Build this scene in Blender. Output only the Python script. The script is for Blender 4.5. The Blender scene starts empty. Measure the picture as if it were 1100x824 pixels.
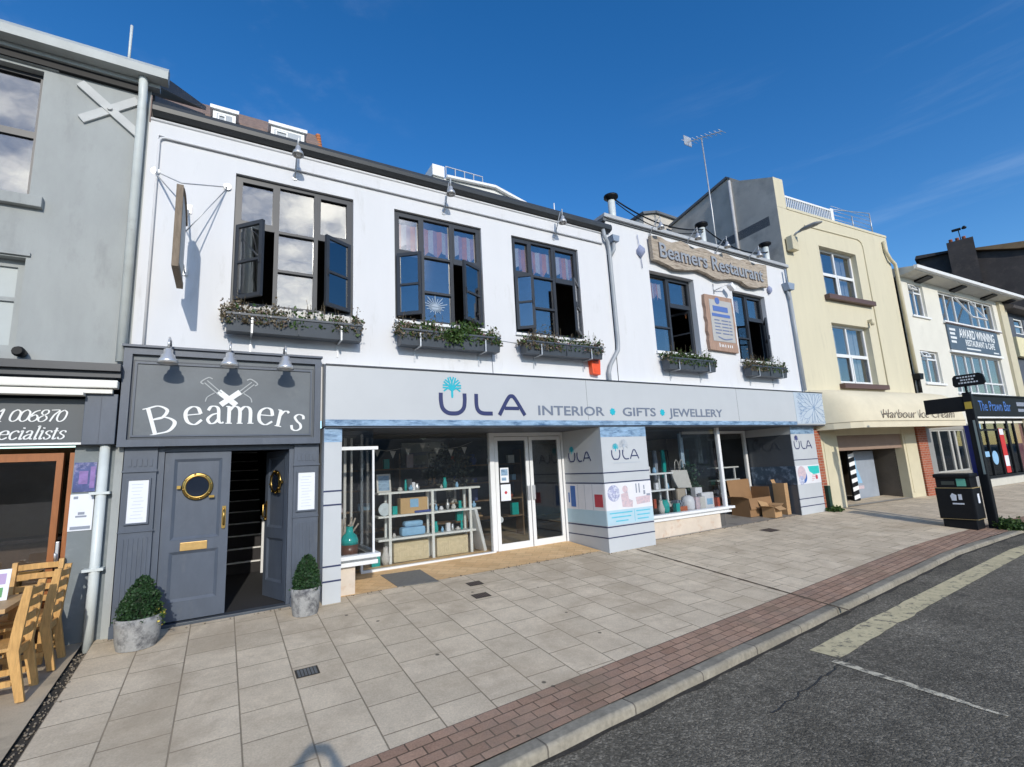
import bpy, bmesh, math, random
from mathutils import Matrix, Vector, noise
R = math.radians
PI = math.pi
rnd = random.Random(7)
scene = bpy.context.scene
col = scene.collection

# ------------------------------------------------------------------ camera
cam_d = bpy.data.cameras.new('camera')
cam = bpy.data.objects.new('camera', cam_d)
col.objects.link(cam)
cr = Vector((0.86232745, -0.50382289, -0.05053574))
cu = Vector((-0.0413214, -0.16949082, 0.98466512))
cf = Vector((0.50466217, 0.84701556, 0.16697525))
cam.matrix_world = Matrix(((cr.x, cu.x, -cf.x, 0.0), (cr.y, cu.y, -cf.y, -7.6), (cr.z, cu.z, -cf.z, 1.7), (0, 0, 0, 1)))
cam_d.sensor_width = 36.0
cam_d.lens = 524.812 / 1100 * 36.0
cam_d.clip_start = 0.03
cam_d.clip_end = 2000
scene.camera = cam

# ------------------------------------------------------------------ light
SUN_EL, SUN_AZ = 24.3, 8.8          # the sun stands behind the camera, a little to its left
sdir = Vector((-math.sin(R(SUN_AZ)) * math.cos(R(SUN_EL)), -math.cos(R(SUN_AZ)) * math.cos(R(SUN_EL)), math.sin(R(SUN_EL))))
sun_d = bpy.data.lights.new('sun', 'SUN')
sun_d.energy = 2.55
sun_d.angle = R(0.5)
sun_d.color = (1.0, 0.94, 0.84)
sun = bpy.data.objects.new('sun', sun_d)
sun.rotation_euler = (-sdir).to_track_quat('-Z', 'Y').to_euler()
sun.location = (-4, -30, 20)
col.objects.link(sun)

world = bpy.data.worlds.new('World')
scene.world = world
world.use_nodes = True
wn, wl = world.node_tree.nodes, world.node_tree.links
wn.clear()
wo = wn.new('ShaderNodeOutputWorld'); bg = wn.new('ShaderNodeBackground')
sky = wn.new('ShaderNodeTexSky'); sky.sky_type = 'NISHITA'; sky.sun_disc = False
sky.sun_elevation = R(SUN_EL); sky.sun_rotation = R(180 + SUN_AZ)
sky.air_density = 1.0; sky.dust_density = 0.2; sky.ozone_density = 2.2; sky.altitude = 0
hs = wn.new('ShaderNodeHueSaturation'); hs.inputs['Saturation'].default_value = 1.37; hs.inputs['Hue'].default_value = 0.507; hs.inputs['Value'].default_value = 1.0
wl.new(sky.outputs[0], hs.inputs['Color'])
tc = wn.new('ShaderNodeTexCoord')
def wmath(op, a, b=None, c=None):
    n = wn.new('ShaderNodeMath'); n.operation = op
    for i, v in enumerate((a, b, c)):
        if v is None: continue
        if isinstance(v, (int, float)): n.inputs[i].default_value = v
        else: wl.new(v, n.inputs[i])
    return n.outputs[0]
def wdot(vec):
    n = wn.new('ShaderNodeVectorMath'); n.operation = 'DOT_PRODUCT'
    wl.new(tc.outputs['Generated'], n.inputs[0]); n.inputs[1].default_value = vec
    return n.outputs['Value']
def wnoise(scale, detail, sc=(1, 1, 1)):
    m = wn.new('ShaderNodeMapping'); m.inputs['Scale'].default_value = sc
    wl.new(tc.outputs['Generated'], m.inputs['Vector'])
    n = wn.new('ShaderNodeTexNoise'); n.inputs['Scale'].default_value = scale; n.inputs['Detail'].default_value = detail
    n.inputs['Roughness'].default_value = 0.6
    wl.new(m.outputs[0], n.inputs['Vector'])
    return n.outputs['Fac']
def wramp(v, a, b):
    n = wn.new('ShaderNodeMapRange'); n.interpolation_type = 'SMOOTHSTEP'
    wl.new(v, n.inputs[0]); n.inputs[1].default_value = a; n.inputs[2].default_value = b
    return n.outputs[0]
def wmix(fac, ca, cb):
    n = wn.new('ShaderNodeMix'); n.data_type = 'RGBA'
    wl.new(fac, n.inputs[0]); wl.new(ca, n.inputs[6])
    if isinstance(cb, tuple): n.inputs[7].default_value = cb
    else: wl.new(cb, n.inputs[7])
    return n.outputs[2]
# a bank of sunlit cloud behind the camera, round the sun
near_sun = wramp(wdot(Vector((-0.02, -0.91, 0.41)).normalized()), 0.93, 0.975)
cl1 = wmath('MULTIPLY', near_sun, wramp(wnoise(5.0, 6, (1, 1, 1.8)), 0.36, 0.72))
c1 = wmix(cl1, hs.outputs[0], (27, 25.8, 23.6, 1))
# thin high streaks over the street to the right
right_sky = wramp(wdot(Vector((0.92, 0.30, 0.30)).normalized()), 0.86, 0.99)
cl2 = wmath('MULTIPLY', wmath('MULTIPLY', right_sky, wramp(wnoise(2.6, 7, (1.0, 1.0, 9.0)), 0.52, 0.88)), 0.12)
c2 = wmix(cl2, c1, (4.5, 5.2, 6.0, 1))
left_sky = wramp(wdot(Vector((-0.12, 0.75, 0.62)).normalized()), 0.90, 0.995)
cl3 = wmath('MULTIPLY', wmath('MULTIPLY', left_sky, wramp(wnoise(6.0, 6, (1, 1, 2.0)), 0.5, 0.8)), 0.12)
c3 = wmix(cl3, c2, (4.0, 4.6, 5.6, 1))
wl.new(c3, bg.inputs['Color']); bg.inputs['Strength'].default_value = 0.15
wl.new(bg.outputs[0], wo.inputs[0])

scene.view_settings.view_transform = 'Standard'
scene.view_settings.look = 'None'
scene.view_settings.gamma = 1.0
scene.view_settings.exposure = 0.25
scene.view_settings.use_curve_mapping = False

# ------------------------------------------------------------------ materials
MATS = {}
def N(nt, t): return nt.nodes.new(t)
def mat(name, c, rough=0.7, var=0.12, vscale=3.0, bump=0.0, bscale=60.0, metal=0.0, c2=None, c2thr=(0.5, 0.7), c2scale=4.0, stretch=(1, 1, 1), spec=0.4, coat=0.0):
    """Paint/stone/wood: base colour, slow value variation, an optional second colour in blotches, fine bump."""
    if name in MATS: return MATS[name]
    m = bpy.data.materials.new(name); m.use_nodes = True
    nt = m.node_tree; L = nt.links
    p = nt.nodes['Principled BSDF']
    p.inputs['Roughness'].default_value = rough; p.inputs['Metallic'].default_value = metal
    p.inputs['Specular IOR Level'].default_value = spec
    p.inputs['Coat Weight'].default_value = coat
    t = N(nt, 'ShaderNodeTexCoord'); mp = N(nt, 'ShaderNodeMapping'); mp.inputs['Scale'].default_value = stretch
    L.new(t.outputs['Object'], mp.inputs['Vector'])
    n1 = N(nt, 'ShaderNodeTexNoise'); n1.inputs['Scale'].default_value = vscale; n1.inputs['Detail'].default_value = 6; n1.inputs['Roughness'].default_value = 0.65
    L.new(mp.outputs[0], n1.inputs['Vector'])
    mr = N(nt, 'ShaderNodeMapRange'); mr.inputs[1].default_value = 0.25; mr.inputs[2].default_value = 0.75
    mr.inputs[3].default_value = 1 - var; mr.inputs[4].default_value = 1 + var
    L.new(n1.outputs['Fac'], mr.inputs[0])
    hv = N(nt, 'ShaderNodeHueSaturation'); hv.inputs['Color'].default_value = (*c, 1)
    L.new(mr.outputs[0], hv.inputs['Value'])
    out = hv.outputs[0]
    if c2 is not None:
        n2 = N(nt, 'ShaderNodeTexNoise'); n2.inputs['Scale'].default_value = c2scale; n2.inputs['Detail'].default_value = 8; n2.inputs['Roughness'].default_value = 0.7
        L.new(mp.outputs[0], n2.inputs['Vector'])
        r2 = N(nt, 'ShaderNodeMapRange'); r2.inputs[1].default_value = c2thr[0]; r2.inputs[2].default_value = c2thr[1]
        L.new(n2.outputs['Fac'], r2.inputs[0])
        mx = N(nt, 'ShaderNodeMix'); mx.data_type = 'RGBA'
        L.new(r2.outputs[0], mx.inputs[0]); L.new(out, mx.inputs[6]); mx.inputs[7].default_value = (*c2, 1)
        out = mx.outputs[2]
    L.new(out, p.inputs['Base Color'])
    if bump:
        n3 = N(nt, 'ShaderNodeTexNoise'); n3.inputs['Scale'].default_value = bscale; n3.inputs['Detail'].default_value = 4
        L.new(mp.outputs[0], n3.inputs['Vector'])
        b = N(nt, 'ShaderNodeBump'); b.inputs['Strength'].default_value = bump; b.inputs['Distance'].default_value = 0.01
        L.new(n3.outputs['Fac'], b.inputs['Height']); L.new(b.outputs[0], p.inputs['Normal'])
    MATS[name] = m
    return m

def glass(name, base, k, tint=(0.8, 0.85, 0.86), rough=0.0, wob=0.0):
    m = bpy.data.materials.new(name); m.use_nodes = True
    nt = m.node_tree; L = nt.links; nt.nodes.clear()
    o = N(nt, 'ShaderNodeOutputMaterial'); tr = N(nt, 'ShaderNodeBsdfTransparent'); gl = N(nt, 'ShaderNodeBsdfGlossy'); mx = N(nt, 'ShaderNodeMixShader')
    tr.inputs[0].default_value = (*tint, 1); gl.inputs['Roughness'].default_value = rough
    lw = N(nt, 'ShaderNodeLayerWeight'); lw.inputs[0].default_value = 0.5
    fr = N(nt, 'ShaderNodeMath'); fr.operation = 'POWER'; L.new(lw.outputs['Facing'], fr.inputs[0]); fr.inputs[1].default_value = 4.0
    a = N(nt, 'ShaderNodeMath'); a.operation = 'MULTIPLY_ADD'; a.use_clamp = True
    L.new(fr.outputs[0], a.inputs[0]); a.inputs[1].default_value = k; a.inputs[2].default_value = base
    L.new(a.outputs[0], mx.inputs[0]); L.new(tr.outputs[0], mx.inputs[1]); L.new(gl.outputs[0], mx.inputs[2]); L.new(mx.outputs[0], o.inputs[0])
    if wob:
        t = N(nt, 'ShaderNodeTexCoord'); n3 = N(nt, 'ShaderNodeTexNoise'); n3.inputs['Scale'].default_value = 1.7
        L.new(t.outputs['Object'], n3.inputs['Vector'])
        b = N(nt, 'ShaderNodeBump'); b.inputs['Strength'].default_value = wob; b.inputs['Distance'].default_value = 0.02
        L.new(n3.outputs['Fac'], b.inputs['Height']); L.new(b.outputs[0], gl.inputs['Normal']); 
    MATS[name] = m
    return m

def brick_mat(name, ca, cb, mortar, bw, bh, ms, offset, gum=None, grime=None, rough=0.8, swap=False, wall=False, bump=0.5, stain=None, rot=0.0, stain_thr=(0.45, 0.75), var=0.15, fine=70, shift=(0, 0)):
    m = bpy.data.materials.new(name); m.use_nodes = True
    nt = m.node_tree; L = nt.links; p = nt.nodes['Principled BSDF']
    p.inputs['Roughness'].default_value = rough; p.inputs['Specular IOR Level'].default_value = 0.3
    t = N(nt, 'ShaderNodeTexCoord'); mp = N(nt, 'ShaderNodeMapping'); mp.inputs['Rotation'].default_value = (0, 0, rot)
    L.new(t.outputs['Object'], mp.inputs['Vector'])
    sp = N(nt, 'ShaderNodeSeparateXYZ'); cb_ = N(nt, 'ShaderNodeCombineXYZ'); L.new(mp.outputs[0], sp.inputs[0])
    ia, ib = (1, 0) if swap else ((0, 2) if wall else (0, 1))
    def sh(o, v):
        a = N(nt, 'ShaderNodeMath'); a.operation = 'ADD'; L.new(o, a.inputs[0]); a.inputs[1].default_value = v; return a.outputs[0]
    L.new(sh(sp.outputs[ia], shift[0]), cb_.inputs[0]); L.new(sh(sp.outputs[ib], shift[1]), cb_.inputs[1])
    br = N(nt, 'ShaderNodeTexBrick'); br.offset = offset; br.offset_frequency = 2; br.squash = 1.0
    br.inputs['Scale'].default_value = 1.0; br.inputs['Brick Width'].default_value = bw; br.inputs['Row Height'].default_value = bh
    br.inputs['Mortar Size'].default_value = ms; br.inputs['Mortar Smooth'].default_value = 0.25; br.inputs['Bias'].default_value = 0.0
    br.inputs['Color1'].default_value = (*ca, 1); br.inputs['Color2'].default_value = (*cb, 1); br.inputs['Mortar'].default_value = (*mortar, 1)
    L.new(cb_.outputs[0], br.inputs['Vector'])
    n1 = N(nt, 'ShaderNodeTexNoise'); n1.inputs['Scale'].default_value = 1.6; n1.inputs['Detail'].default_value = 9; n1.inputs['Roughness'].default_value = 0.72
    L.new(t.outputs['Object'], n1.inputs['Vector'])
    mr = N(nt, 'ShaderNodeMapRange'); mr.inputs[1].default_value = 0.3; mr.inputs[2].default_value = 0.7; mr.inputs[3].default_value = 1 - var; mr.inputs[4].default_value = 1 + var
    L.new(n1.outputs['Fac'], mr.inputs[0])
    n4 = N(nt, 'ShaderNodeTexNoise'); n4.inputs['Scale'].default_value = fine; n4.inputs['Detail'].default_value = 4
    L.new(t.outputs['Object'], n4.inputs['Vector'])
    mr4 = N(nt, 'ShaderNodeMapRange'); mr4.inputs[1].default_value = 0.3; mr4.inputs[2].default_value = 0.7; mr4.inputs[3].default_value = 1 - var * .7; mr4.inputs[4].default_value = 1 + var * .7
    L.new(n4.outputs['Fac'], mr4.inputs[0])
    mm = N(nt, 'ShaderNodeMath'); mm.operation = 'MULTIPLY'; L.new(mr.outputs[0], mm.inputs[0]); L.new(mr4.outputs[0], mm.inputs[1])
    hv = N(nt, 'ShaderNodeHueSaturation'); L.new(br.outputs['Color'], hv.inputs['Color']); L.new(mm.outputs[0], hv.inputs['Value'])
    out = hv.outputs[0]
    if stain:
        n2 = N(nt, 'ShaderNodeTexNoise'); n2.inputs['Scale'].default_value = 2.3; n2.inputs['Detail'].default_value = 10; n2.inputs['Roughness'].default_value = 0.75
        mp2 = N(nt, 'ShaderNodeMapping'); mp2.inputs['Location'].default_value = (3.1, 8.2, 0); L.new(t.outputs['Object'], mp2.inputs[0]); L.new(mp2.outputs[0], n2.inputs['Vector'])
        r2 = N(nt, 'ShaderNodeMapRange'); r2.inputs[1].default_value = stain_thr[0]; r2.inputs[2].default_value = stain_thr[1]; r2.inputs[4].default_value = 0.6
        L.new(n2.outputs['Fac'], r2.inputs[0])
        mx = N(nt, 'ShaderNodeMix'); mx.data_type = 'RGBA'; L.new(r2.outputs[0], mx.inputs[0]); L.new(out, mx.inputs[6]); mx.inputs[7].default_value = (*stain, 1)
        out = mx.outputs[2]
    if grime:       # long irregular dark patches: water marks, tyre and shoe dirt
        n5 = N(nt, 'ShaderNodeTexNoise'); n5.inputs['Scale'].default_value = .75; n5.inputs['Detail'].default_value = 12; n5.inputs['Roughness'].default_value = 0.68; n5.inputs['Distortion'].default_value = .6
        mp5 = N(nt, 'ShaderNodeMapping'); mp5.inputs['Location'].default_value = (11.3, 2.7, 0); L.new(t.outputs['Object'], mp5.inputs[0]); L.new(mp5.outputs[0], n5.inputs['Vector'])
        r5 = N(nt, 'ShaderNodeMapRange'); r5.inputs[1].default_value = .50; r5.inputs[2].default_value = .66; r5.inputs[4].default_value = .55; L.new(n5.outputs['Fac'], r5.inputs[0])
        mx = N(nt, 'ShaderNodeMix'); mx.data_type = 'RGBA'; L.new(r5.outputs[0], mx.inputs[0]); L.new(out, mx.inputs[6]); mx.inputs[7].default_value = (*grime, 1)
        out = mx.outputs[2]
    if gum:         # trodden chewing gum, here and there
        v = N(nt, 'ShaderNodeTexVoronoi'); v.inputs['Scale'].default_value = 3.4; L.new(t.outputs['Object'], v.inputs['Vector'])
        sc_ = N(nt, 'ShaderNodeSeparateColor'); L.new(v.outputs['Color'], sc_.inputs[0])
        ra = N(nt, 'ShaderNodeMapRange'); ra.inputs[1].default_value = .085; ra.inputs[2].default_value = .06; L.new(v.outputs['Distance'], ra.inputs[0])
        th_ = N(nt, 'ShaderNodeMath'); th_.operation = 'GREATER_THAN'; L.new(sc_.outputs[0], th_.inputs[0]); th_.inputs[1].default_value = .72
        mu = N(nt, 'ShaderNodeMath'); mu.operation = 'MULTIPLY'; L.new(ra.outputs[0], mu.inputs[0]); L.new(th_.outputs[0], mu.inputs[1])
        mx = N(nt, 'ShaderNodeMix'); mx.data_type = 'RGBA'; L.new(mu.outputs[0], mx.inputs[0]); L.new(out, mx.inputs[6]); mx.inputs[7].default_value = (*gum, 1)
        out = mx.outputs[2]
    L.new(out, p.inputs['Base Color'])
    b = N(nt, 'ShaderNodeBump'); b.inputs['Strength'].default_value = bump; b.inputs['Distance'].default_value = 0.006; b.invert = True
    ad = N(nt, 'ShaderNodeMath'); ad.operation = 'MULTIPLY_ADD'; L.new(n4.outputs['Fac'], ad.inputs[0]); ad.inputs[1].default_value = -0.35; L.new(br.outputs['Fac'], ad.inputs[2])
    L.new(ad.outputs[0], b.inputs['Height']); L.new(b.outputs[0], p.inputs['Normal'])
    MATS[name] = m
    return m

def asphalt_mat():
    m = bpy.data.materials.new('asphalt'); m.use_nodes = True
    nt = m.node_tree; L = nt.links; p = nt.nodes['Principled BSDF']; p.inputs['Roughness'].default_value = 0.9; p.inputs['Specular IOR Level'].default_value = .2
    t = N(nt, 'ShaderNodeTexCoord')
    v = N(nt, 'ShaderNodeTexVoronoi'); v.inputs['Scale'].default_value = 68
    n = N(nt, 'ShaderNodeTexNoise'); n.inputs['Scale'].default_value = 0.8; n.inputs['Detail'].default_value = 10; n.inputs['Roughness'].default_value = 0.7
    f = N(nt, 'ShaderNodeTexNoise'); f.inputs['Scale'].default_value = 40; f.inputs['Detail'].default_value = 4
    for q in (v, n, f): L.new(t.outputs['Object'], q.inputs['Vector'])
    sx = N(nt, 'ShaderNodeSeparateColor'); L.new(v.outputs['Color'], sx.inputs[0])
    r = N(nt, 'ShaderNodeValToRGB'); e = r.color_ramp.elements
    e[0].position = 0.0; e[0].color = (0.095, 0.085, 0.066, 1); e[1].position = 1.0; e[1].color = (0.30, 0.265, 0.205, 1)
    e.new(0.75).color = (0.178, 0.158, 0.121, 1)
    L.new(sx.outputs[0], r.inputs[0])
    mr = N(nt, 'ShaderNodeMapRange'); mr.inputs[1].default_value = 0.3; mr.inputs[2].default_value = 0.7; mr.inputs[3].default_value = 0.58; mr.inputs[4].default_value = 1.32
    L.new(n.outputs['Fac'], mr.inputs[0])
    n6 = N(nt, 'ShaderNodeTexNoise'); n6.inputs['Scale'].default_value = 9; n6.inputs['Detail'].default_value = 8; n6.inputs['Roughness'].default_value = .75; L.new(t.outputs['Object'], n6.inputs['Vector'])
    mr6 = N(nt, 'ShaderNodeMapRange'); mr6.inputs[1].default_value = .3; mr6.inputs[2].default_value = .7; mr6.inputs[3].default_value = .7; mr6.inputs[4].default_value = 1.3; L.new(n6.outputs['Fac'], mr6.inputs[0])
    mu = N(nt, 'ShaderNodeMath'); mu.operation = 'MULTIPLY'; L.new(mr.outputs[0], mu.inputs[0]); L.new(mr6.outputs[0], mu.inputs[1])
    hv = N(nt, 'ShaderNodeHueSaturation'); L.new(r.outputs[0], hv.inputs['Color']); L.new(mu.outputs[0], hv.inputs['Value'])
    oil = N(nt, 'ShaderNodeTexNoise'); oil.inputs['Scale'].default_value = 1.1; oil.inputs['Detail'].default_value = 5; mo = N(nt, 'ShaderNodeMapping'); mo.inputs['Location'].default_value = (4.4, 1.3, 0); L.new(t.outputs['Object'], mo.inputs[0]); L.new(mo.outputs[0], oil.inputs['Vector'])
    ro = N(nt, 'ShaderNodeMapRange'); ro.inputs[1].default_value = .60; ro.inputs[2].default_value = .74; ro.inputs[4].default_value = .6; L.new(oil.outputs['Fac'], ro.inputs[0])
    mx = N(nt, 'ShaderNodeMix'); mx.data_type = 'RGBA'; L.new(ro.outputs[0], mx.inputs[0]); L.new(hv.outputs[0], mx.inputs[6]); mx.inputs[7].default_value = (.05, .046, .038, 1)
    L.new(mx.outputs[2], p.inputs['Base Color'])
    a = N(nt, 'ShaderNodeMath'); a.operation = 'MULTIPLY_ADD'; L.new(v.outputs['Distance'], a.inputs[0]); a.inputs[1].default_value = -1.0; L.new(f.outputs['Fac'], a.inputs[2])
    b = N(nt, 'ShaderNodeBump'); b.inputs['Strength'].default_value = 0.7; b.inputs['Distance'].default_value = 0.006
    L.new(a.outputs[0], b.inputs['Height']); L.new(b.outputs[0], p.inputs['Normal'])
    MATS['asphalt'] = m
    return m

def leaf_mat(name, ca, cb, cc=None):
    m = bpy.data.materials.new(name); m.use_nodes = True
    nt = m.node_tree; L = nt.links; p = nt.nodes['Principled BSDF']; p.inputs['Roughness'].default_value = 0.55
    t = N(nt, 'ShaderNodeTexCoord'); n = N(nt, 'ShaderNodeTexNoise'); n.inputs['Scale'].default_value = 38; n.inputs['Detail'].default_value = 2
    L.new(t.outputs['Object'], n.inputs['Vector'])
    r = N(nt, 'ShaderNodeValToRGB'); e = r.color_ramp.elements
    e[0].position = 0.35; e[0].color = (*ca, 1); e[1].position = 0.6; e[1].color = (*cb, 1)
    if cc: e.new(0.68).color = (*cc, 1)
    L.new(n.outputs['Fac'], r.inputs[0]); L.new(r.outputs[0], p.inputs['Base Color'])
    p.inputs['Subsurface Weight'].default_value = 0.0
    tl = N(nt, 'ShaderNodeBsdfTranslucent'); L.new(r.outputs[0], tl.inputs[0]); mx = N(nt, 'ShaderNodeMixShader'); mx.inputs[0].default_value = 0.25
    o = nt.nodes['Material Output']; L.new(p.outputs[0], mx.inputs[1]); L.new(tl.outputs[0], mx.inputs[2]); L.new(mx.outputs[0], o.inputs[0])
    MATS[name] = m
    return m

# ------------------------------------------------------------------ mesh builder
class MB:
    def __init__(s): s.bm = bmesh.new(); s.M = Matrix.Identity(4); s.mi = 0
    def v(s, *p): return s.bm.verts.new(s.M @ Vector(p))
    def face(s, pts):
        f = s.bm.faces.new([s.v(*p) for p in pts]); f.material_index = s.mi; return f
    def box(s, x0, x1, y0, y1, z0, z1, bev=0.0):
        if x0 > x1: x0, x1 = x1, x0
        if y0 > y1: y0, y1 = y1, y0
        if z0 > z1: z0, z1 = z1, z0
        vs = [s.v(x, y, z) for z in (z0, z1) for y in (y0, y1) for x in (x0, x1)]
        fs = []
        for q in ((0, 2, 3, 1), (4, 5, 7, 6), (0, 1, 5, 4), (2, 6, 7, 3), (0, 4, 6, 2), (1, 3, 7, 5)):
            f = s.bm.faces.new([vs[i] for i in q]); f.material_index = s.mi; fs.append(f)
        if bev:
            es = list({e for f in fs for e in f.edges})
            bmesh.ops.bevel(s.bm, geom=es, offset=bev, segments=2, affect='EDGES', profile=0.6)
        return s
    def prism(s, poly, d0, d1, axis='y', bev=0.0):
        """poly: 2-D outline; axis y -> (x,z) outline extruded d0..d1 in y; x -> (y,z); z -> (x,y)"""
        def P(a, b, d): return {'y': (a, d, b), 'x': (d, a, b), 'z': (a, b, d)}[axis]
        A = [s.v(*P(a, b, d0)) for a, b in poly]; B = [s.v(*P(a, b, d1)) for a, b in poly]
        n = len(poly); fs = [s.bm.faces.new(A), s.bm.faces.new(B[::-1])]
        for i in range(n): fs.append(s.bm.faces.new((A[i], B[i], B[(i + 1) % n], A[(i + 1) % n])))
        for f in fs: f.material_index = s.mi
        bmesh.ops.recalc_face_normals(s.bm, faces=fs)
        if bev:
            es = list({e for f in fs for e in f.edges})
            bmesh.ops.bevel(s.bm, geom=es, offset=bev, segments=2, affect='EDGES', profile=0.6)
        return s
    def tube(s, pts, r, seg=10, caps=True):
        pts = [Vector(p) for p in pts]; n = len(pts)
        rs = r if isinstance(r, (list, tuple)) else [r] * n
        rings = []; up = None
        for i, p in enumerate(pts):
            d = (pts[min(i + 1, n - 1)] - pts[max(i - 1, 0)]).normalized()
            if up is None: up = Vector((0, 0, 1)) if abs(d.z) < 0.9 else Vector((1, 0, 0))
            a = d.cross(up).normalized(); b = a.cross(d).normalized(); up = b
            rings.append([s.v(*(p + (a * math.cos(2 * PI * k / seg) + b * math.sin(2 * PI * k / seg)) * rs[i])) for k in range(seg)])
        for i in range(n - 1):
            for k in range(seg):
                f = s.bm.faces.new((rings[i][k], rings[i][(k + 1) % seg], rings[i + 1][(k + 1) % seg], rings[i + 1][k])); f.material_index = s.mi; f.smooth = True
        if caps:
            for q in (rings[0][::-1], rings[-1]):
                f = s.bm.faces.new(q); f.material_index = s.mi
        return s
    def lathe(s, prof, c=(0, 0, 0), seg=24, axis='z', cap=True, a0=0.0):
        rings = []
        for r, h in prof:
            ring = []
            for k in range(seg):
                a = 2 * PI * k / seg + a0; x, y = r * math.cos(a), r * math.sin(a)
                q = {'z': (x, y, h), 'y': (x, h, y), 'x': (h, x, y)}[axis]
                ring.append(s.v(c[0] + q[0], c[1] + q[1], c[2] + q[2]))
            rings.append(ring)
        fs = []
        for i in range(len(rings) - 1):
            for k in range(seg):
                f = s.bm.faces.new((rings[i][k], rings[i][(k + 1) % seg], rings[i + 1][(k + 1) % seg], rings[i + 1][k])); f.smooth = True; fs.append(f)
        if cap and prof[0][0] > 1e-4: fs.append(s.bm.faces.new(rings[0][::-1]))
        if cap and prof[-1][0] > 1e-4: fs.append(s.bm.faces.new(rings[-1]))
        for f in fs: f.material_index = s.mi
        return s
    def leaf(s, p, size, d=None):
        a = Vector((rnd.gauss(0, 1), rnd.gauss(0, 1), rnd.gauss(0, 1))).normalized() if d is None else d
        b = a.cross(Vector((rnd.gauss(0, 1), rnd.gauss(0, 1), rnd.gauss(0, 1)))).normalized()
        l, w = size * rnd.uniform(.7, 1.3), size * rnd.uniform(.35, .6)
        p = Vector(p)
        f = s.bm.faces.new([s.v(*p), s.v(*(p + a * l * .5 + b * w)), s.v(*(p + a * l)), s.v(*(p + a * l * .5 - b * w))]); f.material_index = s.mi
    def obj(s, name, mats):
        me = bpy.data.meshes.new(name); s.bm.to_mesh(me); s.bm.free()
        for m in (mats if isinstance(mats, (list, tuple)) else [mats]): me.materials.append(m)
        o = bpy.data.objects.new(name, me); col.objects.link(o)
        return o

def wmat(o):
    """world matrix of a (possibly parented) thing; parts carry identity transforms"""
    while o.parent: o = o.parent
    return Matrix.Translation(o.location) @ o.rotation_euler.to_matrix().to_4x4()
def clusters(bm, gap):
    """faces of a mesh gathered into pieces that stand more than gap apart"""
    bm.faces.index_update(); seen = set(); isl = []
    for f0 in bm.faces:
        if f0 in seen: continue
        seen.add(f0); st, fs = [f0], []
        while st:
            f = st.pop(); fs.append(f)
            for v in f.verts:
                for g in v.link_faces:
                    if g not in seen: seen.add(g); st.append(g)
        cs = [v.co for f in fs for v in f.verts]
        isl.append([[min(c[i] for c in cs) for i in range(3)], [max(c[i] for c in cs) for i in range(3)], fs])
    i = 0
    while i < len(isl):
        j = i + 1; merged = False
        while j < len(isl):
            if all(isl[i][0][k] - gap < isl[j][1][k] and isl[j][0][k] - gap < isl[i][1][k] for k in range(3)):
                for k in range(3): isl[i][0][k] = min(isl[i][0][k], isl[j][0][k]); isl[i][1][k] = max(isl[i][1][k], isl[j][1][k])
                isl[i][2] += isl[j][2]; del isl[j]; merged = True
            else: j += 1
        if not merged: i += 1
    return [s[2] for s in isl]
def part(name, mb, mats, parent, label=None, local=False, kind=None, split=None):
    if not local: mb.bm.transform(wmat(parent).inverted())
    if split is not None:
        first = None
        for fs in clusters(mb.bm, split):
            nb = MB(); vm = {}
            for f in fs:
                g = nb.bm.faces.new([vm.setdefault(v, None) or vm.__setitem__(v, nb.bm.verts.new(v.co)) or vm[v] for v in f.verts]); g.material_index = f.material_index; g.smooth = f.smooth
            o = nb.obj(name, mats); o.parent = parent; first = first or o
        mb.bm.free(); return first
    o = mb.obj(name, mats); o.parent = parent
    if label: o['label'] = label
    if kind: o['kind'] = kind
    return o
def thing(name, label, cat, loc=(0, 0, 0), rz=0.0, group=None):
    o = bpy.data.objects.new(name, None); col.objects.link(o)
    o.location = loc; o.rotation_euler = (0, 0, rz); o.empty_display_size = 0.2
    o['label'] = label; o['category'] = cat
    if group: o['group'] = group
    return o
def single(name, mb, mats, label, cat, group=None):
    vs = [v.co for v in mb.bm.verts]
    b = Vector(((min(v.x for v in vs) + max(v.x for v in vs)) / 2, (min(v.y for v in vs) + max(v.y for v in vs)) / 2, min(v.z for v in vs)))
    mb.bm.transform(Matrix.Translation(-b))
    o = mb.obj(name, mats); o.location = b
    o['label'] = label; o['category'] = cat
    if group: o['group'] = group
    return o
def struct(name, mb, mats, kind='structure'):
    o = mb.obj(name, mats); o['kind'] = kind; return o
def copy_thing(root, loc, rz=None, label=None, group=None):
    r = root.copy(); col.objects.link(r); r.location = loc
    if rz is not None: r.rotation_euler = (0, 0, rz)
    if label: r['label'] = label
    if group: r['group'] = group
    for ch in list(root.children):
        c = ch.copy(); col.objects.link(c); c.parent = r
        for g in list(ch.children):
            d = g.copy(); col.objects.link(d); d.parent = c
    return r

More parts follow.
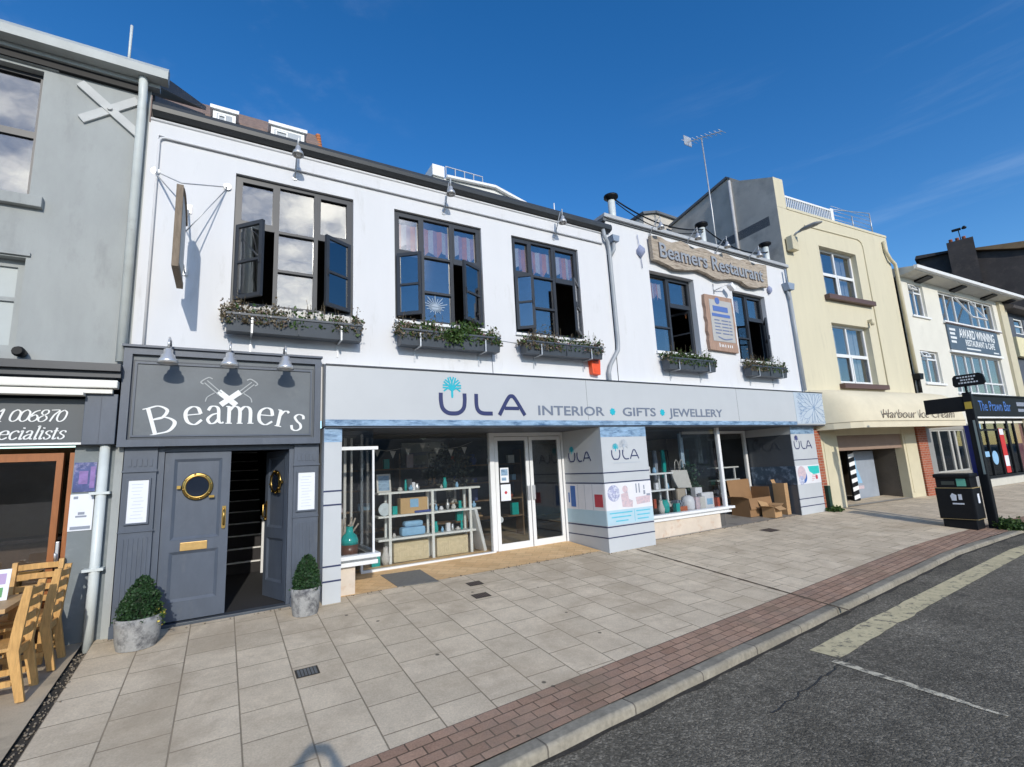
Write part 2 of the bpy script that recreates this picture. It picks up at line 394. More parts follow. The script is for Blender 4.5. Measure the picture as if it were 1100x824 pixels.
def text_mb(body, size, x, z, y, mb=None, extrude=0.003, align='LEFT', shear=0.0, bold=0.0, width=None, rot=0.0, space=1.0):
    """flat lettering standing in the XZ plane, facing -Y"""
    cu_ = bpy.data.curves.new('lettering', 'FONT'); cu_.body = body; cu_.size = size; cu_.extrude = extrude; cu_.align_x = align
    cu_.shear = shear; cu_.offset = bold; cu_.resolution_u = 3; cu_.space_character = space
    o = bpy.data.objects.new('lettering', cu_); col.objects.link(o)
    bpy.context.view_layer.update()
    me = bpy.data.meshes.new_from_object(o.evaluated_get(bpy.context.evaluated_depsgraph_get()))
    bpy.data.objects.remove(o)
    mb = mb or MB()
    sx = 1.0
    if width:
        xs = [v.co.x for v in me.vertices]; sx = width / max(1e-6, max(xs) - min(xs))
    T = mb.M @ Matrix.Translation((x, y, z)) @ Matrix.Rotation(-rot, 4, 'Y') @ Matrix.Rotation(PI / 2, 4, 'X') @ Matrix.Diagonal((sx, 1, 1, 1))
    me.transform(T)
    n0 = len(mb.bm.faces); mb.bm.from_mesh(me); bpy.data.meshes.remove(me)
    mb.bm.faces.ensure_lookup_table()
    for f in mb.bm.faces[n0:]: f.material_index = mb.mi
    return mb

def smooth(pts, n=6):
    if len(pts) < 3: return [Vector(p) for p in pts]
    P = [Vector(p) for p in pts]; P = [P[0] * 2 - P[1]] + P + [P[-1] * 2 - P[-2]]
    out = []
    for i in range(1, len(P) - 2):
        a, b, c, d = P[i - 1:i + 3]
        for k in range(n):
            t = k / n
            out.append(0.5 * ((2 * b) + (c - a) * t + (2 * a - 5 * b + 4 * c - d) * t * t + (3 * b - a - 3 * c + d) * t ** 3))
    return out + [P[-2]]
_rib = [0]
def ribbon(mb, pts, wv, wh=None, y=0.0, th=0.004, n=6, sm=True):
    """a brush stroke in the XZ plane: wide (wv) where it runs up and down, thin (wh) where it runs across"""
    wh = wv if wh is None else wh
    P = smooth([(a, b) for a, b in pts], n) if sm else [Vector(p) for p in pts]
    _rib[0] = (_rib[0] + 1) % 7
    y0 = y - th - _rib[0] * 0.0003
    F, B = [], []
    for i, p in enumerate(P):
        d = (P[min(i + 1, len(P) - 1)] - P[max(i - 1, 0)]).normalized()
        w = (wh + (wv - wh) * abs(d.y) ** 1.3) / 2
        nx, nz = -d.y * w, d.x * w
        F.append((mb.v(p.x + nx, y0, p.y + nz), mb.v(p.x - nx, y0, p.y - nz)))
        B.append((mb.v(p.x + nx, y, p.y + nz), mb.v(p.x - nx, y, p.y - nz)))
    for i in range(len(P) - 1):
        for q in ((F[i][0], F[i][1], F[i + 1][1], F[i + 1][0]), (F[i][0], F[i + 1][0], B[i + 1][0], B[i][0]), (F[i][1], B[i][1], B[i + 1][1], F[i + 1][1])):
            f = mb.bm.faces.new(q); f.material_index = mb.mi

SERIF = {   # stroke lists on an x-height of 1; (points, weight factor)
 'B': (1.3, [([(.28, 0), (.28, 1.42)], 1), ([(.28, 1.42), (.75, 1.42), (1.06, 1.1), (.75, .78), (.28, .77)], .9), ([(.28, .77), (.88, .77), (1.24, .4), (.90, .02), (.28, 0)], 1), ([(.04, 1.42), (.4, 1.42)], 0), ([(.04, 0), (.4, 0)], 0)]),
 'e': (.96, [([(.14, .56), (.84, .56)], 0), ([(.84, .56), (.74, .9), (.48, 1.0), (.2, .82), (.12, .5), (.22, .15), (.52, .0), (.86, .22)], 1)]),
 'a': (.92, [([(.16, .76), (.3, .97), (.52, .98), (.66, .8), (.66, .2), (.76, .02), (.9, .06)], .9), ([(.66, .6), (.34, .5), (.13, .26), (.26, .02), (.48, .06), (.66, .28)], .85)]),
 'm': (1.52, [([(.2, 0), (.2, .97)], 1), ([(.2, .72), (.4, .95), (.6, .95), (.74, .72), (.74, 0)], 1), ([(.74, .72), (.94, .95), (1.14, .95), (1.28, .72), (1.28, 0)], 1), ([(.04, .97), (.24, .97)], 0), ([(.04, 0), (.36, 0)], 0), ([(.6, 0), (.9, 0)], 0), ([(1.14, 0), (1.46, 0)], 0)]),
 'r': (.72, [([(.2, 0), (.2, .97)], 1), ([(.2, .6), (.36, .9), (.54, .97), (.66, .88)], .9), ([(.04, .97), (.24, .97)], 0), ([(.04, 0), (.4, 0)], 0)]),
 's': (.78, [([(.66, .78), (.56, .97), (.3, .97), (.16, .76), (.34, .56), (.58, .42), (.66, .2), (.48, .0), (.24, .02), (.12, .24)], .8)]),
 'p': (1.0, [([(.2, -.45), (.2, .97)], .8), ([(.2, .7), (.45, 1.0), (.8, .8), (.8, .25), (.5, 0), (.2, .2)], .9), ([(.02, -.45), (.4, -.45)], 0)]),
 'c': (.86, [([(.78, .78), (.55, 1.0), (.22, .82), (.13, .45), (.28, .05), (.55, .0), (.8, .22)], .9)]),
 'i': (.46, [([(.08, .9), (.24, .97), (.24, .1), (.34, 0), (.44, .1)], .9), ([(.24, 1.25), (.24, 1.38)], 1)]),
 'l': (.46, [([(.08, 1.45), (.24, 1.5), (.24, .1), (.34, 0), (.44, .1)], .9)]),
 't': (.56, [([(.24, 1.35), (.24, .12), (.36, 0), (.52, .12)], .9), ([(.04, .97), (.5, .97)], 0)]),
 '0': (1.0, [([(.5, 1.4), (.2, 1.15), (.12, .7), (.2, .22), (.5, 0), (.8, .22), (.88, .7), (.8, 1.15), (.5, 1.4)], .9)]),
 '1': (.7, [([(.16, 1.15), (.4, 1.4), (.4, 0)], .9), ([(.15, 0), (.65, 0)], 0)]),
 '6': (1.0, [([(.8, 1.35), (.4, 1.15), (.15, .6), (.2, .2), (.5, 0), (.8, .2), (.82, .55), (.55, .8), (.2, .55)], .9)]),
 '7': (.95, [([(.12, 1.38), (.86, 1.38), (.55, .8), (.4, 0)], .9)]),
 '8': (1.0, [([(.5, .76), (.2, 1.0), (.3, 1.35), (.68, 1.36), (.78, 1.02), (.5, .76), (.16, .42), (.25, .05), (.6, 0), (.86, .3), (.74, .6), (.5, .76)], .8)]),
 ' ': (.6, []),
}
def serif_glyph(mb, ch, x, z, s, y, rot=0.0, slant=0.0, wv=.2, wh=.07):
    adv, strokes = SERIF[ch]
    c, sn = math.cos(rot), math.sin(rot)
    for pts, k in strokes:
        P = [((a + b * slant) * s, b * s) for a, b in pts]
        P = [(x + a * c - b * sn, z + a * sn + b * c) for a, b in P]
        ribbon(mb, P, (wv * k if k else wh) * s, wh * s, y=y)
    return adv * s

def wall_grid(mb, x0, x1, z0, z1, holes, y=0.0, rev=0.15, face=True):
    """front face of a wall with openings and their reveals going back by rev"""
    xs = sorted({x0, x1, *[h[0] for h in holes], *[h[1] for h in holes]}); zs = sorted({z0, z1, *[h[2] for h in holes], *[h[3] for h in holes]})
    xs = [a for a in xs if x0 <= a <= x1]; zs = [a for a in zs if z0 <= a <= z1]
    for i in range(len(xs) - 1):
        for j in range(len(zs) - 1):
            cx, cz = (xs[i] + xs[i + 1]) / 2, (zs[j] + zs[j + 1]) / 2
            if any(h[0] < cx < h[1] and h[2] < cz < h[3] for h in holes): continue
            mb.face([(xs[i], y, zs[j]), (xs[i + 1], y, zs[j]), (xs[i + 1], y, zs[j + 1]), (xs[i], y, zs[j + 1])])
    for a, b, c, d in holes:
        mb.face([(a, y, c), (a, y, d), (a, y + rev, d), (a, y + rev, c)]); mb.face([(b, y, c), (b, y + rev, c), (b, y + rev, d), (b, y, d)])
        mb.face([(a, y, d), (b, y, d), (b, y + rev, d), (a, y + rev, d)]); mb.face([(a, y, c), (a, y + rev, c), (b, y + rev, c), (b, y, c)])
    bmesh.ops.remove_doubles(mb.bm, verts=mb.bm.verts, dist=1e-5)
    return mb
def room(mb, x0, x1, y0, y1, z0, z1, front=False):
    """inside faces of a room, open towards the street"""
    mb.face([(x0, y1, z0), (x1, y1, z0), (x1, y1, z1), (x0, y1, z1)])
    mb.face([(x0, y0, z0), (x0, y1, z0), (x0, y1, z1), (x0, y0, z1)]); mb.face([(x1, y0, z0), (x1, y0, z1), (x1, y1, z1), (x1, y1, z0)])
    mb.face([(x0, y0, z0), (x1, y0, z0), (x1, y1, z0), (x0, y1, z0)]); mb.face([(x0, y0, z1), (x0, y1, z1), (x1, y1, z1), (x1, y0, z1)])
    return mb
def frame_bars(mb, x0, x1, z0, z1, y0, y1, w, xs=(), zs=(), bw=None):
    """a rectangular frame with optional mullions and transoms (butted, nothing overlaps)"""
    bw = bw or w
    mb.box(x0, x0 + w, y0, y1, z0, z1); mb.box(x1 - w, x1, y0, y1, z0, z1)
    mb.box(x0 + w, x1 - w, y0, y1, z0, z0 + w); mb.box(x0 + w, x1 - w, y0, y1, z1 - w, z1)
    cuts = [x0 + w] + [c for x in xs for c in (x - bw / 2, x + bw / 2)] + [x1 - w]
    for x in xs: mb.box(x - bw / 2, x + bw / 2, y0, y1, z0 + w, z1 - w)
    for z in zs:
        for i in range(0, len(cuts), 2): mb.box(cuts[i], cuts[i + 1], y0, y1, z - bw / 2, z + bw / 2)
    return mb

# ================================================================== palette
m_white = mat('white_render', (.66, .67, .69), .75, .035, 1.2, .12, 90, c2=(.48, .48, .46), c2thr=(.58, .88), c2scale=1.8, stretch=(2.0, 2.0, .42))
m_trim = mat('white_trim', (.80, .81, .81), .5, .05, 3)
m_greywall = mat('grey_render', (.335, .355, .352), .8, .12, 1.4, .2, 70, c2=(.25, .262, .258), c2thr=(.54, .8), c2scale=2.0, stretch=(1.6, 1.6, .6))
m_paint = mat('slate_blue_paint', (.078, .096, .128), .45, .14, 3, .06, 40, c2=(.105, .122, .148), c2thr=(.56, .78), c2scale=5, stretch=(2, 2, .8))
m_paint2 = mat('slate_panel_paint', (.112, .130, .147), .5, .14, 2.5, .06, 40, c2=(.145, .162, .172), c2thr=(.55, .8), c2scale=3)
m_groove = mat('dark_groove_paint', (.055, .065, .085), .5, .05)  # dark slate of the sign's inner line, the soffit and the reveal letters
m_dark = mat('charcoal_frame_paint', (.034, .039, .048), .4, .12, 4)
m_darkgrey = mat('dark_grey_paint', (.060, .072, .088), .45, .12, 4)
m_black = mat('black_paint', (.010, .011, .013), .5, .15, 4, spec=.2)
m_cream = mat('cream_render', (.62, .57, .42), .75, .05, 1.3, .1, 80, c2=(.44, .40, .30), c2thr=(.57, .86), c2scale=2.0, stretch=(2.4, 2.4, .35))
m_creamtrim = mat('cream_paint', (.60, .54, .38), .5, .06)
m_sidegrey = mat('weathered_grey_cement', (.52, .48, .42), .9, .16, .9, .25, 40, c2=(.30, .285, .26), c2thr=(.5, .75), c2scale=1.1)
m_brown = mat('brown_sill_paint', (.11, .065, .055), .5, .1)
m_silver = mat('silver_fascia', (.49, .51, .525), .38, .04, 1.2, spec=.5)
m_silver2 = mat('silver_cladding', (.49, .515, .535), .4, .05, 1.6)
m_navy = mat('navy_stripe', (.03, .04, .10), .4, .05)
m_ink = mat('logo_indigo', (.032, .040, .12), .4, .05)
m_cyan = mat('logo_cyan', (.02, .42, .52), .4, .08)
m_letgrey = mat('letter_grey', (.16, .19, .25), .4, .05)
m_sea = mat('sea_photo_strip', (.26, .39, .54), .4, .3, 5, c2=(.04, .10, .20), c2thr=(.46, .66), c2scale=4, stretch=(1, 1, 4))
m_fan = mat('fan_coral_print', (.20, .30, .45), .4, .1)
m_letter = mat('off_white_lettering', (.74, .76, .76), .45, .06)
m_brass = mat('brass', (.40, .27, .085), .33, .15, 9, metal=1.0)
m_steel = mat('galvanised_steel', (.52, .53, .54), .42, .15, 8, metal=.5)
m_chrome = mat('bright_metal', (.60, .61, .62), .32, .1, 8, metal=.55)
m_pvc = mat('white_plastic_pipe', (.60, .645, .635), .4, .12, 3, c2=(.42, .44, .42), c2thr=(.58, .8), c2scale=4)
m_greypipe = mat('grey_plastic_pipe', (.34, .37, .40), .4, .08, 3)
m_gutter = mat('dark_gutter', (.045, .05, .055), .4, .1)
m_wood = mat('pine_wood', (.58, .335, .115), .55, .25, 6, .15, 60, c2=(.40, .215, .07), c2thr=(.46, .72), c2scale=7, stretch=(7, 7, 1))
m_doorwood = mat('stained_doorframe_wood', (.30, .105, .03), .4, .2, 5, stretch=(6, 6, 1))
m_drift = mat('weathered_board', (.42, .36, .29), .85, .3, 5, .6, 40, c2=(.13, .09, .065), c2thr=(.50, .68), c2scale=3.5, stretch=(1, 3, 9))
m_oldwood = mat('old_sign_timber', (.22, .175, .13), .85, .3, 7, .4, 30, stretch=(6, 6, 1))
m_card = mat('cardboard', (.42, .26, .13), .8, .1, 3, .05, 60)
m_card2 = mat('dark_cardboard', (.27, .155, .075), .8, .1, 3, .05, 60)
m_slate = mat('roof_slate', (.085, .08, .08), .7, .25, 6, .3, 25, c2=(.16, .12, .11), c2thr=(.5, .7), c2scale=8)
m_brownroof = mat('weathered_brown_roof', (.20, .145, .125), .85, .22, 4, .3, 25, c2=(.30, .20, .16), c2thr=(.5, .72), c2scale=6)
m_lead = mat('lead_flashing', (.13, .14, .15), .6, .15)
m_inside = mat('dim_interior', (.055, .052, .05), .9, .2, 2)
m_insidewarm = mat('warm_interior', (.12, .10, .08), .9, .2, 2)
m_carpet = mat('dark_mat', (.028, .028, .030), .95, .25, 30, .4, 200)
m_paper = mat('white_paper', (.72, .75, .80), .6, .05, 6)
m_print = mat('grey_print', (.25, .28, .34), .6, .1)
m_orange = mat('alarm_orange', (.80, .10, .03), .4, .05)
m_soil = mat('soil', (.05, .035, .025), .95, .3, 30)
m_pot = mat('mottled_stone_pot', (.34, .34, .33), .85, .2, 8, .5, 30, c2=(.075, .075, .08), c2thr=(.46, .66), c2scale=7)
m_teal = mat('turquoise_glaze', (.01, .36, .33), .12, .15, 5, coat=.6)
m_wicker = mat('wicker', (.62, .52, .33), .8, .15, 20, .5, 120)
m_fabric = mat('linen', (.55, .53, .50), .9, .08, 9, .2, 120)
m_bluefab = mat('pale_blue_fabric', (.25, .45, .65), .8, .12, 8)
m_redbrick = brick_mat('red_brick', (.30, .075, .04), (.38, .11, .055), (.34, .26, .2), .22, .075, .008, .5, wall=True)
m_plinth = mat('beige_tile_plinth', (.60, .52, .43), .6, .12, 4, c2=(.50, .33, .22), c2thr=(.55, .75), c2scale=6)
g_up = glass('window_glass', .24, .7, (.84, .86, .88))
g_first = glass('old_window_glass', .22, .7, (.55, .60, .64), wob=.1)
g_shop = glass('shop_glass', .085, .7, (.96, .97, .97))
g_door = glass('door_glass', .075, .7, (.92, .94, .94))
m_leaf = leaf_mat('box_leaves', (.022, .055, .014), (.075, .14, .030), (.12, .19, .05))
m_dryleaf = leaf_mat('dry_flowers', (.07, .06, .035), (.20, .16, .09), (.30, .20, .22))
m_bush = leaf_mat('clipped_bush_leaves', (.012, .036, .014), (.035, .090, .028))
m_bloom = leaf_mat('pale_blooms', (.55, .50, .45), (.75, .72, .70))
m_yellow = leaf_mat('yellow_blooms', (.55, .40, .05), (.75, .62, .12))
m_pinkbloom = leaf_mat('dusky_blooms', (.22, .07, .10), (.40, .22, .24))
m_slab = brick_mat('concrete_slabs', (.575, .480, .350), (.66, .555, .41), (.27, .22, .155), .46, .46, .0065, .37, swap=True, bump=.7, gum=(.16, .135, .10), grime=(.40, .315, .215), stain=(.39, .31, .215), stain_thr=(.48, .70), var=.17, shift=(.14, -.21))
m_block = brick_mat('block_paving', (.31, .19, .13), (.43, .275, .19), (.13, .09, .06), .20, .105, .006, .5, rot=R(-3.6), bump=1.0, gum=(.10, .08, .06), grime=(.24, .18, .12), stain=(.25, .20, .165), var=.22)
m_kerb = brick_mat('granite_kerb', (.24, .215, .165), (.30, .27, .21), (.10, .085, .065), .92, 4.0, .008, 0.0, rot=R(-3.6), bump=.9, grime=(.15, .135, .105), stain=(.36, .33, .27), var=.28, fine=26)
m_porch = brick_mat('porch_tiles', (.62, .40, .20), (.72, .50, .27), (.45, .29, .15), .30, .15, .004, .5, rot=R(42), bump=.3, var=.14)
m_asph = asphalt_mat()
m_line = mat('worn_cream_road_paint', (.62, .53, .32), .7, .2, 5, .5, 60, c2=(.17, .15, .11), c2thr=(.53, .63), c2scale=9)
m_wline = mat('worn_white_road_paint', (.66, .59, .44), .7, .14, 5, .5, 60, c2=(.15, .135, .105), c2thr=(.48, .58), c2scale=12)
m_dirt = mat('damp_dirt', (.045, .04, .033), .95, .4, 20, .8, 40)

def zp(x, y): return .075 * y + .006 * x
def zr(x, y): return -.453 - .01 * y + .012 * min(x, 14) + .006 * max(x - 14, 0)
def ykerb(x):       # outer edge of the kerb
    P = [(-40, -6.9), (0, -4.43), (11.5, -3.69), (15, -3.75), (30, -4.6), (90, -8.5)]
    for (a, b), (c, d) in zip(P, P[1:]):
        if x <= c: return b + (d - b) * (x - a) / (c - a)
    return P[-1][1]

# ================================================================== ground
def xs_range(a, b, st):
    n = max(1, round((b - a) / st)); return [a + (b - a) * i / n for i in range(n + 1)]
def strip(name, x0, x1, ya, yb, zf, m, st=1.0, ny=1, off=0.0, skirt=0.0):
    mb = MB(); X = xs_range(x0, x1, st)
    g = [[mb.v(x, ya(x) + (yb(x) - ya(x)) * j / ny, zf(x, ya(x) + (yb(x) - ya(x)) * j / ny) + off) for j in range(ny + 1)] for x in X]
    for i in range(len(X) - 1):
        for j in range(ny): mb.bm.faces.new((g[i][j], g[i + 1][j], g[i + 1][j + 1], g[i][j + 1]))
    if skirt:
        for i in range(len(X) - 1):
            mb.face([(g[i][0].co.x, g[i][0].co.y, g[i][0].co.z - skirt), (g[i + 1][0].co.x, g[i + 1][0].co.y, g[i + 1][0].co.z - skirt), tuple(g[i + 1][0].co), tuple(g[i][0].co)])
    return struct(name, mb, m)
mb = MB(); mb.face([(-700, -700, -1.3), (700, -700, -1.3), (700, 700, -1.3), (-700, 700, -1.3)])
struct('ground', mb, mat('distant_ground', (.10, .10, .095), .9, .3, .05))
strip('road', -40, 90, lambda x: -19.0, lambda x: ykerb(x) + .02, zr, m_asph, 2.0, 6)
strip('pavement', -1.17, 45, lambda x: ykerb(x) + .63, lambda x: .05 if x < 14.3 else .5, zp, m_slab, 1.0, 3)
strip('pavement', -40, -1.27, lambda x: ykerb(x) + .63, lambda x: .3, zp, mat('poured_concrete_paving', (.45, .375, .27), .85, .14, 2, .3, 60, c2=(.30, .25, .185), c2thr=(.5, .75), c2scale=2.5), 1.0, 3)
strip('brick_pavement', -40, 45, lambda x: ykerb(x) + .14, lambda x: ykerb(x) + .64, zp, m_block, 1.0, 1, .003)
strip('pavement_channel', -1.28, -1.16, lambda x: -4.0, lambda x: -.3, zp, m_dirt, .06, 24, -.03)
mb = MB()       # the kerb: a stone with a rounded outer arris
X = xs_range(-40, 45, .46)
prof = [(.145, .004), (.03, .006), (.008, -.004), (0.0, -.025), (-.006, -.34)]
g = [[mb.v(x, ykerb(x) + a + .004 * math.sin(x * 7.3), zp(x, ykerb(x)) + b + .004 * math.sin(x * 3.1)) for a, b in prof] for x in X]
for i in range(len(X) - 1):
    for j in range(len(prof) - 1):
        f = mb.bm.faces.new((g[i][j], g[i][j + 1], g[i + 1][j + 1], g[i + 1][j])); f.smooth = j > 0
struct('kerb', mb, m_kerb)
mb = MB()       # line of drainage across the pavement, from the pillar to the kerb
for i in range(24):
    y0, y1 = -.36 - i * .157, -.36 - (i + 1) * .157; xa, xb = 6.90 - i * .006, 6.90 - (i + 1) * .006
    w0 = .017 + .006 * math.sin(i * 2.3); mb.face([(xb - w0, y1, zp(xb, y1) + .0075), (xb + w0, y1, zp(xb, y1) + .0075), (xa + w0, y0, zp(xa, y0) + .0075), (xa - w0, y0, zp(xa, y0) + .0075)])
struct('pavement_channel', mb, mat('brown_channel_dirt', (.12, .09, .06), .95, .4, 20, .8, 40))
def road_patch(mb, pts, off=.004):
    mb.face([(x, y, zr(x, y) + off) for x, y in pts])
mb = MB()
def jag(p, q, n, a):
    return [(p[0] + (q[0] - p[0]) * i / n + rnd.uniform(-a, a), p[1] + (q[1] - p[1]) * i / n + rnd.uniform(-a, a)) for i in range(n + 1)]
far = [(8.0, -4.26), (12.5, -4.10), (20, -4.5), (30, -5.15)]
top = jag((5.36, -4.37), far[0], 14, .012) + far[1:]
bot = jag((5.36, -4.66), (far[0][0], far[0][1] - .27), 14, .02) + [(a, b - .26) for a, b in far[1:]]
for i in range(len(top) - 1): road_patch(mb, [bot[i], bot[i + 1], top[i + 1], top[i]])
struct('road_marking', mb, m_line)
mb = MB()
a = jag((5.215, -4.66), (5.125, -5.95), 16, .008); b = jag((5.315, -4.66), (5.165, -5.95), 16, .012)
for i in range(len(a) - 1): road_patch(mb, [a[i], a[i + 1], b[i + 1], b[i]], .0045)
struct('road_marking', mb, m_wline)
mb = MB()       # a tar seam and a darker patch along the gutter
a = jag((5.4, -4.72), (3.9, -4.88), 18, .018); b = [(x, y - .010 - .008 * rnd.random()) for x, y in a]
for i in range(len(a) - 1): road_patch(mb, [a[i], b[i], b[i + 1], a[i + 1]], .0035)
struct('road_crack', mb, mat('tar', (.03, .03, .03), .6, .3, 20))
mb = MB()       # a dark line of grit in the gutter
a = jag((-3, ykerb(-3) + .01), (15, ykerb(15) + .01), 90, .0); 
for i in range(90):
    x0, x1 = -3 + i * .2, -2.8 + i * .2
    road_patch(mb, [(x0, ykerb(x0) - .05 - .02 * math.sin(i * 1.7)), (x1, ykerb(x1) - .05 - .02 * math.sin((i + 1) * 1.7)), (x1, ykerb(x1) + .015), (x0, ykerb(x0) + .015)], .003)
struct('road_edge', mb, m_dirt)
mb = MB()       # tiled floor of the two shop porches
for x0, x1, yb in ((1.45, 6.27, 1.25),):
    mb.face([(x0, -.06, zp(x0, -.06) + .006), (x1, -.06, zp(x1, -.06) + .006), (x1, yb, zp(x1, yb) + .006), (x0, yb, zp(x0, yb) + .006)])
struct('porch_floor', mb, m_porch)
mb = MB(); mb.face([(7.45, .0, zp(7.45, 0) + .006), (13.05, .0, zp(13, 0) + .006), (13.05, 1.4, zp(13, 1.4) + .006), (7.45, 1.4, zp(7.45, 1.4) + .006)])
struct('porch_floor', mb, mat('grey_porch_stone', (.30, .28, .25), .45, .2, 3, .2, 40, c2=(.17, .16, .145), c2thr=(.5, .62), c2scale=3))

mb = MB()       # crumbs of mortar and grit lying in the open channel and along the shop walls
for _ in range(420):
    if rnd.random() < .6: x, y = -1.22 + rnd.gauss(0, .035), -.32 - 2.6 * rnd.random()
    else: x = rnd.uniform(-1.1, 14); y = (-.10 if x < 1.2 else -.06 if x < 6.2 else -.32 if x < 7.5 else -.02) - abs(rnd.gauss(0, .03))
    r_ = rnd.uniform(.004, .013); z = zp(x, y) + (-.028 if x < -1.16 else .002); mb.lathe([(r_ * .6, 0), (r_, r_ * .6), (r_ * .5, r_ * 1.2)], (x, y, z), 5, a0=rnd.random())
struct('gravel', mb, mat('grit', (.22, .185, .14), .9, .4, 30), 'stuff')
def drain(x0, x1, y0, y1, label, m, group):
    mb = MB(); n = 6
    for i in range(n):
        a = x0 + (x1 - x0) * i / n
        mb.face([(a + .004, y0, zp(a, y0) + .006), (a + (x1 - x0) / n - .004, y0, zp(a, y0) + .006), (a + (x1 - x0) / n - .004, y1, zp(a, y1) + .006), (a + .004, y1, zp(a, y1) + .006)])
    mb.mi = 1
    mb.face([(x0 - .015, y0 - .015, zp(x0, y0 - .015) + .004), (x1 + .015, y0 - .015, zp(x1, y0 - .015) + .004), (x1 + .015, y1 + .015, zp(x1, y1 + .015) + .004), (x0 - .015, y1 + .015, zp(x0, y1 + .015) + .004)])
    return single('access_cover', mb, [m, m_dirt], label, 'cover', group)
m_rust = mat('rusty_iron', (.10, .075, .06), .8, .25, 20, .3, 80)
drain(3.27, 3.47, -.62, -.46, 'rusty square iron cover in the slabs nearest the gift shop doors', m_rust, 'small covers in the pavement')
drain(3.10, 3.31, -1.16, -1.00, 'rusty square iron cover a slab closer to the road than its twin', m_rust, 'small covers in the pavement')
drain(.70, .88, -2.22, -2.06, 'grey metal stopcock cover in the slabs before the restaurant door', mat('grey_iron', (.13, .135, .13), .7, .2, 20, .3, 80), 'small covers in the pavement')
drain(10.4, 10.75, -.85, -.60, 'long iron cover in the pavement before the right shop window', m_rust, 'small covers in the pavement')
mb = MB(); z_ = lambda x, y: zp(x, y) + .012
P = [(2.33, -.06), (2.95, -.14), (2.93, .64), (2.28, .70)]
mb.face([(x, y, z_(x, y)) for x, y in P])
for (x, y), (u, v) in zip(P, P[1:] + P[:1]): mb.face([(x, y, z_(x, y)), (u, v, z_(u, v)), (u, v, z_(u, v) - .012), (x, y, z_(x, y) - .012)])
single('doormat', mb, mat('grey_doormat', (.17, .165, .15), .95, .15, 20, .4, 120), 'flat grey doormat lying on the orange porch tiles by the shelf window', 'doormat')

# low wooded hills across the harbour behind the camera: only their reflection shows
mb = MB(); n = 40; rr = [(rnd.uniform(.6, 1.0)) for _ in range(n + 1)]
for i in range(n):
    a0, a1 = R(200 + 140 * i / n), R(200 + 140 * (i + 1) / n)
    h0, h1 = 30 * rr[i], 30 * rr[i + 1]
    mb.face([(170 * math.cos(a0), 170 * math.sin(a0), -1.3), (170 * math.cos(a1), 170 * math.sin(a1), -1.3), (260 * math.cos(a1), 260 * math.sin(a1), h1), (260 * math.cos(a0), 260 * math.sin(a0), h0)])
    mb.face([(260 * math.cos(a0), 260 * math.sin(a0), h0), (260 * math.cos(a1), 260 * math.sin(a1), h1), (420 * math.cos(a1), 420 * math.sin(a1), h1 * .8), (420 * math.cos(a0), 420 * math.sin(a0), h0 * .8)])
struct('hill', mb, mat('wooded_hill', (.06, .07, .055), .95, .4, .08, c2=(.19, .19, .17), c2thr=(.45, .75), c2scale=.05))

# ================================================================== parts shared by buildings
def window_boxed(parent, x0, x1, z0, z1, m1, m2, tr, bars, angL, angR, y=.05,  m=None, g=None, solo=None, label=None):
    """three-light casement: frame with mullions, fixed panes, two leaves standing open"""
    m = m or m_dark; g = g or g_up
    w = .06; ya, yb = y, y + .07
    mb = MB()
    frame_bars(mb, x0, x1, z0, z1, ya, yb, w, [c for c in (m1, m2) if c])
    cols = [x0 + w] + [q for c in (m1, m2) if c for q in (c - w / 2, c + w / 2)] + [x1 - w]
    cells = [(cols[i], cols[i + 1]) for i in range(0, len(cols), 2)]
    leaf_cols = {0: angL, len(cells) - 1: angR}
    pb = MB()
    for i, (a, b) in enumerate(cells):
        if i in leaf_cols and leaf_cols[i] is not None:
            mb.box(a, b, ya - .01, yb, tr - .035, tr + .035)
            pb.box(a, b, yb - .03, yb - .022, tr + .035, z1 - w)
            frame_bars(mb, a, b, tr + .035, z1 - w, ya - .008, ya + .03, .035)
        else:
            for zz in bars: mb.box(a, b, ya - .005, yb, zz - .02, zz + .02)
            pb.box(a, b, yb - .03, yb - .022, z0 + w, z1 - w)
    win = part('window', mb, m, parent, label)
    part('pane', pb, g, win)
    for i, ang in leaf_cols.items():
        if ang is None: continue
        a, b = cells[i]; right = (i == len(cells) - 1 and i != 0)
        lw = b - a
        M = Matrix.Translation((b if right else a, ya - .012, 0)) @ Matrix.Rotation(R(ang if right else -ang), 4, 'Z')
        cb, cp = MB(), MB(); cb.M = cp.M = M
        l0, l1 = (-lw, 0) if right else (0, lw)
        frame_bars(cb, l0, l1, z0 + w + .01, tr - .04, -.045, 0, .055, (), [(z0 + tr) / 2], .035)
        cb.box(l0 + .02 if right else l1 - .035, l0 + .035 if right else l1 - .02, -.07, -.045, z0 + .55, z0 + .66)
        part('casement', cb, m, win); cp.box(l0 + .05, l1 - .05, -.025, -.018, z0 + w + .05, tr - .09); part('casement_pane', cp, g, win)
    return win

def leafy(mb, x0, x1, y0, y1, z0, h, n, size, edge=.0):
    for _ in range(n):
        t = rnd.random(); x = x0 + (x1 - x0) * t
        clump = .45 + .55 * noise.noise(Vector((x * 5.0, z0, h * 9)))
        z = z0 + abs(rnd.gauss(0, .55)) * h * clump
        y = rnd.uniform(y0, y1) - .02 * rnd.random()
        if rnd.random() < .12: z = z0 - rnd.random() * .10; y = y0 - .02
        mb.leaf((x, y, z), size * rnd.uniform(.6, 1.3))

def stems(mb, x0, x1, y0, y1, z0, h, n):
    for _ in range(n):
        x = rnd.uniform(x0, x1); y = rnd.uniform(y0, y1); hh = h * rnd.uniform(.4, 1.1)
        mb.tube([(x, y, z0), (x + rnd.gauss(0, .03), y + rnd.gauss(0, .03), z0 + hh)], .003, 4, False)

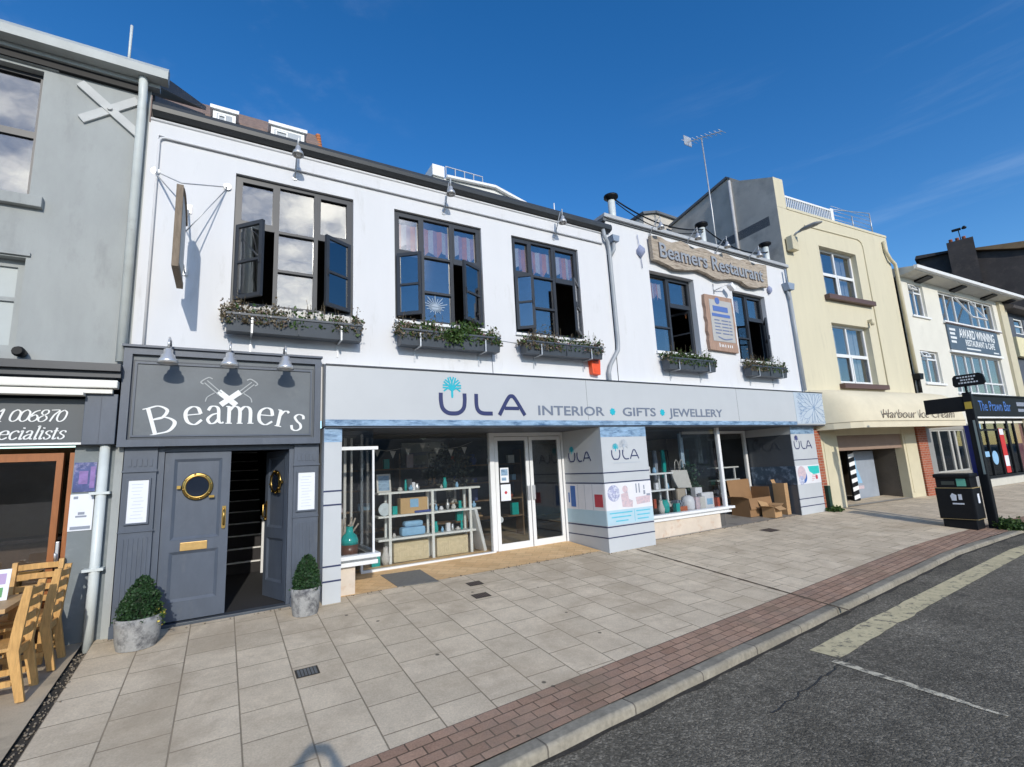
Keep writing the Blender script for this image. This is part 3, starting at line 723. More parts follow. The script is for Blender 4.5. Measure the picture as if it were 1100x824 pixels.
def window_box(x0, x1, z0, z1, label, dry, green, bloom, pink, yb=-.05, dep=.24):
    t = thing('window_box', label, 'window box', ((x0 + x1) / 2, yb, z0), 0, 'planted boxes under the upstairs windows')
    y0 = yb - dep; mb = MB()
    mb.prism([(y0 + .035, z0), (yb - .01, z0), (yb - .01, z1 - .03), (y0, z1 - .03)], x0, x1, 'x')
    mb.box(x0 - .012, x1 + .012, y0 - .015, y0 + .012, z1 - .03, z1); mb.box(x0 - .012, x0 + .012, y0 + .012, yb, z1 - .03, z1); mb.box(x1 - .012, x1 + .012, y0 + .012, yb, z1 - .03, z1)
    mb.box(x0 + .30, x0 + .31, y0 - .008, y0 + .02, z0 + .02, z1 - .03); mb.box((x0 + x1) / 2, (x0 + x1) / 2 + .008, y0 - .006, y0 + .02, z0 + .01, z1 - .03)
    part('trough', mb, m_darkgrey, t)
    mb = MB(); mb.box(x0 + .015, x1 - .015, y0 + .02, yb - .02, z1 - .035, z1 - .028); part('soil', mb, m_soil, t)
    for fx in (.17, .83):
        bx = x0 + (x1 - x0) * fx; mb = MB()
        mb.box(bx - .012, bx + .012, y0 - .022, y0 - .016, z0 - .02, z1 - .06); mb.box(bx - .012, bx + .012, y0 - .016, 0.0, z0 - .026, z0 - .006); mb.box(bx - .012, bx + .012, -.012, 0.0, z0 - .22, z0 - .026)
        part('bracket', mb, m_steel, t)
    mb = MB(); leafy(mb, x0 - .03, x1 + .03, y0 + .02, yb, z1 - .04, .32, green, .055); part('foliage', mb, m_leaf, t)
    mb = MB(); leafy(mb, x0 - .08, x0 + (x1 - x0) * .42, y0, yb, z1 - .05, .40, dry, .036); stems(mb, x0, x1, y0 + .03, yb - .03, z1 - .03, .36, 40)
    leafy(mb, x0 + (x1 - x0) * .75, x1 + .05, y0, yb, z1 - .05, .34, dry // 3, .032); part('dry_foliage', mb, m_dryleaf, t)
    if bloom:
        mb = MB(); leafy(mb, x0 - .05, x1, y0, yb, z1, .12, bloom, .025); part('blossoms', mb, m_bloom, t)
    if pink:
        mb = MB(); leafy(mb, x0, x1, y0, yb, z1, .2, pink, .028); part('blossoms', mb, m_pinkbloom, t)
    return t

# ================================================================== left grey building
gb = thing('grey_building', 'grey rendered building with white gutter and cross shaped tie plate, cut by the left edge', 'building', (-4, 0, 0))
holes = [(-4.6, -2.16, 5.14, 6.95), (-4.6, -2.12, 3.30, 4.44)]
mb = wall_grid(MB(), -9, -1.06, 3.04, 7.12, holes, 0, .22)
part('wall', mb, m_greywall, gb)
mb = MB(); mb.box(-9, -2.02, -.08, .05, 5.08, 5.22, .008); mb.box(-9, -2.08, -.03, .03, 4.46, 4.50); mb.box(-9, -2.02, -.035, .02, 6.99, 7.03)
part('sill', mb, m_greywall, gb, split=.06)
mb = MB()
for zz in (3.3,): frame_bars(mb, -4.6, -2.12, zz, 4.44, .12, .19, .09, [-3.3], [3.95], .05)
w_ = part('window', mb, m_greywall, gb); pb = MB(); pb.box(-4.52, -2.2, .15, .158, 3.38, 4.36); part('pane', pb, mat('painted_over_pane', (.40, .44, .44), .5, .05), w_)
mb = MB(); frame_bars(mb, -4.6, -2.16, 5.22, 6.95, .10, .18, .05, [-3.3], [6.10], .09)
w_ = part('window', mb, m_dark, gb); pb = MB(); pb.box(-4.56, -2.2, .13, .138, 5.26, 6.91); part('pane', pb, g_first, w_)
mb = MB(); room(mb, -8.9, -1.2, .23, 3.5, 3.1, 7.05); part('interior', mb, m_inside, gb)
mb = MB(); P = [(-.26, 7.16), (-.26, 7.28), (-.20, 7.36), (-.08, 7.38), (-.08, 7.16)]
mb.prism(P, -9, -.86, 'x'); mb.box(-9, -.96, -.10, .02, 7.10, 7.155); part('gutter', mb, mat('dull_white_gutter', (.40, .43, .425), .5, .15, 2), gb)
mb = MB(); mb.box(-9, -1.10, -.06, 0.0, 7.0, 7.095); part('eaves_board', mb, m_black, gb)
mb = MB(); mb.prism([(-.1, 7.37), (11.0, 14.9), (11.0, 14.75), (-.02, 7.2)], -9, -1.02, 'x'); mb.prism([(.08, 7.1), (11, 14.6), (11, 5), (.08, 5)], -1.058, -1.03, 'x'); part('roof', mb, m_slate, gb)
mb = MB(); mb.tube([(-1.14, -.16, 7.2), (-1.14, -.08, 6.95), (-1.14, -.07, 3.22)], .052, 14); part('downpipe', mb, m_pvc, gb)
mb = MB()
for s, l in ((1, .42), (-1, .37)):
    mb.M = Matrix.Translation((-1.48, 0, 6.64)) @ Matrix.Rotation(R(40 * s), 4, 'Y'); mb.box(-l, l, -.035 - (.012 if s > 0 else 0), -.0, -.055, .055, .006)
mb.M = Matrix.Translation((-1.48, -.05, 6.64)); mb.lathe([(.03, -.025), (.03, .0)], (0, 0, 0), 8, 'y'); part('tie_plate', mb, mat('white_iron', (.46, .475, .47), .6, .15), gb)
mb = MB(); mb.tube([(-1.33, -.05, 7.3), (-1.33, -.05, 7.98)], .017, 8); part('mast', mb, m_pvc, gb)
mb = MB(); mb.box(-9, -1.10, -.30, 0, 3.06, 3.15); mb.box(-9, -1.10, -.24, 0, 2.99, 3.06); part('cornice', mb, m_dark, gb)
mb = MB(); mb.lathe([(.045, -.17), (.06, -.12), (.05, 0)], (-2.05, -.02, 3.27), 12, 'y'); part('floodlight', mb, m_black, gb)

sf = thing('chip_shop_front', 'dark grey shop front with italic white lettering and brown wooden frames at the far left', 'shop front', (-4, 0, 0))
mb = MB(); mb.box(-9, -1.43, -.10, .3, 2.22, 2.74); fas = part('fascia', mb, mat('charcoal_fascia', (.070, .080, .088), .45, .08), sf)
mb = MB(); mb.box(-9, -1.43, -.125, -.10, 2.205, 2.228); part('fascia_trim', mb, m_trim, sf)
mb = MB()
x = -2.19
for ch in '1 006870': x += serif_glyph(mb, ch, x, 2.475, .095, -.101, 0, .28, .20, .08) * .84
x = -2.245
for ch in 'pecialists': x += serif_glyph(mb, ch, x, 2.275, .095, -.101, 0, .28, .21, .08) * .95
o = part('lettering', mb, m_letter, fas)
mb = MB(); mb.box(-1.425, -1.12, -.16, .0, 2.20, 2.80, .006); mb.box(-1.28, -1.272, -.166, -.158, 2.22, 2.78); part('pilaster_block', mb, m_paint, sf)
mb = MB(); mb.box(-9, -1.12, -.26, -.12, 2.86, 2.955, .012); mb.box(-9, -1.17, -.22, -.13, 2.80, 2.85); mb.box(-9, -1.42, -.29, -.16, 2.765, 2.80); part('awning_cassette', mb, mat('awning_cream_white', (.74, .73, .68), .5, .05), sf)
mb = MB(); mb.box(-1.50, -1.06, .0, .25, -.4, 2.21); mb.box(-9, -1.06, .25, .3, -.4, 2.21) if False else None
part('wall', mb, mat('blue_grey_side_wall', (.18, .205, .215), .75, .12, 2, c2=(.26, .28, .28), c2thr=(.5, .75)), sf)
mb = MB()
for a, b in ((-1.66, -1.60), (-1.545, -1.50)): mb.box(a, b, .02, .10, -.2, 2.12)
mb.box(-9, -1.66, .03, .10, 2.03, 2.12); mb.box(-1.60, -1.545, .03, .09, -.2, .12); part('door_frame', mb, m_doorwood, sf)
mb = MB(); mb.box(-9, -1.66, .06, .068, .3, 2.03); part('pane', mb, g_shop, sf)
mb = MB(); mb.box(-9, -1.66, .03, .12, -.3, .3); part('stall_riser', mb, mat('dark_riser_wood', (.12, .05, .022), .5, .25, 4, stretch=(6, 6, 1)), sf)
mb = MB(); room(mb, -9, -1.5, .3, 6, -.2, 2.2); part('interior', mb, mat('warm_cafe_wall', (.20, .145, .09), .8, .2, 2), sf)
mb = MB(); mb.box(-4.2, -2.1, 2.6, 3.1, -.1, .95, .02); mb.box(-4.3, -2.0, 2.5, 3.2, .95, 1.0); part('counter', mb, mat('dark_counter_wood', (.07, .04, .025), .5, .3, 4, stretch=(6, 6, 1)), sf)
mb = MB(); mb.box(-3.6, -2.0, .9, 1.5, .62, .66); mb.box(-3.5, -3.42, 1.1, 1.18, -.1, .62); mb.box(-2.2, -2.12, 1.1, 1.18, -.1, .62); part('inside_table', mb, m_wood, sf)
mb = MB(); mb.box(-1.585, -1.555, -.03, .02, .85, 1.12, .006); mb.tube([(-1.57, -.05, .92), (-1.57, -.08, 1.0)], .012, 8); part('door_lock', mb, m_steel, sf)
mb = MB(); mb.tube([(-1.215, -.07, 2.2), (-1.215, -.07, .6), (-1.22, -.08, -.14)], .05, 14)
for zz in (1.62, .76): mb.box(-1.32, -1.13, -.125, -.0, zz, zz + .03)
single('drainpipe', mb, m_pvc, 'white plastic drainpipe running down to the pavement between the two dark shop fronts', 'pipe')
m_poster1 = mat('seascape_poster', (.06, .08, .22), .35, .5, 9, c2=(.40, .38, .55), c2thr=(.52, .7), c2scale=7)
t = thing('poster', 'dark blue poster, upper of the two sheets beside the white drainpipe', 'poster', (-1.385, 0, 1.66))
mb = MB(); mb.box(-1.49, -1.285, -.012, 0, 1.66, 2.00); part('sheet', mb, m_poster1, t); mb = MB(); mb.box(-1.44, -1.36, -.014, -.012, 1.75, 1.9); mb.box(-1.34, -1.295, -.014, -.012, 1.7, 1.95); part('picture', mb, mat('violet_print', (.22, .14, .36), .4, .4, 12), t)
t = thing('poster', 'white notice sheet, lower of the two sheets beside the white drainpipe', 'poster', (-1.385, 0, 1.22))
mb = MB(); mb.box(-1.50, -1.285, -.012, 0, 1.22, 1.635); part('sheet', mb, m_paper, t)
mb = MB(); mb.box(-1.44, -1.34, -.0145, -.012, 1.37, 1.39); mb.box(-1.42, -1.36, -.0145, -.012, 1.40, 1.43); mb.box(-1.48, -1.30, -.0145, -.012, 1.235, 1.27); mb.box(-1.47, -1.43, -.0145, -.012, 1.58, 1.61); part('print', mb, m_print, t)

# ================================================================== white building (left half)
wb = thing('white_building', 'white rendered two storey building with three charcoal windows above the restaurant and gift shop', 'building', (3, 0, 0))
WIN = [(0.0, 1.68, 4.14, 6.15), (2.36, 4.02, 4.18, 6.15), (4.68, 6.31, 4.18, 6.15)]
mb = wall_grid(MB(), -1.06, 7.14, 2.5, 6.62, WIN, 0, .20)
mb.face([(7.14, 0, 2.5), (7.14, 8, 2.5), (7.14, 8, 6.62), (7.14, 0, 6.62)])
part('wall', mb, m_white, wb)
mb = MB(); mb.box(-1.04, 7.0, -.028, -.002, 6.44, 6.66); mb.box(-1.04, -.94, -.028, -.002, 3.42, 6.44)
mb.tube([(-.93, -.03, 3.42), (-.93, -.03, 6.36), (-.91, -.03, 6.40), (-.87, -.03, 6.42), (7.0, -.03, 6.42)], .016, 8)
mb.tube([(-1.04, -.03, 6.66), (7.0, -.03, 6.66)], .022, 8); part('cornice', mb, m_white, wb)
mb = MB(); mb.prism([(-.14, 6.74), (-.15, 6.80), (-.13, 6.86), (0, 6.88), (0, 6.70), (-.06, 6.70)], -1.02, 7.22, 'x'); part('gutter', mb, m_gutter, wb)
mb = MB(); mb.prism([(0, 6.62), (0, 6.88), (3.2, 7.3), (8, 7.3), (8, 6.62)], -1.03, 7.10, 'x'); part('roof', mb, m_slate, wb)
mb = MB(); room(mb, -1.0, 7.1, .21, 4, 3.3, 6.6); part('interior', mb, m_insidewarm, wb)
pw = [window_boxed(wb, *WIN[0], .565, 1.12, 5.38, (5.36, 4.75), 47, 30, g=g_first),
      window_boxed(wb, *WIN[1], 2.87, 3.42, 5.38, (5.40, 4.75), 38, 28),
      window_boxed(wb, *WIN[2], 5.13, 5.68, 5.38, (5.40, 4.75), 38, 42)]
def valance(w, x0, x1, za, zb, n, dy=0.0):
    mb = MB(); k = 0; mb.M = Matrix.Translation((0, dy, 0))
    for i in range(n):
        a = x0 + (x1 - x0) * i / n; b = x0 + (x1 - x0) * (i + 1) / n
        mb.mi = (i * 7 + 3) % 3
        mb.face([(a, .15 + .03 * (i % 2), zb), (a, .15 + .03 * (i % 2), za + .05 * ((i * 5) % 3)), (b, .18 - .03 * (i % 2), za + .05 * ((i * 3) % 4)), (b, .18 - .03 * (i % 2), zb)])
    part('valance', mb, [mat('orange_voile', (.80, .30, .10), .9, .25, 8), mat('white_voile', (.78, .72, .66), .9, .15, 6), mat('rose_voile', (.58, .34, .32), .9, .25, 8)], w)
valance(pw[1], 2.45, 3.95, 5.46, 5.98, 18); valance(pw[2], 4.75, 6.25, 5.46, 5.98, 18)
mb = MB()
for k in range(11):
    a = PI * (k / 10); l = .24 if k % 2 else .18
    ribbon(mb, [(3.10, 4.52), (3.10 + l * math.cos(a) * 1.0, 4.52 + l * math.sin(a) * .85)], .012, .012, y=.088, sm=False)
    ribbon(mb, [(3.10, 4.50), (3.10 + l * .7 * math.cos(-a), 4.50 + l * .5 * math.sin(-a))], .011, .011, y=.088, sm=False)
part('coral_sticker', mb, mat('frosted_sticker', (.34, .42, .52), .6, .1), pw[1])
mb = MB(); mb.tube([(7.0, -.09, 6.72), (7.02, -.1, 6.56), (7.12, -.07, 6.46), (7.15, -.07, 6.3), (7.17, -.07, 4.20), (7.15, -.07, 4.02), (6.90, -.07, 3.68), (6.84, -.07, 3.52), (6.84, -.07, 3.30)], .042, 12)
mb.tube([(7.28, -.09, 6.5), (7.27, -.09, 6.3), (7.17, -.07, 6.14)], .04, 10); part('downpipe', mb, m_greypipe, wb)
mb = MB(); mb.prism([(7.19, 6.62), (7.40, 6.62), (7.37, 6.48), (7.22, 6.48)], -.17, -.01, 'y'); part('hopper', mb, mat('blue_grey_hopper', (.25, .31, .40), .5, .08), wb)
mb = MB(); mb.box(-.11, 1.79, -.11, .0, 3.99, 4.10, .012)
for i in range(60):
    r_ = rnd.uniform(.012, .03); mb.lathe([(r_ * .8, -r_), (r_, 0), (r_ * .5, r_)], (-.09 + rnd.random() * 1.86, -.105 + rnd.uniform(-.01, .03), 4.095 + rnd.uniform(-.02, .02)), 7)
part('sill', mb, mat('weathered_white_stone', (.62, .60, .56), .85, .2, 14, .4, 40), wb, split=0.06)
mb = MB(); mb.box(2.34, 4.06, -.05, .0, 4.13, 4.175); mb.box(4.66, 6.34, -.05, .0, 4.13, 4.175); part('sill', mb, m_trim, wb, split=0.06)
mb = MB(); mb.prism([(6.37, 3.46), (6.57, 3.44), (6.59, 3.76), (6.35, 3.76)], -.12, -.0, 'y', .012); mb.box(6.41, 6.53, -.128, -.121, 3.50, 3.56)
single('alarm_box', mb, m_orange, 'orange burglar alarm box on the white wall beside the drainpipe', 'alarm box')

window_box(-.03, 1.75, 3.69, 3.94, 'wide slate grey window box with pale blooms under the window nearest the hanging sign', 1500, 500, 260, 0)
window_box(2.37, 4.16, 3.70, 3.96, 'slate grey window box with green clump and pink blooms under the middle window', 900, 1500, 0, 160)
mb = MB()
for _ in range(420): mb.leaf((3.27 + rnd.gauss(0, .10), -.30 - abs(rnd.gauss(0, .03)), 3.98 - abs(rnd.gauss(0, .09))), .05)
for _ in range(500): mb.leaf((3.62 + rnd.gauss(0, .11), -.17 + rnd.gauss(0, .05), 3.98 + abs(rnd.gauss(.03, .10))), .055)
single('trailing_plant', mb, m_leaf, 'bright green plant trailing over the front of the middle left window box', 'plant')
window_box(4.72, 6.52, 3.73, 3.97, 'slate grey window box with feathery dry plants just left of the orange alarm box', 1400, 650, 0, 120)
window_box(8.46, 10.02, 3.66, 3.92, 'grey window box full of green leaves to the left of the wooden menu board', 300, 1600, 0, 40)
window_box(11.42, 12.95, 3.66, 3.92, 'grey window box with dry and green plants to the right of the wooden menu board', 900, 800, 0, 60)

def gooseneck(x, zsh, ysh, zb, name, label, group, shade=m_steel, r=.085):
    t = thing(name, label, 'lamp', (x, 0, zb), 0, group)
    mb = MB(); mb.tube([(x, -.01, zb), (x, -.05, zb + .02), (x, -.09, zb + .10), (x, ysh * .8, zsh + .22), (x, ysh, zsh + .26), (x, ysh, zsh + .10)], .011, 8)
    mb.lathe([(.035, -.014), (.035, 0)], (x, 0, zb), 12, 'y'); part('arm', mb, m_steel, t)
    mb = MB(); mb.lathe([(.018, .12), (.035, .10), (.04, .05), (r * .8, .02), (r, -.04), (r - .006, -.04), (r * .76, .01), (.03, .045)], (x, ysh, zsh), 20, cap=False); part('shade', mb, shade, t)
    mb = MB(); mb.lathe([(.002, -.055), (.028, -.045), (.038, -.01), (.022, .04)], (x, ysh, zsh), 14); part('bulb', mb, mat('frosted_bulb', (.78, .78, .76), .25, .05), t)
g_ = 'metal lamps along the eaves of the white buildings'
for x, l in ((.79, 'metal eaves lamp above the window that reflects bright cloud'), (3.27, 'metal eaves lamp above the middle of the three left windows'), (5.70, 'metal eaves lamp above the window nearest the grey drainpipe')):
    gooseneck(x, 6.50, -.35, 6.28, 'eaves_lamp', l, g_)
for x, l in ((8.52, 'first metal lamp above the wooden restaurant board, nearest the drainpipe'), (9.80, 'second metal lamp above the wooden restaurant board, over its middle left'), (10.92, 'third metal lamp above the wooden restaurant board, over its middle right'), (12.28, 'last metal lamp above the wooden restaurant board, nearest the cream house')):
    gooseneck(x, 6.98, -.38, 6.93, 'eaves_lamp', l, g_)

# hanging sign
t = thing('hanging_sign', 'worn timber hanging sign held out from the white wall by thin rods', 'hanging sign', (-.55, 0, 4.25))
mb = MB(); mb.prism([(-.28, 4.24), (-1.0, 4.30), (-1.0, 5.15), (-.80, 5.20), (-.5, 5.16), (-.28, 5.04)], -.575, -.545, 'x'); part('board', mb, mat('pale_sign_panel', (.62, .63, .62), .7, .1), t)
mb = MB(); mb.box(-.605, -.535, -1.06, -1.0, 4.26, 5.22); mb.box(-.605, -.535, -1.06, -.26, 4.19, 4.26) ; mb.tube([(-.55, -1.0, 5.2), (-.55, -.8, 5.235), (-.55, -.5, 5.195), (-.55, -.28, 5.07)], .025, 8)
part('frame', mb, m_oldwood, t)
mb = MB(); tip = (-.56, -1.02, 5.26)
for q in ((-.95, -.01, 5.90), (-.10, -.01, 5.89)):
    mb.tube([tip, q], .008, 6); mb.lathe([(.05, -.03), (.05, 0)], (q[0], 0, q[2]), 10, 'y')
mb.tube([(-.10, -.02, 5.87), (-.54, -.30, 4.98)], .008, 6); mb.tube([(-.95, -.02, 5.87), (-.57, -.55, 5.22)], .008, 6)
mb.tube([(-.55, 0, 5.44), (-.55, -.30, 5.10)], .012, 6); mb.tube([(-.55, 0, 4.52), (-.55, -.28, 4.52)], .012, 6)
mb.box(-.59, -.51, -.02, 0, 5.38, 5.50); mb.box(-.59, -.51, -.02, 0, 4.47, 4.57); part('bracket', mb, m_steel, t)

# ================================================================== restaurant entrance
rf = thing('restaurant_front', 'slate blue restaurant entrance with a big lettered sign, two doors and porthole windows', 'shop front', (0, 0, 0))
mb = MB(); mb.box(-1.09, 1.19, -.10, -.003, 2.17, 3.39); sg = part('sign_panel', mb, m_paint2, rf)
mb = MB(); frame_bars(mb, -1.10, 1.195, 2.165, 3.40, -.155, -.10, .085); mb.box(-1.12, 1.21, -.19, -.10, 3.402, 3.43)
frame_bars(mb, -.985, 1.075, 2.285, 3.225, -.118, -.1005, .022); part('sign_frame', mb, m_paint, rf)
mb = MB(); frame_bars(mb, -1.007, 1.10, 2.26, 3.25, -.104, -.1002, .012); part('sign_groove', mb, m_groove, rf)
mb = MB()
for ch, x, z, s, rot in (('B', -.80, 2.30, .232, .27), ('e', -.445, 2.425, .232, .12), ('a', -.215, 2.445, .232, .05), ('m', .005, 2.455, .232, 0), ('e', .37, 2.445, .232, -.08), ('r', .595, 2.425, .232, -.18), ('s', .775, 2.385, .232, -.30)):
    serif_glyph(mb, ch, x, z, s * (1.0 if ch != 'B' else 1.02), -.1015, rot, 0, .185, .055)
part('lettering', mb, m_letter, sg)
mb = MB()       # emblem: a white cross of two thick strokes, with two fine outlined tools crossed over it
ribbon(mb, [(-.08, 2.88), (.13, 2.70)], .07, .07, y=-.1015, sm=False); ribbon(mb, [(.17, 2.88), (-.05, 2.70)], .07, .07, y=-.1045, sm=False); part('emblem_cross', mb, m_letter, sg); mb = MB()
for s in (-1, 1):
    c = .045
    ribbon(mb, [(c + s * .09, 2.86), (c + s * .26, 3.02)], .012, .012, y=-.1015, sm=False); ribbon(mb, [(c + s * .12, 2.83), (c + s * .29, 2.99)], .012, .012, y=-.1015, sm=False)
    ribbon(mb, [(c + s * .20, 3.045), (c + s * .25, 3.06), (c + s * .33, 3.0), (c + s * .30, 2.97)], .014, .014, y=-.1015)
    ribbon(mb, [(c + s * .17, 2.86), (c + s * .25, 2.80), (c + s * .27, 2.74)], .012, .012, y=-.1015)
part('emblem_tools', mb, mat('faded_white_lines', (.36, .385, .40), .5, .1), sg, split=.05)
mb = MB()
for x0, x1 in ((-1.03, -.70), (.87, 1.195)):
    mb.box(x0, x1, -.055, .10, .12, 2.165); mb.box(x0 - .012, x1 + .012, -.08, .10, -.25, .12); mb.box(x0 - .01, x1 + .01, -.075, -.055, 1.86, 1.885); mb.box(x0 - .01, x1 + .01, -.07, -.055, 1.15, 1.165)
    for i in range(6):
        xx = x0 + .05 + i * (x1 - x0 - .1) / 5; mb.box(xx - .009, xx + .009, -.064, -.0552, .30, 1.08)
    for i in range(5):
        xx = x0 + .06 + i * (x1 - x0 - .12) / 4; mb.box(xx - .016, xx + .016, -.064, -.0552, 1.93, 2.02)
part('pilaster', mb, m_paint, rf, split=0.1)
mb = MB(); mb.box(-1.12, -1.042, -.03, -.001, -.3, 2.165); part('side_strip', mb, m_greywall, rf)
mb = MB(); mb.box(-.70, -.63, -.01, .14, .02, 2.165); mb.box(.81, .87, -.01, .14, .02, 2.165); mb.box(-.63, .81, .0, .14, 2.10, 2.165); part('door_frame', mb, m_paint, rf)
mb = MB(); mb.box(-.70, .87, -.05, .20, -.25, .03, .006); mb.box(-.63, .81, -.10, -.05, -.25, -.03); part('threshold', mb, m_darkgrey, rf)
def door_leaf(name, M, w, label):
    """panelled leaf, hinged at local x=0, running to x=w, facing local -y"""
    mb = MB(); mb.M = M; s = 1 if w > 0 else -1; W = abs(w)
    def bx(m_, a, b, y0, y1, z0, z1): m_.box(min(s * a, s * b), max(s * a, s * b), y0, y1, z0, z1)
    H0, H1 = .045, 2.095
    for a, b, c, d in ((0, .1, H0, H1), (W - .1, W, H0, H1), (.1, W - .1, H0, H0 + .22), (.1, W - .1, .86, 1.0), (.1, W - .1, H1 - .09, H1)): bx(mb, a, b, 0, .045, c, d)
    bx(mb, .1, W - .1, .018, .040, H0 + .22, .86); bx(mb, .1, W - .1, .018, .040, 1.0, H1 - .09)
    for c, d in ((H0 + .22, .86), (1.0, H1 - .09)):       # bolection moulding, catching the light on its lower slope
        q = .1
        for a0, b0, a1, b1 in ((q, c, W - q, c), (q, d, W - q, d)):
            dz = .035 if b0 == c else -.035
            pts = [(q, -.004, b0), (W - q, -.004, b0), (W - q - .035, .017, b0 + dz), (q + .035, .017, b0 + dz)]
            mb.face([(s * x, y, z) for x, y, z in pts])
        for xx, dx in ((q, .035), (W - q, -.035)):
            pts = [(xx, -.004, c), (xx, -.004, d), (xx + dx, .017, d - .035), (xx + dx, .017, c + .035)]
            mb.face([(s * x, y, z) for x, y, z in pts])
    d = part(name, mb, m_paint, rf, label)
    mb = MB(); mb.M = M; cx = s * W * .5
    mb.lathe([(.126, .0), (.168, .0), (.172, -.012), (.160, -.022), (.150, -.018), (.146, -.030), (.128, -.030), (.122, .0)], (cx, .0, 1.65), 36, 'y', cap=False)
    for k in range(8):
        a = k * PI / 4 + .2; mb.lathe([(.002, -.034), (.012, -.032), (.014, -.02)], (cx + .157 * math.cos(a), 0, 1.65 + .157 * math.sin(a)), 8, 'y')
    mb.box(cx - s * .20 - .02, cx - s * .20 + .02, -.035, .0, 1.63, 1.67); mb.box(cx + .13, cx + .19, -.05, -.02, 1.50, 1.53)
    part('porthole', mb, m_brass, d)
    mb = MB(); mb.M = M; mb.lathe([(.125, -.012), (.125, -.006)], (cx, 0, 1.65), 32, 'y'); part('porthole_glass', mb, mat('dark_porthole_glass', (.012, .018, .032), .05, .1, spec=.8), d)
    hx = s * (W - .055); mb = MB(); mb.M = M; mb.box(hx - .022, hx + .022, -.008, 0, 1.10, 1.38); mb.tube([(hx, -.008, 1.14), (hx, -.05, 1.16), (hx, -.05, 1.32), (hx, -.008, 1.34)], .011, 8); mb.lathe([(.02, -.02), (.02, 0)], (hx, -.008, 1.115), 10, 'y')
    part('handle', mb, m_brass, d)
    return d, M
d1, M1 = door_leaf('door', Matrix.Translation((-.625, .02, 0)), .725, 'closed slate blue door leaf with brass porthole and letter plate')
mb = MB(); mb.M = M1; mb.box(.21, .50, -.012, 0, .865, .965, .004); mb.box(.235, .475, -.016, -.0125, .885, .945); part('letter_plate', mb, mat('polished_brass', (.52, .34, .13), .4, .15, 12, metal=.5), d1)
d2, _ = door_leaf('door', Matrix.Translation((.805, .10, 0)) @ Matrix.Rotation(R(-71), 4, 'Z'), -.70, 'open slate blue door leaf swung into the hallway')
mb = MB(); hx0, hx1 = -.66, .84
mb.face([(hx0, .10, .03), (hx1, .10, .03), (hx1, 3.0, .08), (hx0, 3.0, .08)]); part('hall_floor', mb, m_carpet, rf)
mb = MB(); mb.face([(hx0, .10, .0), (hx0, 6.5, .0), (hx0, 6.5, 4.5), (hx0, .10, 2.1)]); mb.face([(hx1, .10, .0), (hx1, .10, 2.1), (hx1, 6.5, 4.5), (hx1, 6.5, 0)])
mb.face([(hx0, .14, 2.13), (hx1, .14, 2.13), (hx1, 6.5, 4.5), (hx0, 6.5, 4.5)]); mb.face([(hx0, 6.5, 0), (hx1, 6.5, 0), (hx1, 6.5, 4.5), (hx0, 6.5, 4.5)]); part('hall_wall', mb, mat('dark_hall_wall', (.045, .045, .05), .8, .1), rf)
st, nos = MB(), MB()
for i in range(12):
    y0 = 2.70 + i * .25; z1 = .07 + (i + 1) * .205
    st.box(hx0 + .01, .69, y0, y0 + .252, .0, z1 - .022); nos.box(hx0 + .01, .69, y0 - .025, y0 + .05, z1 - .021, z1)
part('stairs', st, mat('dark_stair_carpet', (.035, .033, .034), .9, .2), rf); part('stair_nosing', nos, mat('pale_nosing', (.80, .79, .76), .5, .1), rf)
mb = MB(); mb.box(.66, .74, 2.52, 2.62, .07, 1.15); mb.box(.63, .70, 2.50, 2.56, 1.0, 1.06); part('newel_post', mb, m_trim, rf)

for (x0, x1, z0, z1), l in (((-.965, -.765, 1.26, 1.765), 'white menu sheet in a slim case on the pilaster left of the doors'), ((.925, 1.145, 1.25, 1.765), 'white menu sheet in a slim case on the pilaster right of the doors')):
    t = thing('menu_case', l, 'menu', ((x0 + x1) / 2, -.055, z0), 0, 'menu cases either side of the restaurant doors')
    mb = MB(); frame_bars(mb, x0 - .02, x1 + .02, z0 - .02, z1 + .02, -.085, -.056, .02); part('case', mb, m_paint, t)
    mb = MB(); mb.box(x0, x1, -.072, -.056, z0, z1); part('sheet', mb, m_paper, t)
    mb = MB()
    for i in range(11): mb.box(x0 + .03 + rnd.random() * .03, x1 - .03 - rnd.random() * .05, -.0735, -.072, z0 + .05 + i * .04, z0 + .056 + i * .04)
    part('print', mb, mat('faint_print', (.50, .54, .60), .6, .1), t)
for x, l in ((-.63, 'bell shaped chrome lamp over the first letter of the slate restaurant sign'), (.03, 'bell shaped chrome lamp over the crossed emblem of the slate restaurant sign'), (.69, 'bell shaped chrome lamp over the last letters of the slate restaurant sign')):
    t = thing('sign_lamp', l, 'lamp', (x, -.15, 3.43), 0, 'bell lamps over the restaurant sign')
    mb = MB(); mb.tube([(x, -.16, 3.43), (x, -.20, 3.50), (x, -.36, 3.50), (x, -.42, 3.44), (x, -.42, 3.36)], .013, 8); part('arm', mb, m_chrome, t)
    mb = MB(); mb.lathe([(.02, .16), (.05, .145), (.052, .09), (.075, .075), (.08, .04), (.105, .015), (.112, -.03), (.104, -.03), (.07, .03)], (x, -.42, 3.19), 24, cap=False); part('shade', mb, m_chrome, t)

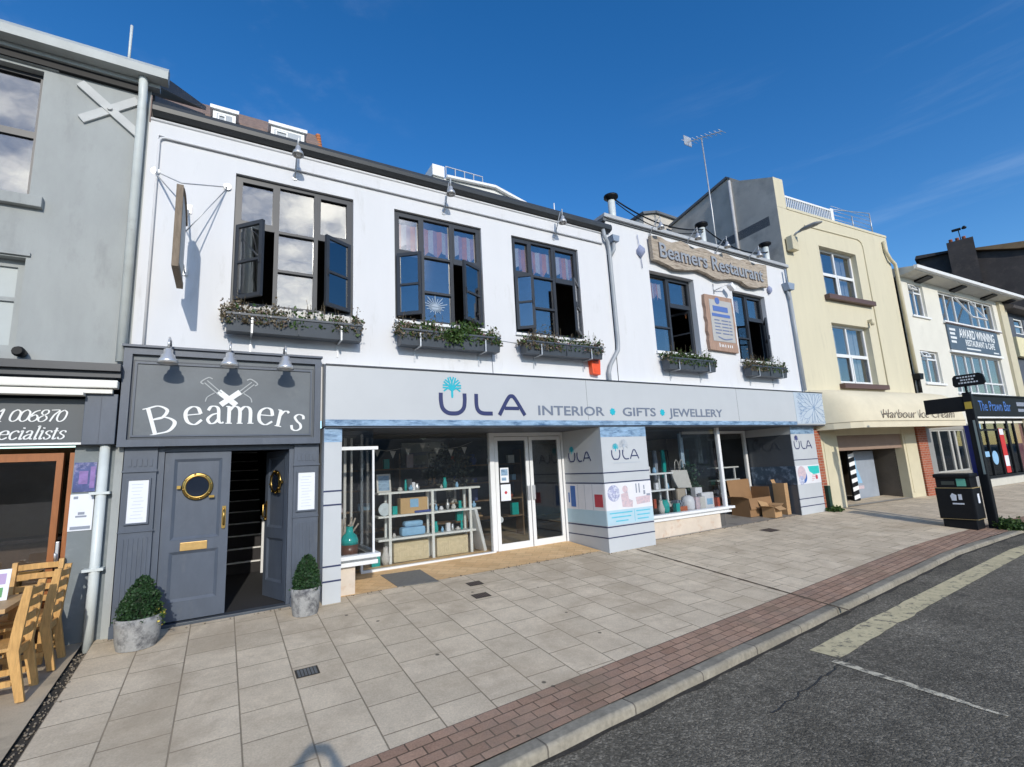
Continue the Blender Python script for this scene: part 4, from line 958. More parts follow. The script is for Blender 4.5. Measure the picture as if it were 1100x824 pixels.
# ================================================================== gift shop front
gs = thing('gift_shop_front', 'silver gift shop front with long lettered fascia, clad pillars and deep glazed porches', 'shop front', (7.8, 0, 0))
FY = -.31
mb = MB(); mb.prism([(FY, 2.49), (FY, 3.27), (FY + .03, 3.30), (-.003, 3.36), (-.003, 2.40), (FY + .01, 2.40)], 1.235, 14.62, 'x'); fa = part('fascia', mb, m_silver, gs)
mb = MB(); mb.box(1.232, 14.625, FY - .012, FY + .02, 3.275, 3.30); mb.box(6.0, 6.004, FY - .002, FY, 2.5, 3.27); mb.box(10.6, 10.604, FY - .002, FY, 2.5, 3.27); part('fascia_cap', mb, m_dark, gs)
mb = MB(); mb.box(1.235, 13.0, FY - .006, FY + .009, 2.398, 2.488); part('sea_strip', mb, m_sea, gs)
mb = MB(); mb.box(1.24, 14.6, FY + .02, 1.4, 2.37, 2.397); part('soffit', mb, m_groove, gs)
y = FY - .001
mb = MB(); W_ = .068
ribbon(mb, [(2.995, 2.93), (2.995, 2.80), (3.02, 2.68), (3.10, 2.61), (3.205, 2.595), (3.31, 2.61), (3.39, 2.68), (3.415, 2.80), (3.415, 2.93)], W_, W_, y=y)
ribbon(mb, [(3.63, 2.93), (3.63, 2.74), (3.66, 2.65), (3.74, 2.605), (3.93, 2.60)], W_, W_, y=y)
ribbon(mb, [(4.06, 2.575), (4.24, 2.86), (4.315, 2.91), (4.39, 2.86), (4.575, 2.575)], W_, W_, y=y); ribbon(mb, [(4.17, 2.695), (4.46, 2.695)], W_ * .9, W_ * .9, y=y, sm=False)
part('logo_letters', mb, m_ink, fa)
def coral(mb, cx, cz, r, y, w, seed, a0=-PI / 2, full=False):
    """a round head of branching coral"""
    q = random.Random(seed); n = 7
    ribbon(mb, [(cx, cz - r), (cx, cz - r * .35)], w * 1.3, w * 1.3, y=y, sm=False)
    for i in range(n):
        a = PI / 2 + (i - (n - 1) / 2) * .62
        bx, bz = cx + q.uniform(-.05, .05) * r, cz - r * .42
        mx_, mz_ = cx + r * .42 * math.cos(a), cz + r * .42 * math.sin(a)
        ribbon(mb, [(bx, bz), ((bx + mx_) / 2, (bz + mz_) / 2 + q.uniform(-.04, .04) * r), (mx_, mz_)], w, w, y=y, n=3)
        for s in (-1, 1):
            aa = a + s * .19; ribbon(mb, [(mx_, mz_), (cx + r * math.cos(aa), cz + r * math.sin(aa))], w * .85, w * .85, y=y, sm=False)
def fan(mb, x0, x1, z0, z1, cx, cz, y, w, seed):
    """branching print that fills a panel and stops at its edges"""
    q = random.Random(seed)
    def go(x, z, a, l, d):
        x2, z2 = x + l * math.cos(a), z + l * math.sin(a)
        x2, z2 = min(max(x2, x0), x1), min(max(z2, z0), z1)
        ribbon(mb, [(x, z), (x2, z2)], w * (1 - .12 * d), w * (1 - .12 * d), y=y, sm=False, th=.0015)
        if d < 4 and x0 < x2 < x1 and z0 < z2 < z1:
            for s in (-1, 1): go(x2, z2, a + s * q.uniform(.12, .42), l * q.uniform(.75, 1.0), d + 1)
    for i in range(11): go(cx, cz, 2 * PI * i / 11 + q.uniform(-.1, .1), .20, 0)
mb = MB(); coral(mb, 3.195, 3.035, .165, y, .030, 3)
ribbon(mb, [(3.195, 2.90), (3.195, 2.85)], .03, .03, y=y, sm=False); part('logo_coral', mb, m_cyan, fa)
mb = MB()
for s_, x, w in (('INTERIOR', 4.84, 1.55), ('GIFTS', 6.88, .93), ('JEWELLERY', 8.25, 1.78)): text_mb(s_, .245, x, 2.585, y - .002, mb, .003, bold=.004, width=w)
part('lettering', mb, m_letgrey, fa, split=.18)
mb = MB()
for cx in (6.625, 8.02):
    mb.lathe([(.058, -.006), (.058, 0)], (cx, y, 2.665), 18, 'y')
    for k in range(7): a = 2 * PI * k / 7; mb.lathe([(.02, -.0055), (.02, 0)], (cx + .055 * math.cos(a), y, 2.665 + .055 * math.sin(a)), 8, 'y')
part('bullet_dot', mb, m_cyan, fa, split=.1)
mb = MB(); mb.box(13.02, 14.618, FY - .005, FY, 2.42, 3.27); part('coral_panel', mb, mat('pale_silver_panel', (.46, .53, .60), .4, .06), fa)
mb = MB(); fan(mb, 13.04, 14.6, 2.44, 3.25, 13.92, 2.86, FY - .0055, .016, 5)
part('coral_print', mb, m_fan, fa)

def pillar(x0, x1, y0, y1, side=True, poster=True, seed=1, label=None):
    mb = MB(); mb.box(x0, x1, y0, y1, -.3, 2.37); pl = part('pillar', mb, m_silver2, gs, label)
    mb = MB()
    for z in (.28, .475, 1.295, 1.485):
        mb.box(x0 - .003, x1 + .003, y0 - .003, y0 + .001, z - .011, z + .011)
        if side: mb.box(x0 - .003, x0 + .001, y0 + .001, y1 - .01, z - .011, z + .011)
    part('stripe', mb, m_navy, pl, split=.05)
    mb = MB(); mb.box(x0 - .002, x1 + .002, y0 - .002, y0 + .001, 2.17, 2.372); part('sea_band', mb, m_sea, pl)
    return pl
def logo(mb, mc, x, z, k, y, M=None):
    for b in (mb, mc):
        if M: b.M = M
    w = .034 * k
    ribbon(mb, [(x, z + .26 * k), (x, z + .12 * k), (x + .06 * k, z + .01 * k), (x + .15 * k, z), (x + .24 * k, z + .01 * k), (x + .30 * k, z + .12 * k), (x + .30 * k, z + .26 * k)], w, w, y=y, n=4)
    ribbon(mb, [(x + .42 * k, z + .26 * k), (x + .42 * k, z + .10 * k), (x + .50 * k, z), (x + .64 * k, z)], w, w, y=y, n=4)
    ribbon(mb, [(x + .70 * k, z - .01 * k), (x + .82 * k, z + .22 * k), (x + .87 * k, z + .25 * k), (x + .92 * k, z + .22 * k), (x + 1.04 * k, z - .01 * k)], w, w, y=y, n=4)
    ribbon(mb, [(x + .77 * k, z + .08 * k), (x + .97 * k, z + .08 * k)], w, w, y=y, sm=False)
    coral(mc, x + .15 * k, z + .34 * k, .115 * k, y, .018 * k, 4)
pl0 = pillar(1.235, 1.475, -.25, 1.0, False)
pl1 = pillar(6.29, 7.50, -.28, 1.0, True)
pl2 = pillar(13.0, 14.13, -.10, 1.35, True)
mb, mc = MB(), MB(); logo(mb, mc, 6.54, 1.735, .68, -.2812); part('logo_letters', mb, m_ink, pl1); part('logo_coral', mc, m_cyan, pl1)
mb = MB(); ribbon(mb, [(6.56, 1.66), (7.26, 1.66)], .012, .012, y=-.2812, sm=False); coral(mb, 6.86, 2.0, .12, -.2835, .012, 8); part('pale_print', mb, mat('pale_grey_print', (.42, .47, .53), .5), pl1)
ML = Matrix.Translation((6.2895, .95, 0)) @ Matrix.Rotation(R(-90), 4, 'Z')
mb, mc = MB(), MB(); logo(mb, mc, .18, 1.735, .68, 0, ML); part('logo_letters', mb, m_ink, pl1); part('logo_coral', mc, m_cyan, pl1)
mb, mc = MB(), MB(); logo(mb, mc, 13.10, 1.78, .78, -.1012); part('logo_letters', mb, m_ink, pl2); part('logo_coral', mc, mat('navy_coral', (.05, .06, .2), .4), pl2)
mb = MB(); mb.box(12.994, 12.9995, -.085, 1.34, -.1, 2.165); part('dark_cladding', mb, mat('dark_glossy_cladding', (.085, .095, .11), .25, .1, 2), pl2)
ML2 = Matrix.Translation((12.9935, 1.2, 0)) @ Matrix.Rotation(R(-90), 4, 'Z')
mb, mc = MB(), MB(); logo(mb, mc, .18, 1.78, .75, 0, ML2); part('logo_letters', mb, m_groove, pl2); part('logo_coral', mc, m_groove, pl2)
# product photograph panels on the pillars
m_pw = mat('panel_white', (.70, .70, .73), .4, .05, 5); m_pp = mat('panel_pink', (.60, .47, .50), .4, .12, 14, c2=(.44, .40, .46), c2thr=(.5, .6), c2scale=18); m_pl = mat('panel_lilac', (.34, .36, .52), .4, .3, 22, c2=(.6, .62, .7), c2thr=(.5, .55), c2scale=26)
m_pr = mat('panel_red', (.50, .05, .07), .4, .15, 8); m_pb = mat('panel_blue', (.04, .13, .40), .4, .2, 9); m_pc = mat('panel_pale_cyan', (.42, .58, .66), .4, .05); m_pt = mat('panel_teal', (.03, .50, .46), .4, .1)
mb = MB(); mb.box(6.293, 7.503, -.285, -.280, .775, 1.275); mb.mi = 1; mb.box(6.293, 7.503, -.284, -.280, .50, .775)
mb.mi = 2; mb.lathe([(.155, -.007), (.155, -.002)], (6.50, -.28, 1.09), 24, 'y')
mb.mi = 3; mb.prism([(6.68, 1.06), (6.86, 1.10), (6.88, .96), (6.98, .92), (6.96, .80), (6.70, .82)], -.2865, -.285, 'y'); mb.lathe([(.07, -.0067), (.07, -.002)], (6.80, -.28, 1.15), 14, 'y'); mb.prism([(7.06, .98), (7.46, 1.0), (7.44, .86), (7.08, .84)], -.2865, -.285, 'y')
mb.mi = 4; mb.box(7.08, 7.11, -.287, -.285, 1.06, 1.24); mb.box(7.16, 7.19, -.287, -.285, 1.06, 1.24); mb.box(7.28, 7.33, -.287, -.285, 1.02, 1.10); mb.box(7.29, 7.32, -.287, -.285, 1.12, 1.2); mb.box(7.36, 7.46, -.287, -.285, .99, 1.03)
mb.mi = 5
for i, (a, b) in enumerate(((6.36, 6.94), (6.40, 6.90), (6.50, 6.82), (7.04, 7.42), (7.06, 7.40), (7.06, 7.36))): ribbon(mb, [(a, .72 - (i % 3) * .075), (b, .72 - (i % 3) * .075)], .022, .022, y=-.2842, sm=False)
mb.box(6.99, 7.0, -.286, -.284, .53, .75)
part('photo_panel', mb, [m_pw, m_pc, m_pl, m_pp, m_print, mat('cyan_script', (.10, .48, .62), .4)], pl1)
mb = MB(); mb.M = ML; mb.box(.01, 1.22, -.006, -.001, .775, 1.275); mb.mi = 1; mb.box(.01, 1.22, -.0055, -.001, .50, .775)
mb.mi = 2; mb.box(.08, .12, -.008, -.006, .9, 1.1); mb.box(.16, .32, -.008, -.006, .82, 1.24); mb.mi = 3; mb.box(.92, 1.16, -.008, -.006, .84, 1.08); mb.mi = 4
for xx in (.40, .62, .86): mb.box(xx, xx + .006, -.0075, -.006, .78, 1.27)
part('photo_panel', mb, [m_pw, m_pc, m_pb, m_pr, m_print], pl1)
mb = MB(); mb.box(13.003, 14.133, -.105, -.100, .85, 1.33); mb.mi = 1; mb.lathe([(.19, -.007), (.19, -.002)], (13.25, -.10, 1.13), 20, 'y'); mb.mi = 2; mb.lathe([(.17, -.0068), (.17, -.002)], (13.30, -.10, 1.04), 20, 'y')
mb.mi = 3; mb.prism([(13.56, 1.30), (14.10, 1.30), (14.10, 1.10), (13.80, 1.08), (13.62, 1.16)], -.1065, -.105, 'y'); mb.mi = 4; mb.lathe([(.12, -.0072), (.12, -.002)], (13.20, -.10, .95), 16, 'y'); mb.mi = 5
for k in range(4): mb.box(13.7, 13.76 + .06 * k, -.1065, -.105, .92 + .045 * k, .93 + .045 * k)
mb.box(13.88, 13.98, -.1065, -.105, .95, 1.05)
part('photo_panel', mb, [m_pw, m_pp, m_pb, m_pt, m_pl, m_pr], pl2)
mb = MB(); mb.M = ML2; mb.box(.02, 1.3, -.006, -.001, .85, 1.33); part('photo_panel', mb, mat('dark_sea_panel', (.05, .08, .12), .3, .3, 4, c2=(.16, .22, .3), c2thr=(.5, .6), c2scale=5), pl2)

# shell of the shop interior
mb = MB(); X0, X1, Y1 = 1.30, 14.1, 6.0
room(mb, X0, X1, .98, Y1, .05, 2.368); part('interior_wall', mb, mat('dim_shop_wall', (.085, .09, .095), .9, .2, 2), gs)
mb = MB(); mb.face([(X0, 1.02, .105), (X1, 1.02, .105), (X1, Y1 - .02, .105), (X0, Y1 - .02, .105)]); part('shop_floor', mb, mat('shop_boards', (.30, .22, .13), .5, .2, 3, stretch=(1, 6, 1)), gs)
m_alu = mat('white_aluminium', (.74, .75, .75), .35, .05, 4)
# small bay at the left: front glass, side glass, deck, sill and plinth
mb = MB(); mb.box(1.475, 2.06, -.14, .0, .50, .555, .006); mb.box(1.475, 2.03, -.10, .0, .405, .46, .006); mb.box(1.99, 2.06, .0, 1.0, .50, .555); mb.box(1.475, 2.03, -.03, 1.0, .46, .50); mb.box(1.475, 2.05, -.06, -.02, 2.06, 2.11)
mb.box(1.965, 1.995, -.05, -.02, .555, 2.06); part('bay_frame', mb, m_alu, gs)
mb = MB(); mb.box(1.475, 1.965, -.04, -.032, .555, 2.06); mb.box(1.475, 1.98, -.04, -.032, 2.11, 2.37); mb.box(1.974, 1.982, -.02, 1.0, .555, 2.37); part('bay_pane', mb, g_shop, gs)
mb = MB(); mb.box(1.475, 1.985, .0, 1.0, .49, .50) ; part('bay_deck', mb, m_plinth, gs)
mb = MB(); mb.box(1.475, 1.72, -.02, 1.0, -.1, .405); part('bay_plinth', mb, m_plinth, gs)
mb = MB(); mb.box(1.72, 1.76, .8, .86, .50, 2.3); mb.box(1.83, 1.86, .8, .86, .50, 2.3); part('bay_curtain', mb, m_fabric, gs)
# big recessed window
mb = MB(); mb.box(2.03, 4.56, .94, 1.03, .04, .125, .004); mb.box(2.03, 2.07, .96, 1.02, .125, 2.37); mb.box(4.50, 4.60, .94, 1.03, .125, 2.37)
part('window_frame', mb, m_alu, gs); mb = MB(); mb.box(2.07, 4.50, .985, .993, .125, 2.37); part('shop_pane', mb, g_shop, gs, split=0.03)
# doors
mb = MB(); mb.box(4.60, 6.285, .95, 1.03, 2.30, 2.372); mb.box(6.235, 6.285, .95, 1.03, .05, 2.30); mb.box(4.60, 6.235, .96, 1.02, .05, .10); part('door_frame', mb, m_alu, gs)
for a, b, hx in ((4.62, 5.41, 5.36), (5.43, 6.22, 5.48)):
    mb = MB(); frame_bars(mb, a, b, .11, 2.29, .965, 1.005, .075); mb.box(a + .075, b - .075, .966, 1.004, .185, .235); d = part('shop_door', mb, m_alu, gs)
    mb = MB(); mb.box(a + .075, b - .075, .98, .988, .235, 2.215); part('pane', mb, g_door, d)
    mb = MB(); mb.box(hx - .03, hx + .03, .93, .964, 1.02, 1.30, .006); part('handle', mb, m_chrome, d)
# right display window, its sill and plinth, return glass, inner porch glazing
mb = MB(); mb.box(7.50, 10.45, -.02, .16, .475, .53, .006); mb.box(7.50, 10.36, .02, .16, .395, .44, .006); mb.box(7.50, 10.30, .05, .16, .44, .475); mb.box(10.22, 10.30, .06, .14, .53, 2.37); mb.box(10.22, 10.30, .14, 1.2, .475, .53)
mb.box(12.86, 12.94, 1.18, 1.26, .1, 2.37); mb.box(10.30, 12.86, 1.18, 1.26, 2.30, 2.37); mb.box(10.30, 12.86, 1.18, 1.26, .08, .16); mb.box(11.70, 11.76, 1.19, 1.25, .16, 2.30); part('window_frame', mb, m_alu, gs)
mb = MB(); mb.box(7.50, 10.22, .095, .103, .53, 2.37); mb.box(10.256, 10.264, .14, 1.19, .53, 2.37); mb.box(10.30, 11.70, 1.215, 1.223, .16, 2.30); mb.box(11.76, 12.86, 1.215, 1.223, .16, 2.30); part('shop_pane', mb, g_shop, gs, split=0.03)
mb = MB(); mb.box(7.50, 9.98, .06, .20, -.1, .395); part('tiled_plinth', mb, m_plinth, gs)
mb = MB(); mb.box(9.98, 10.26, .14, 1.2, .0, .475); mb.box(7.50, 10.25, .16, 1.6, .44, .50); part('display_deck', mb, mat('dark_deck', (.10, .095, .09), .7, .2), gs)

for x0, x1, z0, z1, l in ((4.73, 4.92, 1.39, 1.68, 'square window sticker with a harbour view, upper of the pair on the left shop door'), (4.73, 4.95, 1.04, 1.355, 'white notice with a red spot, lower of the pair on the left shop door')):
    t = thing('door_notice', l, 'notice', ((x0 + x1) / 2, .98, z0), 0)
    mb = MB(); mb.box(x0, x1, .972, .979, z0, z1); part('sheet', mb, m_paper, t)
    mb = MB()
    if z0 > 1.2: mb.box(x0 + .02, x1 - .02, .970, .972, z0 + .14, z1 - .03); mb.box(x0 + .03, x1 - .06, .970, .972, z0 + .04, z0 + .10); part('picture', mb, m_sea, t)
    else: mb.lathe([(.03, -.003), (.03, 0)], ((x0 + x1) / 2, .972, (z0 + z1) / 2), 14, 'y'); part('red_spot', mb, m_pr, t)

# ------------------------------------------------------------------ goods in the left display
t = thing('shelf_unit', 'white wooden shelf unit of three open tiers behind the large left shop window', 'shelf', (3.43, 1.4, .11))
mb = MB()
for z in (1.315, .905, .505): mb.box(2.42, 4.44, 1.30, 1.62, z, z + .035)
for x in (2.63, 3.44, 4.22):
    for yy in (1.285, 1.56):
        zs = [.11, .505, .54, .905, .94, 1.315]
        for k in (0, 2, 4): mb.box(x - .025, x + .025, yy + (.016 if yy < 1.4 else 0), yy + .05, zs[k], zs[k + 1])
mb.box(2.60, 4.25, 1.60, 1.618, .11, .505)
part('shelves', mb, mat('shelf_white', (.72, .73, .70), .5, .05), t)
def basket(x0, x1, label):
    mb = MB(); mb.box(x0, x1, 1.34, 1.585, .115, .44, .01)
    for k in range(14): mb.box(x0 + .012 + (x1 - x0 - .03) * k / 14, x0 + .02 + (x1 - x0 - .03) * k / 14, 1.334, 1.34, .13, .43)
    single('basket', mb, m_wicker, label, 'basket', 'woven baskets on the bottom of the shelf unit')
basket(2.70, 3.36, 'pale woven basket on the bottom tier of the white shelf unit, left half')
basket(3.52, 4.16, 'pale woven basket on the bottom tier of the white shelf unit, right half')
def bx(name, x0, x1, y0, y1, z0, z1, m, label, cat, bev=.004, group=None):
    mb = MB(); mb.box(x0, x1, y0, y1, z0, z1, bev); return single(name, mb, m, label, cat, group)
t = thing('framed_picture', 'small framed picture leaning at the left end of the shelf unit top', 'picture', (2.56, 1.42, 1.35))
mb = MB(); mb.M = Matrix.Translation((2.56, 1.42, 1.352)) @ Matrix.Rotation(R(-10), 4, 'X'); frame_bars(mb, -.13, .13, 0, .33, 0, .02, .03); part('frame', mb, m_fabric, t)
mb = MB(); mb.M = Matrix.Translation((2.56, 1.425, 1.352)) @ Matrix.Rotation(R(-10), 4, 'X'); mb.box(-.10, .10, 0, .006, .03, .30); part('picture', mb, m_sea, t)
t = thing('gift_box', 'tan gift box with a blue round seal on the middle tier of the shelf unit', 'box', (3.05, 1.45, .94))
mb = MB(); mb.box(2.84, 3.36, 1.36, 1.55, .942, 1.22, .006); part('carton', mb, mat('tan_box', (.52, .34, .16), .7, .1), t); mb = MB(); mb.box(3.02, 3.18, 1.354, 1.36, 1.05, 1.2); part('seal', mb, m_bluefab, t)
mb = MB(); mb.lathe([(.11, -.02), (.115, 0), (.09, .02)], (2.54, 1.34, 1.055), 24, 'y'); single('plate', mb, mat('pale_ceramic', (.55, .62, .66), .3, .2, 12), 'round pale plate standing at the left end of the middle tier', 'plate')
mb = MB(); mb.box(2.86, 3.32, 1.36, 1.56, .545, .70, .05); mb.box(2.92, 3.28, 1.38, 1.55, .70, .80, .045); single('cushion', mb, m_bluefab, 'pale blue folded cushions on the lower open tier of the shelf unit', 'cushion')
mb = MB(); mb.box(3.10, 3.42, 1.33, 1.5, .942, .985, .02); single('folded_cloth', mb, mat('indigo_cloth', (.06, .09, .28), .9, .2), 'dark blue folded cloth at the front of the middle tier', 'cloth')
ORD = 'first second third fourth fifth sixth seventh eighth ninth'.split()
COLN = ['white', 'pale blue', 'turquoise', 'beige', 'silver']
def ornaments(tiers, y0, cols, names, where, group):
    k = 0
    for tier, z, xs in tiers:
        for n_, x in enumerate(xs):
            k += 1; h = [.12, .07, .2, .1, .15][k % 5]; r = [.03, .045, .025, .04][k % 4]; mb = MB()
            if k % 5 == 4: mb.box(x - r, x + r, y0 + .03, y0 + .10, z + .001, z + h, .004)
            elif k % 3: mb.lathe([(r, 0), (r * 1.1, h * .5), (r * .6, h * .8), (r * .7, h)], (x, y0 + .04 * (k % 3), z + .002), 12)
            else: mb.lathe([(r * .6, 0), (r * 1.15, h * .35), (r * 1.1, h * .6), (r * .45, h * .7), (r * .5, h)], (x, y0 + .04 * (k % 3), z + .002), 12)
            c = (k * 3 + n_) % 5
            single('ornament', mb, cols[c], '%s ornament, %s from the left on the %s of the %s' % (names[c], ORD[n_], tier, where), 'ornament', group)
ornaments((('top tier', 1.35, (2.86, 2.98, 3.05, 3.12, 3.2, 3.66, 3.75, 4.02)), ('middle tier', .94, (2.76, 3.56, 3.68, 3.78, 3.92, 4.06, 4.34)), ('lower tier', .54, (2.74, 3.56, 3.66, 3.80, 3.90, 3.98, 4.08, 4.32))), 1.40, [m_pw, m_bluefab, m_teal, m_fabric, m_chrome], COLN, 'left shelf unit', 'small ornaments on the left shelf unit')
t = thing('wall_shelf', 'dim wooden wall shelves with stock at the back of the left shop room', 'shelf', (3.2, 2.6, .11))
mb = MB()
for z in (.55, .95, 1.35, 1.75): mb.box(1.7, 6.2, 2.55, 2.9, z, z + .03)
for x in (1.7, 3.2, 4.7, 6.17): mb.box(x, x + .03, 2.56, 2.9, .11, 2.1)
part('shelves', mb, mat('dim_shelf_wood', (.16, .10, .055), .7, .2), t)
def stock(tiers, y0, where, group):
    q = random.Random(21)
    cs = [m_pw, m_bluefab, m_teal, m_fabric, m_card, m_pp, mat('coral_red_stock', (.45, .10, .06), .6, .1), mat('navy_stock', (.04, .06, .18), .6, .1)]
    ns = ['white', 'pale blue', 'turquoise', 'beige', 'tan', 'pink', 'red', 'navy']
    for tier, z, xs in tiers:
        for n_, x in enumerate(xs):
            c = q.randrange(8); h = q.uniform(.10, .30); w = q.uniform(.04, .12); mb = MB()
            if q.random() < .6: mb.box(x - w, x + w, y0, y0 + .1, z + .001, z + h, .004)
            else: mb.lathe([(w * .7, 0), (w, h * .4), (w * .5, h * .8), (w * .55, h)], (x, y0 + .05, z + .001), 12)
            single('stock_item', mb, cs[c], '%s stock, %s from the left, %s of the %s' % (ns[c], ORD[n_], tier, where), 'stock', group)
X_ = lambda a, b, n: [a + (b - a) * i / (n - 1) for i in range(n)]
stock((('upper tier', 1.78, X_(1.95, 5.95, 9)), ('second tier', 1.38, X_(1.9, 6.0, 9)), ('third tier', .98, X_(2.0, 5.9, 9)), ('bottom tier', .58, X_(4.6, 6.0, 4))), 2.6, 'back wall shelves', 'stock on the back wall shelves')
stock((('floor', .11, X_(2.36, 2.54, 2)),), 1.25, 'left window by the shelf unit', 'stock on the floor of the left window')
for i in range(2):
    mb = MB(); mb.M = Matrix.Translation((4.34 + .05 * i, 1.16, .13)) @ Matrix.Rotation(R(-14), 4, 'Y'); mb.M = Matrix.Translation((4.46 + .05 * i - .02, 1.15 + .05 * i, .13)) @ Matrix.Rotation(R(-13), 4, 'Y'); frame_bars(mb, -.03, .0, 0, .80, 0, .4, .012)
    single('leaning_frame', mb, m_alu, ['narrow white frame leaning by the door post, the nearer of two', 'narrow white frame leaning by the door post, the farther of two'][i], 'frame', 'white frames leaning by the doors')
t = thing('carboy', 'turquoise glass bottle with a brown lower half in the narrow left window', 'bottle', (1.69, .22, .505))
mb = MB(); mb.lathe([(.10, 0), (.125, .04), (.13, .17)], (1.69, .22, .505), 24); part('base', mb, mat('brown_glaze', (.13, .055, .035), .3, .2), t)
mb = MB(); mb.lathe([(.13, .17), (.128, .24), (.10, .30), (.055, .34), (.05, .42), (.06, .43)], (1.69, .22, .505), 24); part('shoulder', mb, m_teal, t)
mb = MB()
for i in range(9): mb.tube([(1.58, .5, .505), (1.55 + .03 * i, .52, .8), (1.5 + .05 * i, .55, 1.0 + .07 * math.sin(i * 2.2))], .014, 6)
single('driftwood_bundle', mb, m_drift, 'bundle of pale driftwood sticks behind the turquoise bottle', 'driftwood')
mb = MB(); mb.box(3.40, 4.40, 3.0, 3.03, 1.85, 2.33); t = thing('canvas_print', 'large pale canvas with a dark boat shape hanging inside behind the shelves', 'picture', (3.9, 3, 1.85)); part('canvas', mb, mat('pale_canvas', (.45, .47, .42), .8, .1), t)
mb = MB(); mb.prism([(3.55, 2.1), (4.0, 2.13), (4.3, 2.1), (4.2, 2.05), (3.65, 2.04)], 2.994, 3.0, 'y'); part('boat_shape', mb, m_print, t)
t = thing('bunting', 'string of pale triangular flags hung across the inside of the left window', 'bunting', (3.2, 1.7, 2.1)); mb = MB(); pts = [(2.1 + .3 * i, 1.7, 2.25 - .14 * math.sin(PI * ((i % 4) / 4)) ) for i in range(9)]
mb.tube(pts, .004, 4); part('cord', mb, m_fabric, t); mb = MB()
for (x, y_, z), (x2, y2, z2) in zip(pts, pts[1:]): mb.face([(x + .05, y_, z - .005), (x + .17, y_, z - .01), (x + .11, y_, z - .15)])
part('flag', mb, m_fabric, t)
mb = MB()
for _ in range(900):
    a, b, c = rnd.gauss(0, .22), rnd.gauss(0, .15), abs(rnd.gauss(.35, .2)); mb.leaf((4.05 + a, 1.9 + b, 1.36 + c), .07)
mb.lathe([(.07, -.0), (.09, .12), (.06, .25)], (4.05, 1.9, 1.12), 12); single('dried_plant', mb, leaf_mat('dim_leaves', (.05, .06, .05), (.12, .12, .09)), 'dusty leafy plant standing behind the right end of the shelf unit', 'plant')
mb = MB(); mb.box(5.16, 5.30, 2.2, 2.25, .11, .72, .01); mb.lathe([(.07, -.02), (.07, .02)], (5.36, 2.2, .55), 14, 'y'); single('display_card', mb, m_paper, 'white standing card seen through the left shop door', 'display card')

# ------------------------------------------------------------------ goods in the right display
t = thing('display_stand', 'low white shelf stand at the left of the right shop window', 'shelf', (8.5, .6, .5))
mb = MB()
for z in (1.35, .98): mb.box(7.60, 8.98, .42, .70, z, z + .035)
for x in (7.62, 8.72): mb.box(x, x + .045, .43, .47, .5, .98); mb.box(x, x + .045, .43, .47, 1.015, 1.35); mb.box(x, x + .045, .64, .68, .5, .98); mb.box(x, x + .045, .64, .68, 1.015, 1.35)
part('shelves', mb, m_alu, t)
t = thing('tote_bag', 'cream tote bag with upright handles hanging in the right shop window', 'bag', (9.45, .62, .98))
mb = MB(); mb.prism([(9.12, 1.42), (9.66, 1.40), (9.78, .98), (9.30, 1.0), (9.18, 1.2)], .60, .66, 'y', .01); part('bag', mb, m_fabric, t)
mb = MB()
for a in (9.24, 9.42): mb.tube([(a, .6, 1.42), (a + .02, .6, 1.60), (a + .07, .6, 1.66), (a + .13, .6, 1.60), (a + .15, .6, 1.41)], .009, 6)
part('handle', mb, m_fabric, t, split=.01)
mb = MB(); mb.box(9.30, 9.62, .64, .74, .50, .99, .04); single('display_cushion', mb, mat('beige_cushion', (.42, .36, .29), .9, .1), 'tall beige cushion below the tote bag in the right window', 'cushion')
t = thing('lidded_jar', 'round white ribbed jar with a thin spout in the right shop window', 'jar', (9.22, .30, .5))
mb = MB(); mb.lathe([(.10, 0), (.145, .05), (.15, .2), (.13, .3), (.06, .34)], (9.22, .30, .502), 20); part('body', mb, m_pw, t); mb = MB(); mb.tube([(9.17, .28, .84), (9.16, .27, .98)], .014, 8); part('spout', mb, m_pw, t)
t = thing('gift_bag', 'square white bag with a pale print standing at the front of the right window', 'bag', (10.0, .35, .5))
mb = MB(); mb.box(9.72, 10.14, .30, .42, .502, .86, .012); part('bag', mb, m_pw, t); mb = MB(); mb.box(9.88, 10.08, .296, .30, .58, .72); part('print', mb, m_bluefab, t); mb = MB(); mb.box(9.71, 9.95, .46, .60, .502, .98, .01); part('box_behind', mb, m_pw, t)
mb = MB(); mb.lathe([(.07, 0), (.105, .05), (.11, .2), (.08, .27), (.09, .3)], (8.48, .32, .502), 18); single('glazed_vase', mb, m_teal, 'turquoise vase at the lower left of the right shop window', 'vase')
mb = MB()
for i in range(5):
    for j in range(5):
        if (i + j) % 2 == 0: mb.box(8.86 + i * .04, 8.90 + i * .04, .28 + .0001 * i, .45, .502 + j * .05, .552 + j * .05)
single('chequered_box', mb, m_print, 'small black and white chequered block on the display deck', 'box')
bx('red_box', 8.84, 9.10, .22, .27, .502, .62, mat('terracotta_box', (.45, .12, .05), .7, .2), 'low striped terracotta box before the chequered block', 'box')
ornaments((('top', 1.387, (7.8, 7.95, 8.15, 8.3, 8.5)), ('middle tier', 1.017, (7.85, 8.1, 8.3, 8.5, 8.85)), ('deck', .502, (7.8, 8.1, 8.66, 9.0, 9.42, 9.58))), .46, [m_pw, m_print, m_card, m_fabric, m_bluefab], ['white', 'grey', 'tan', 'beige', 'pale blue'], 'right window display', 'small ornaments in the right shop window')
stock((('front', .502, (7.72, 8.30, 8.78, 9.45, 9.6, 10.17)),), .2, 'right window display', 'stock at the front of the right window')
stock((('back', .502, X_(7.8, 9.8, 8)),), 1.3, 'right window display', 'stock at the back of the right window')
t = thing('window_rail', 'dark hanging rail with draped scarves at the back of the right window', 'rail', (8.7, 1.4, .5))
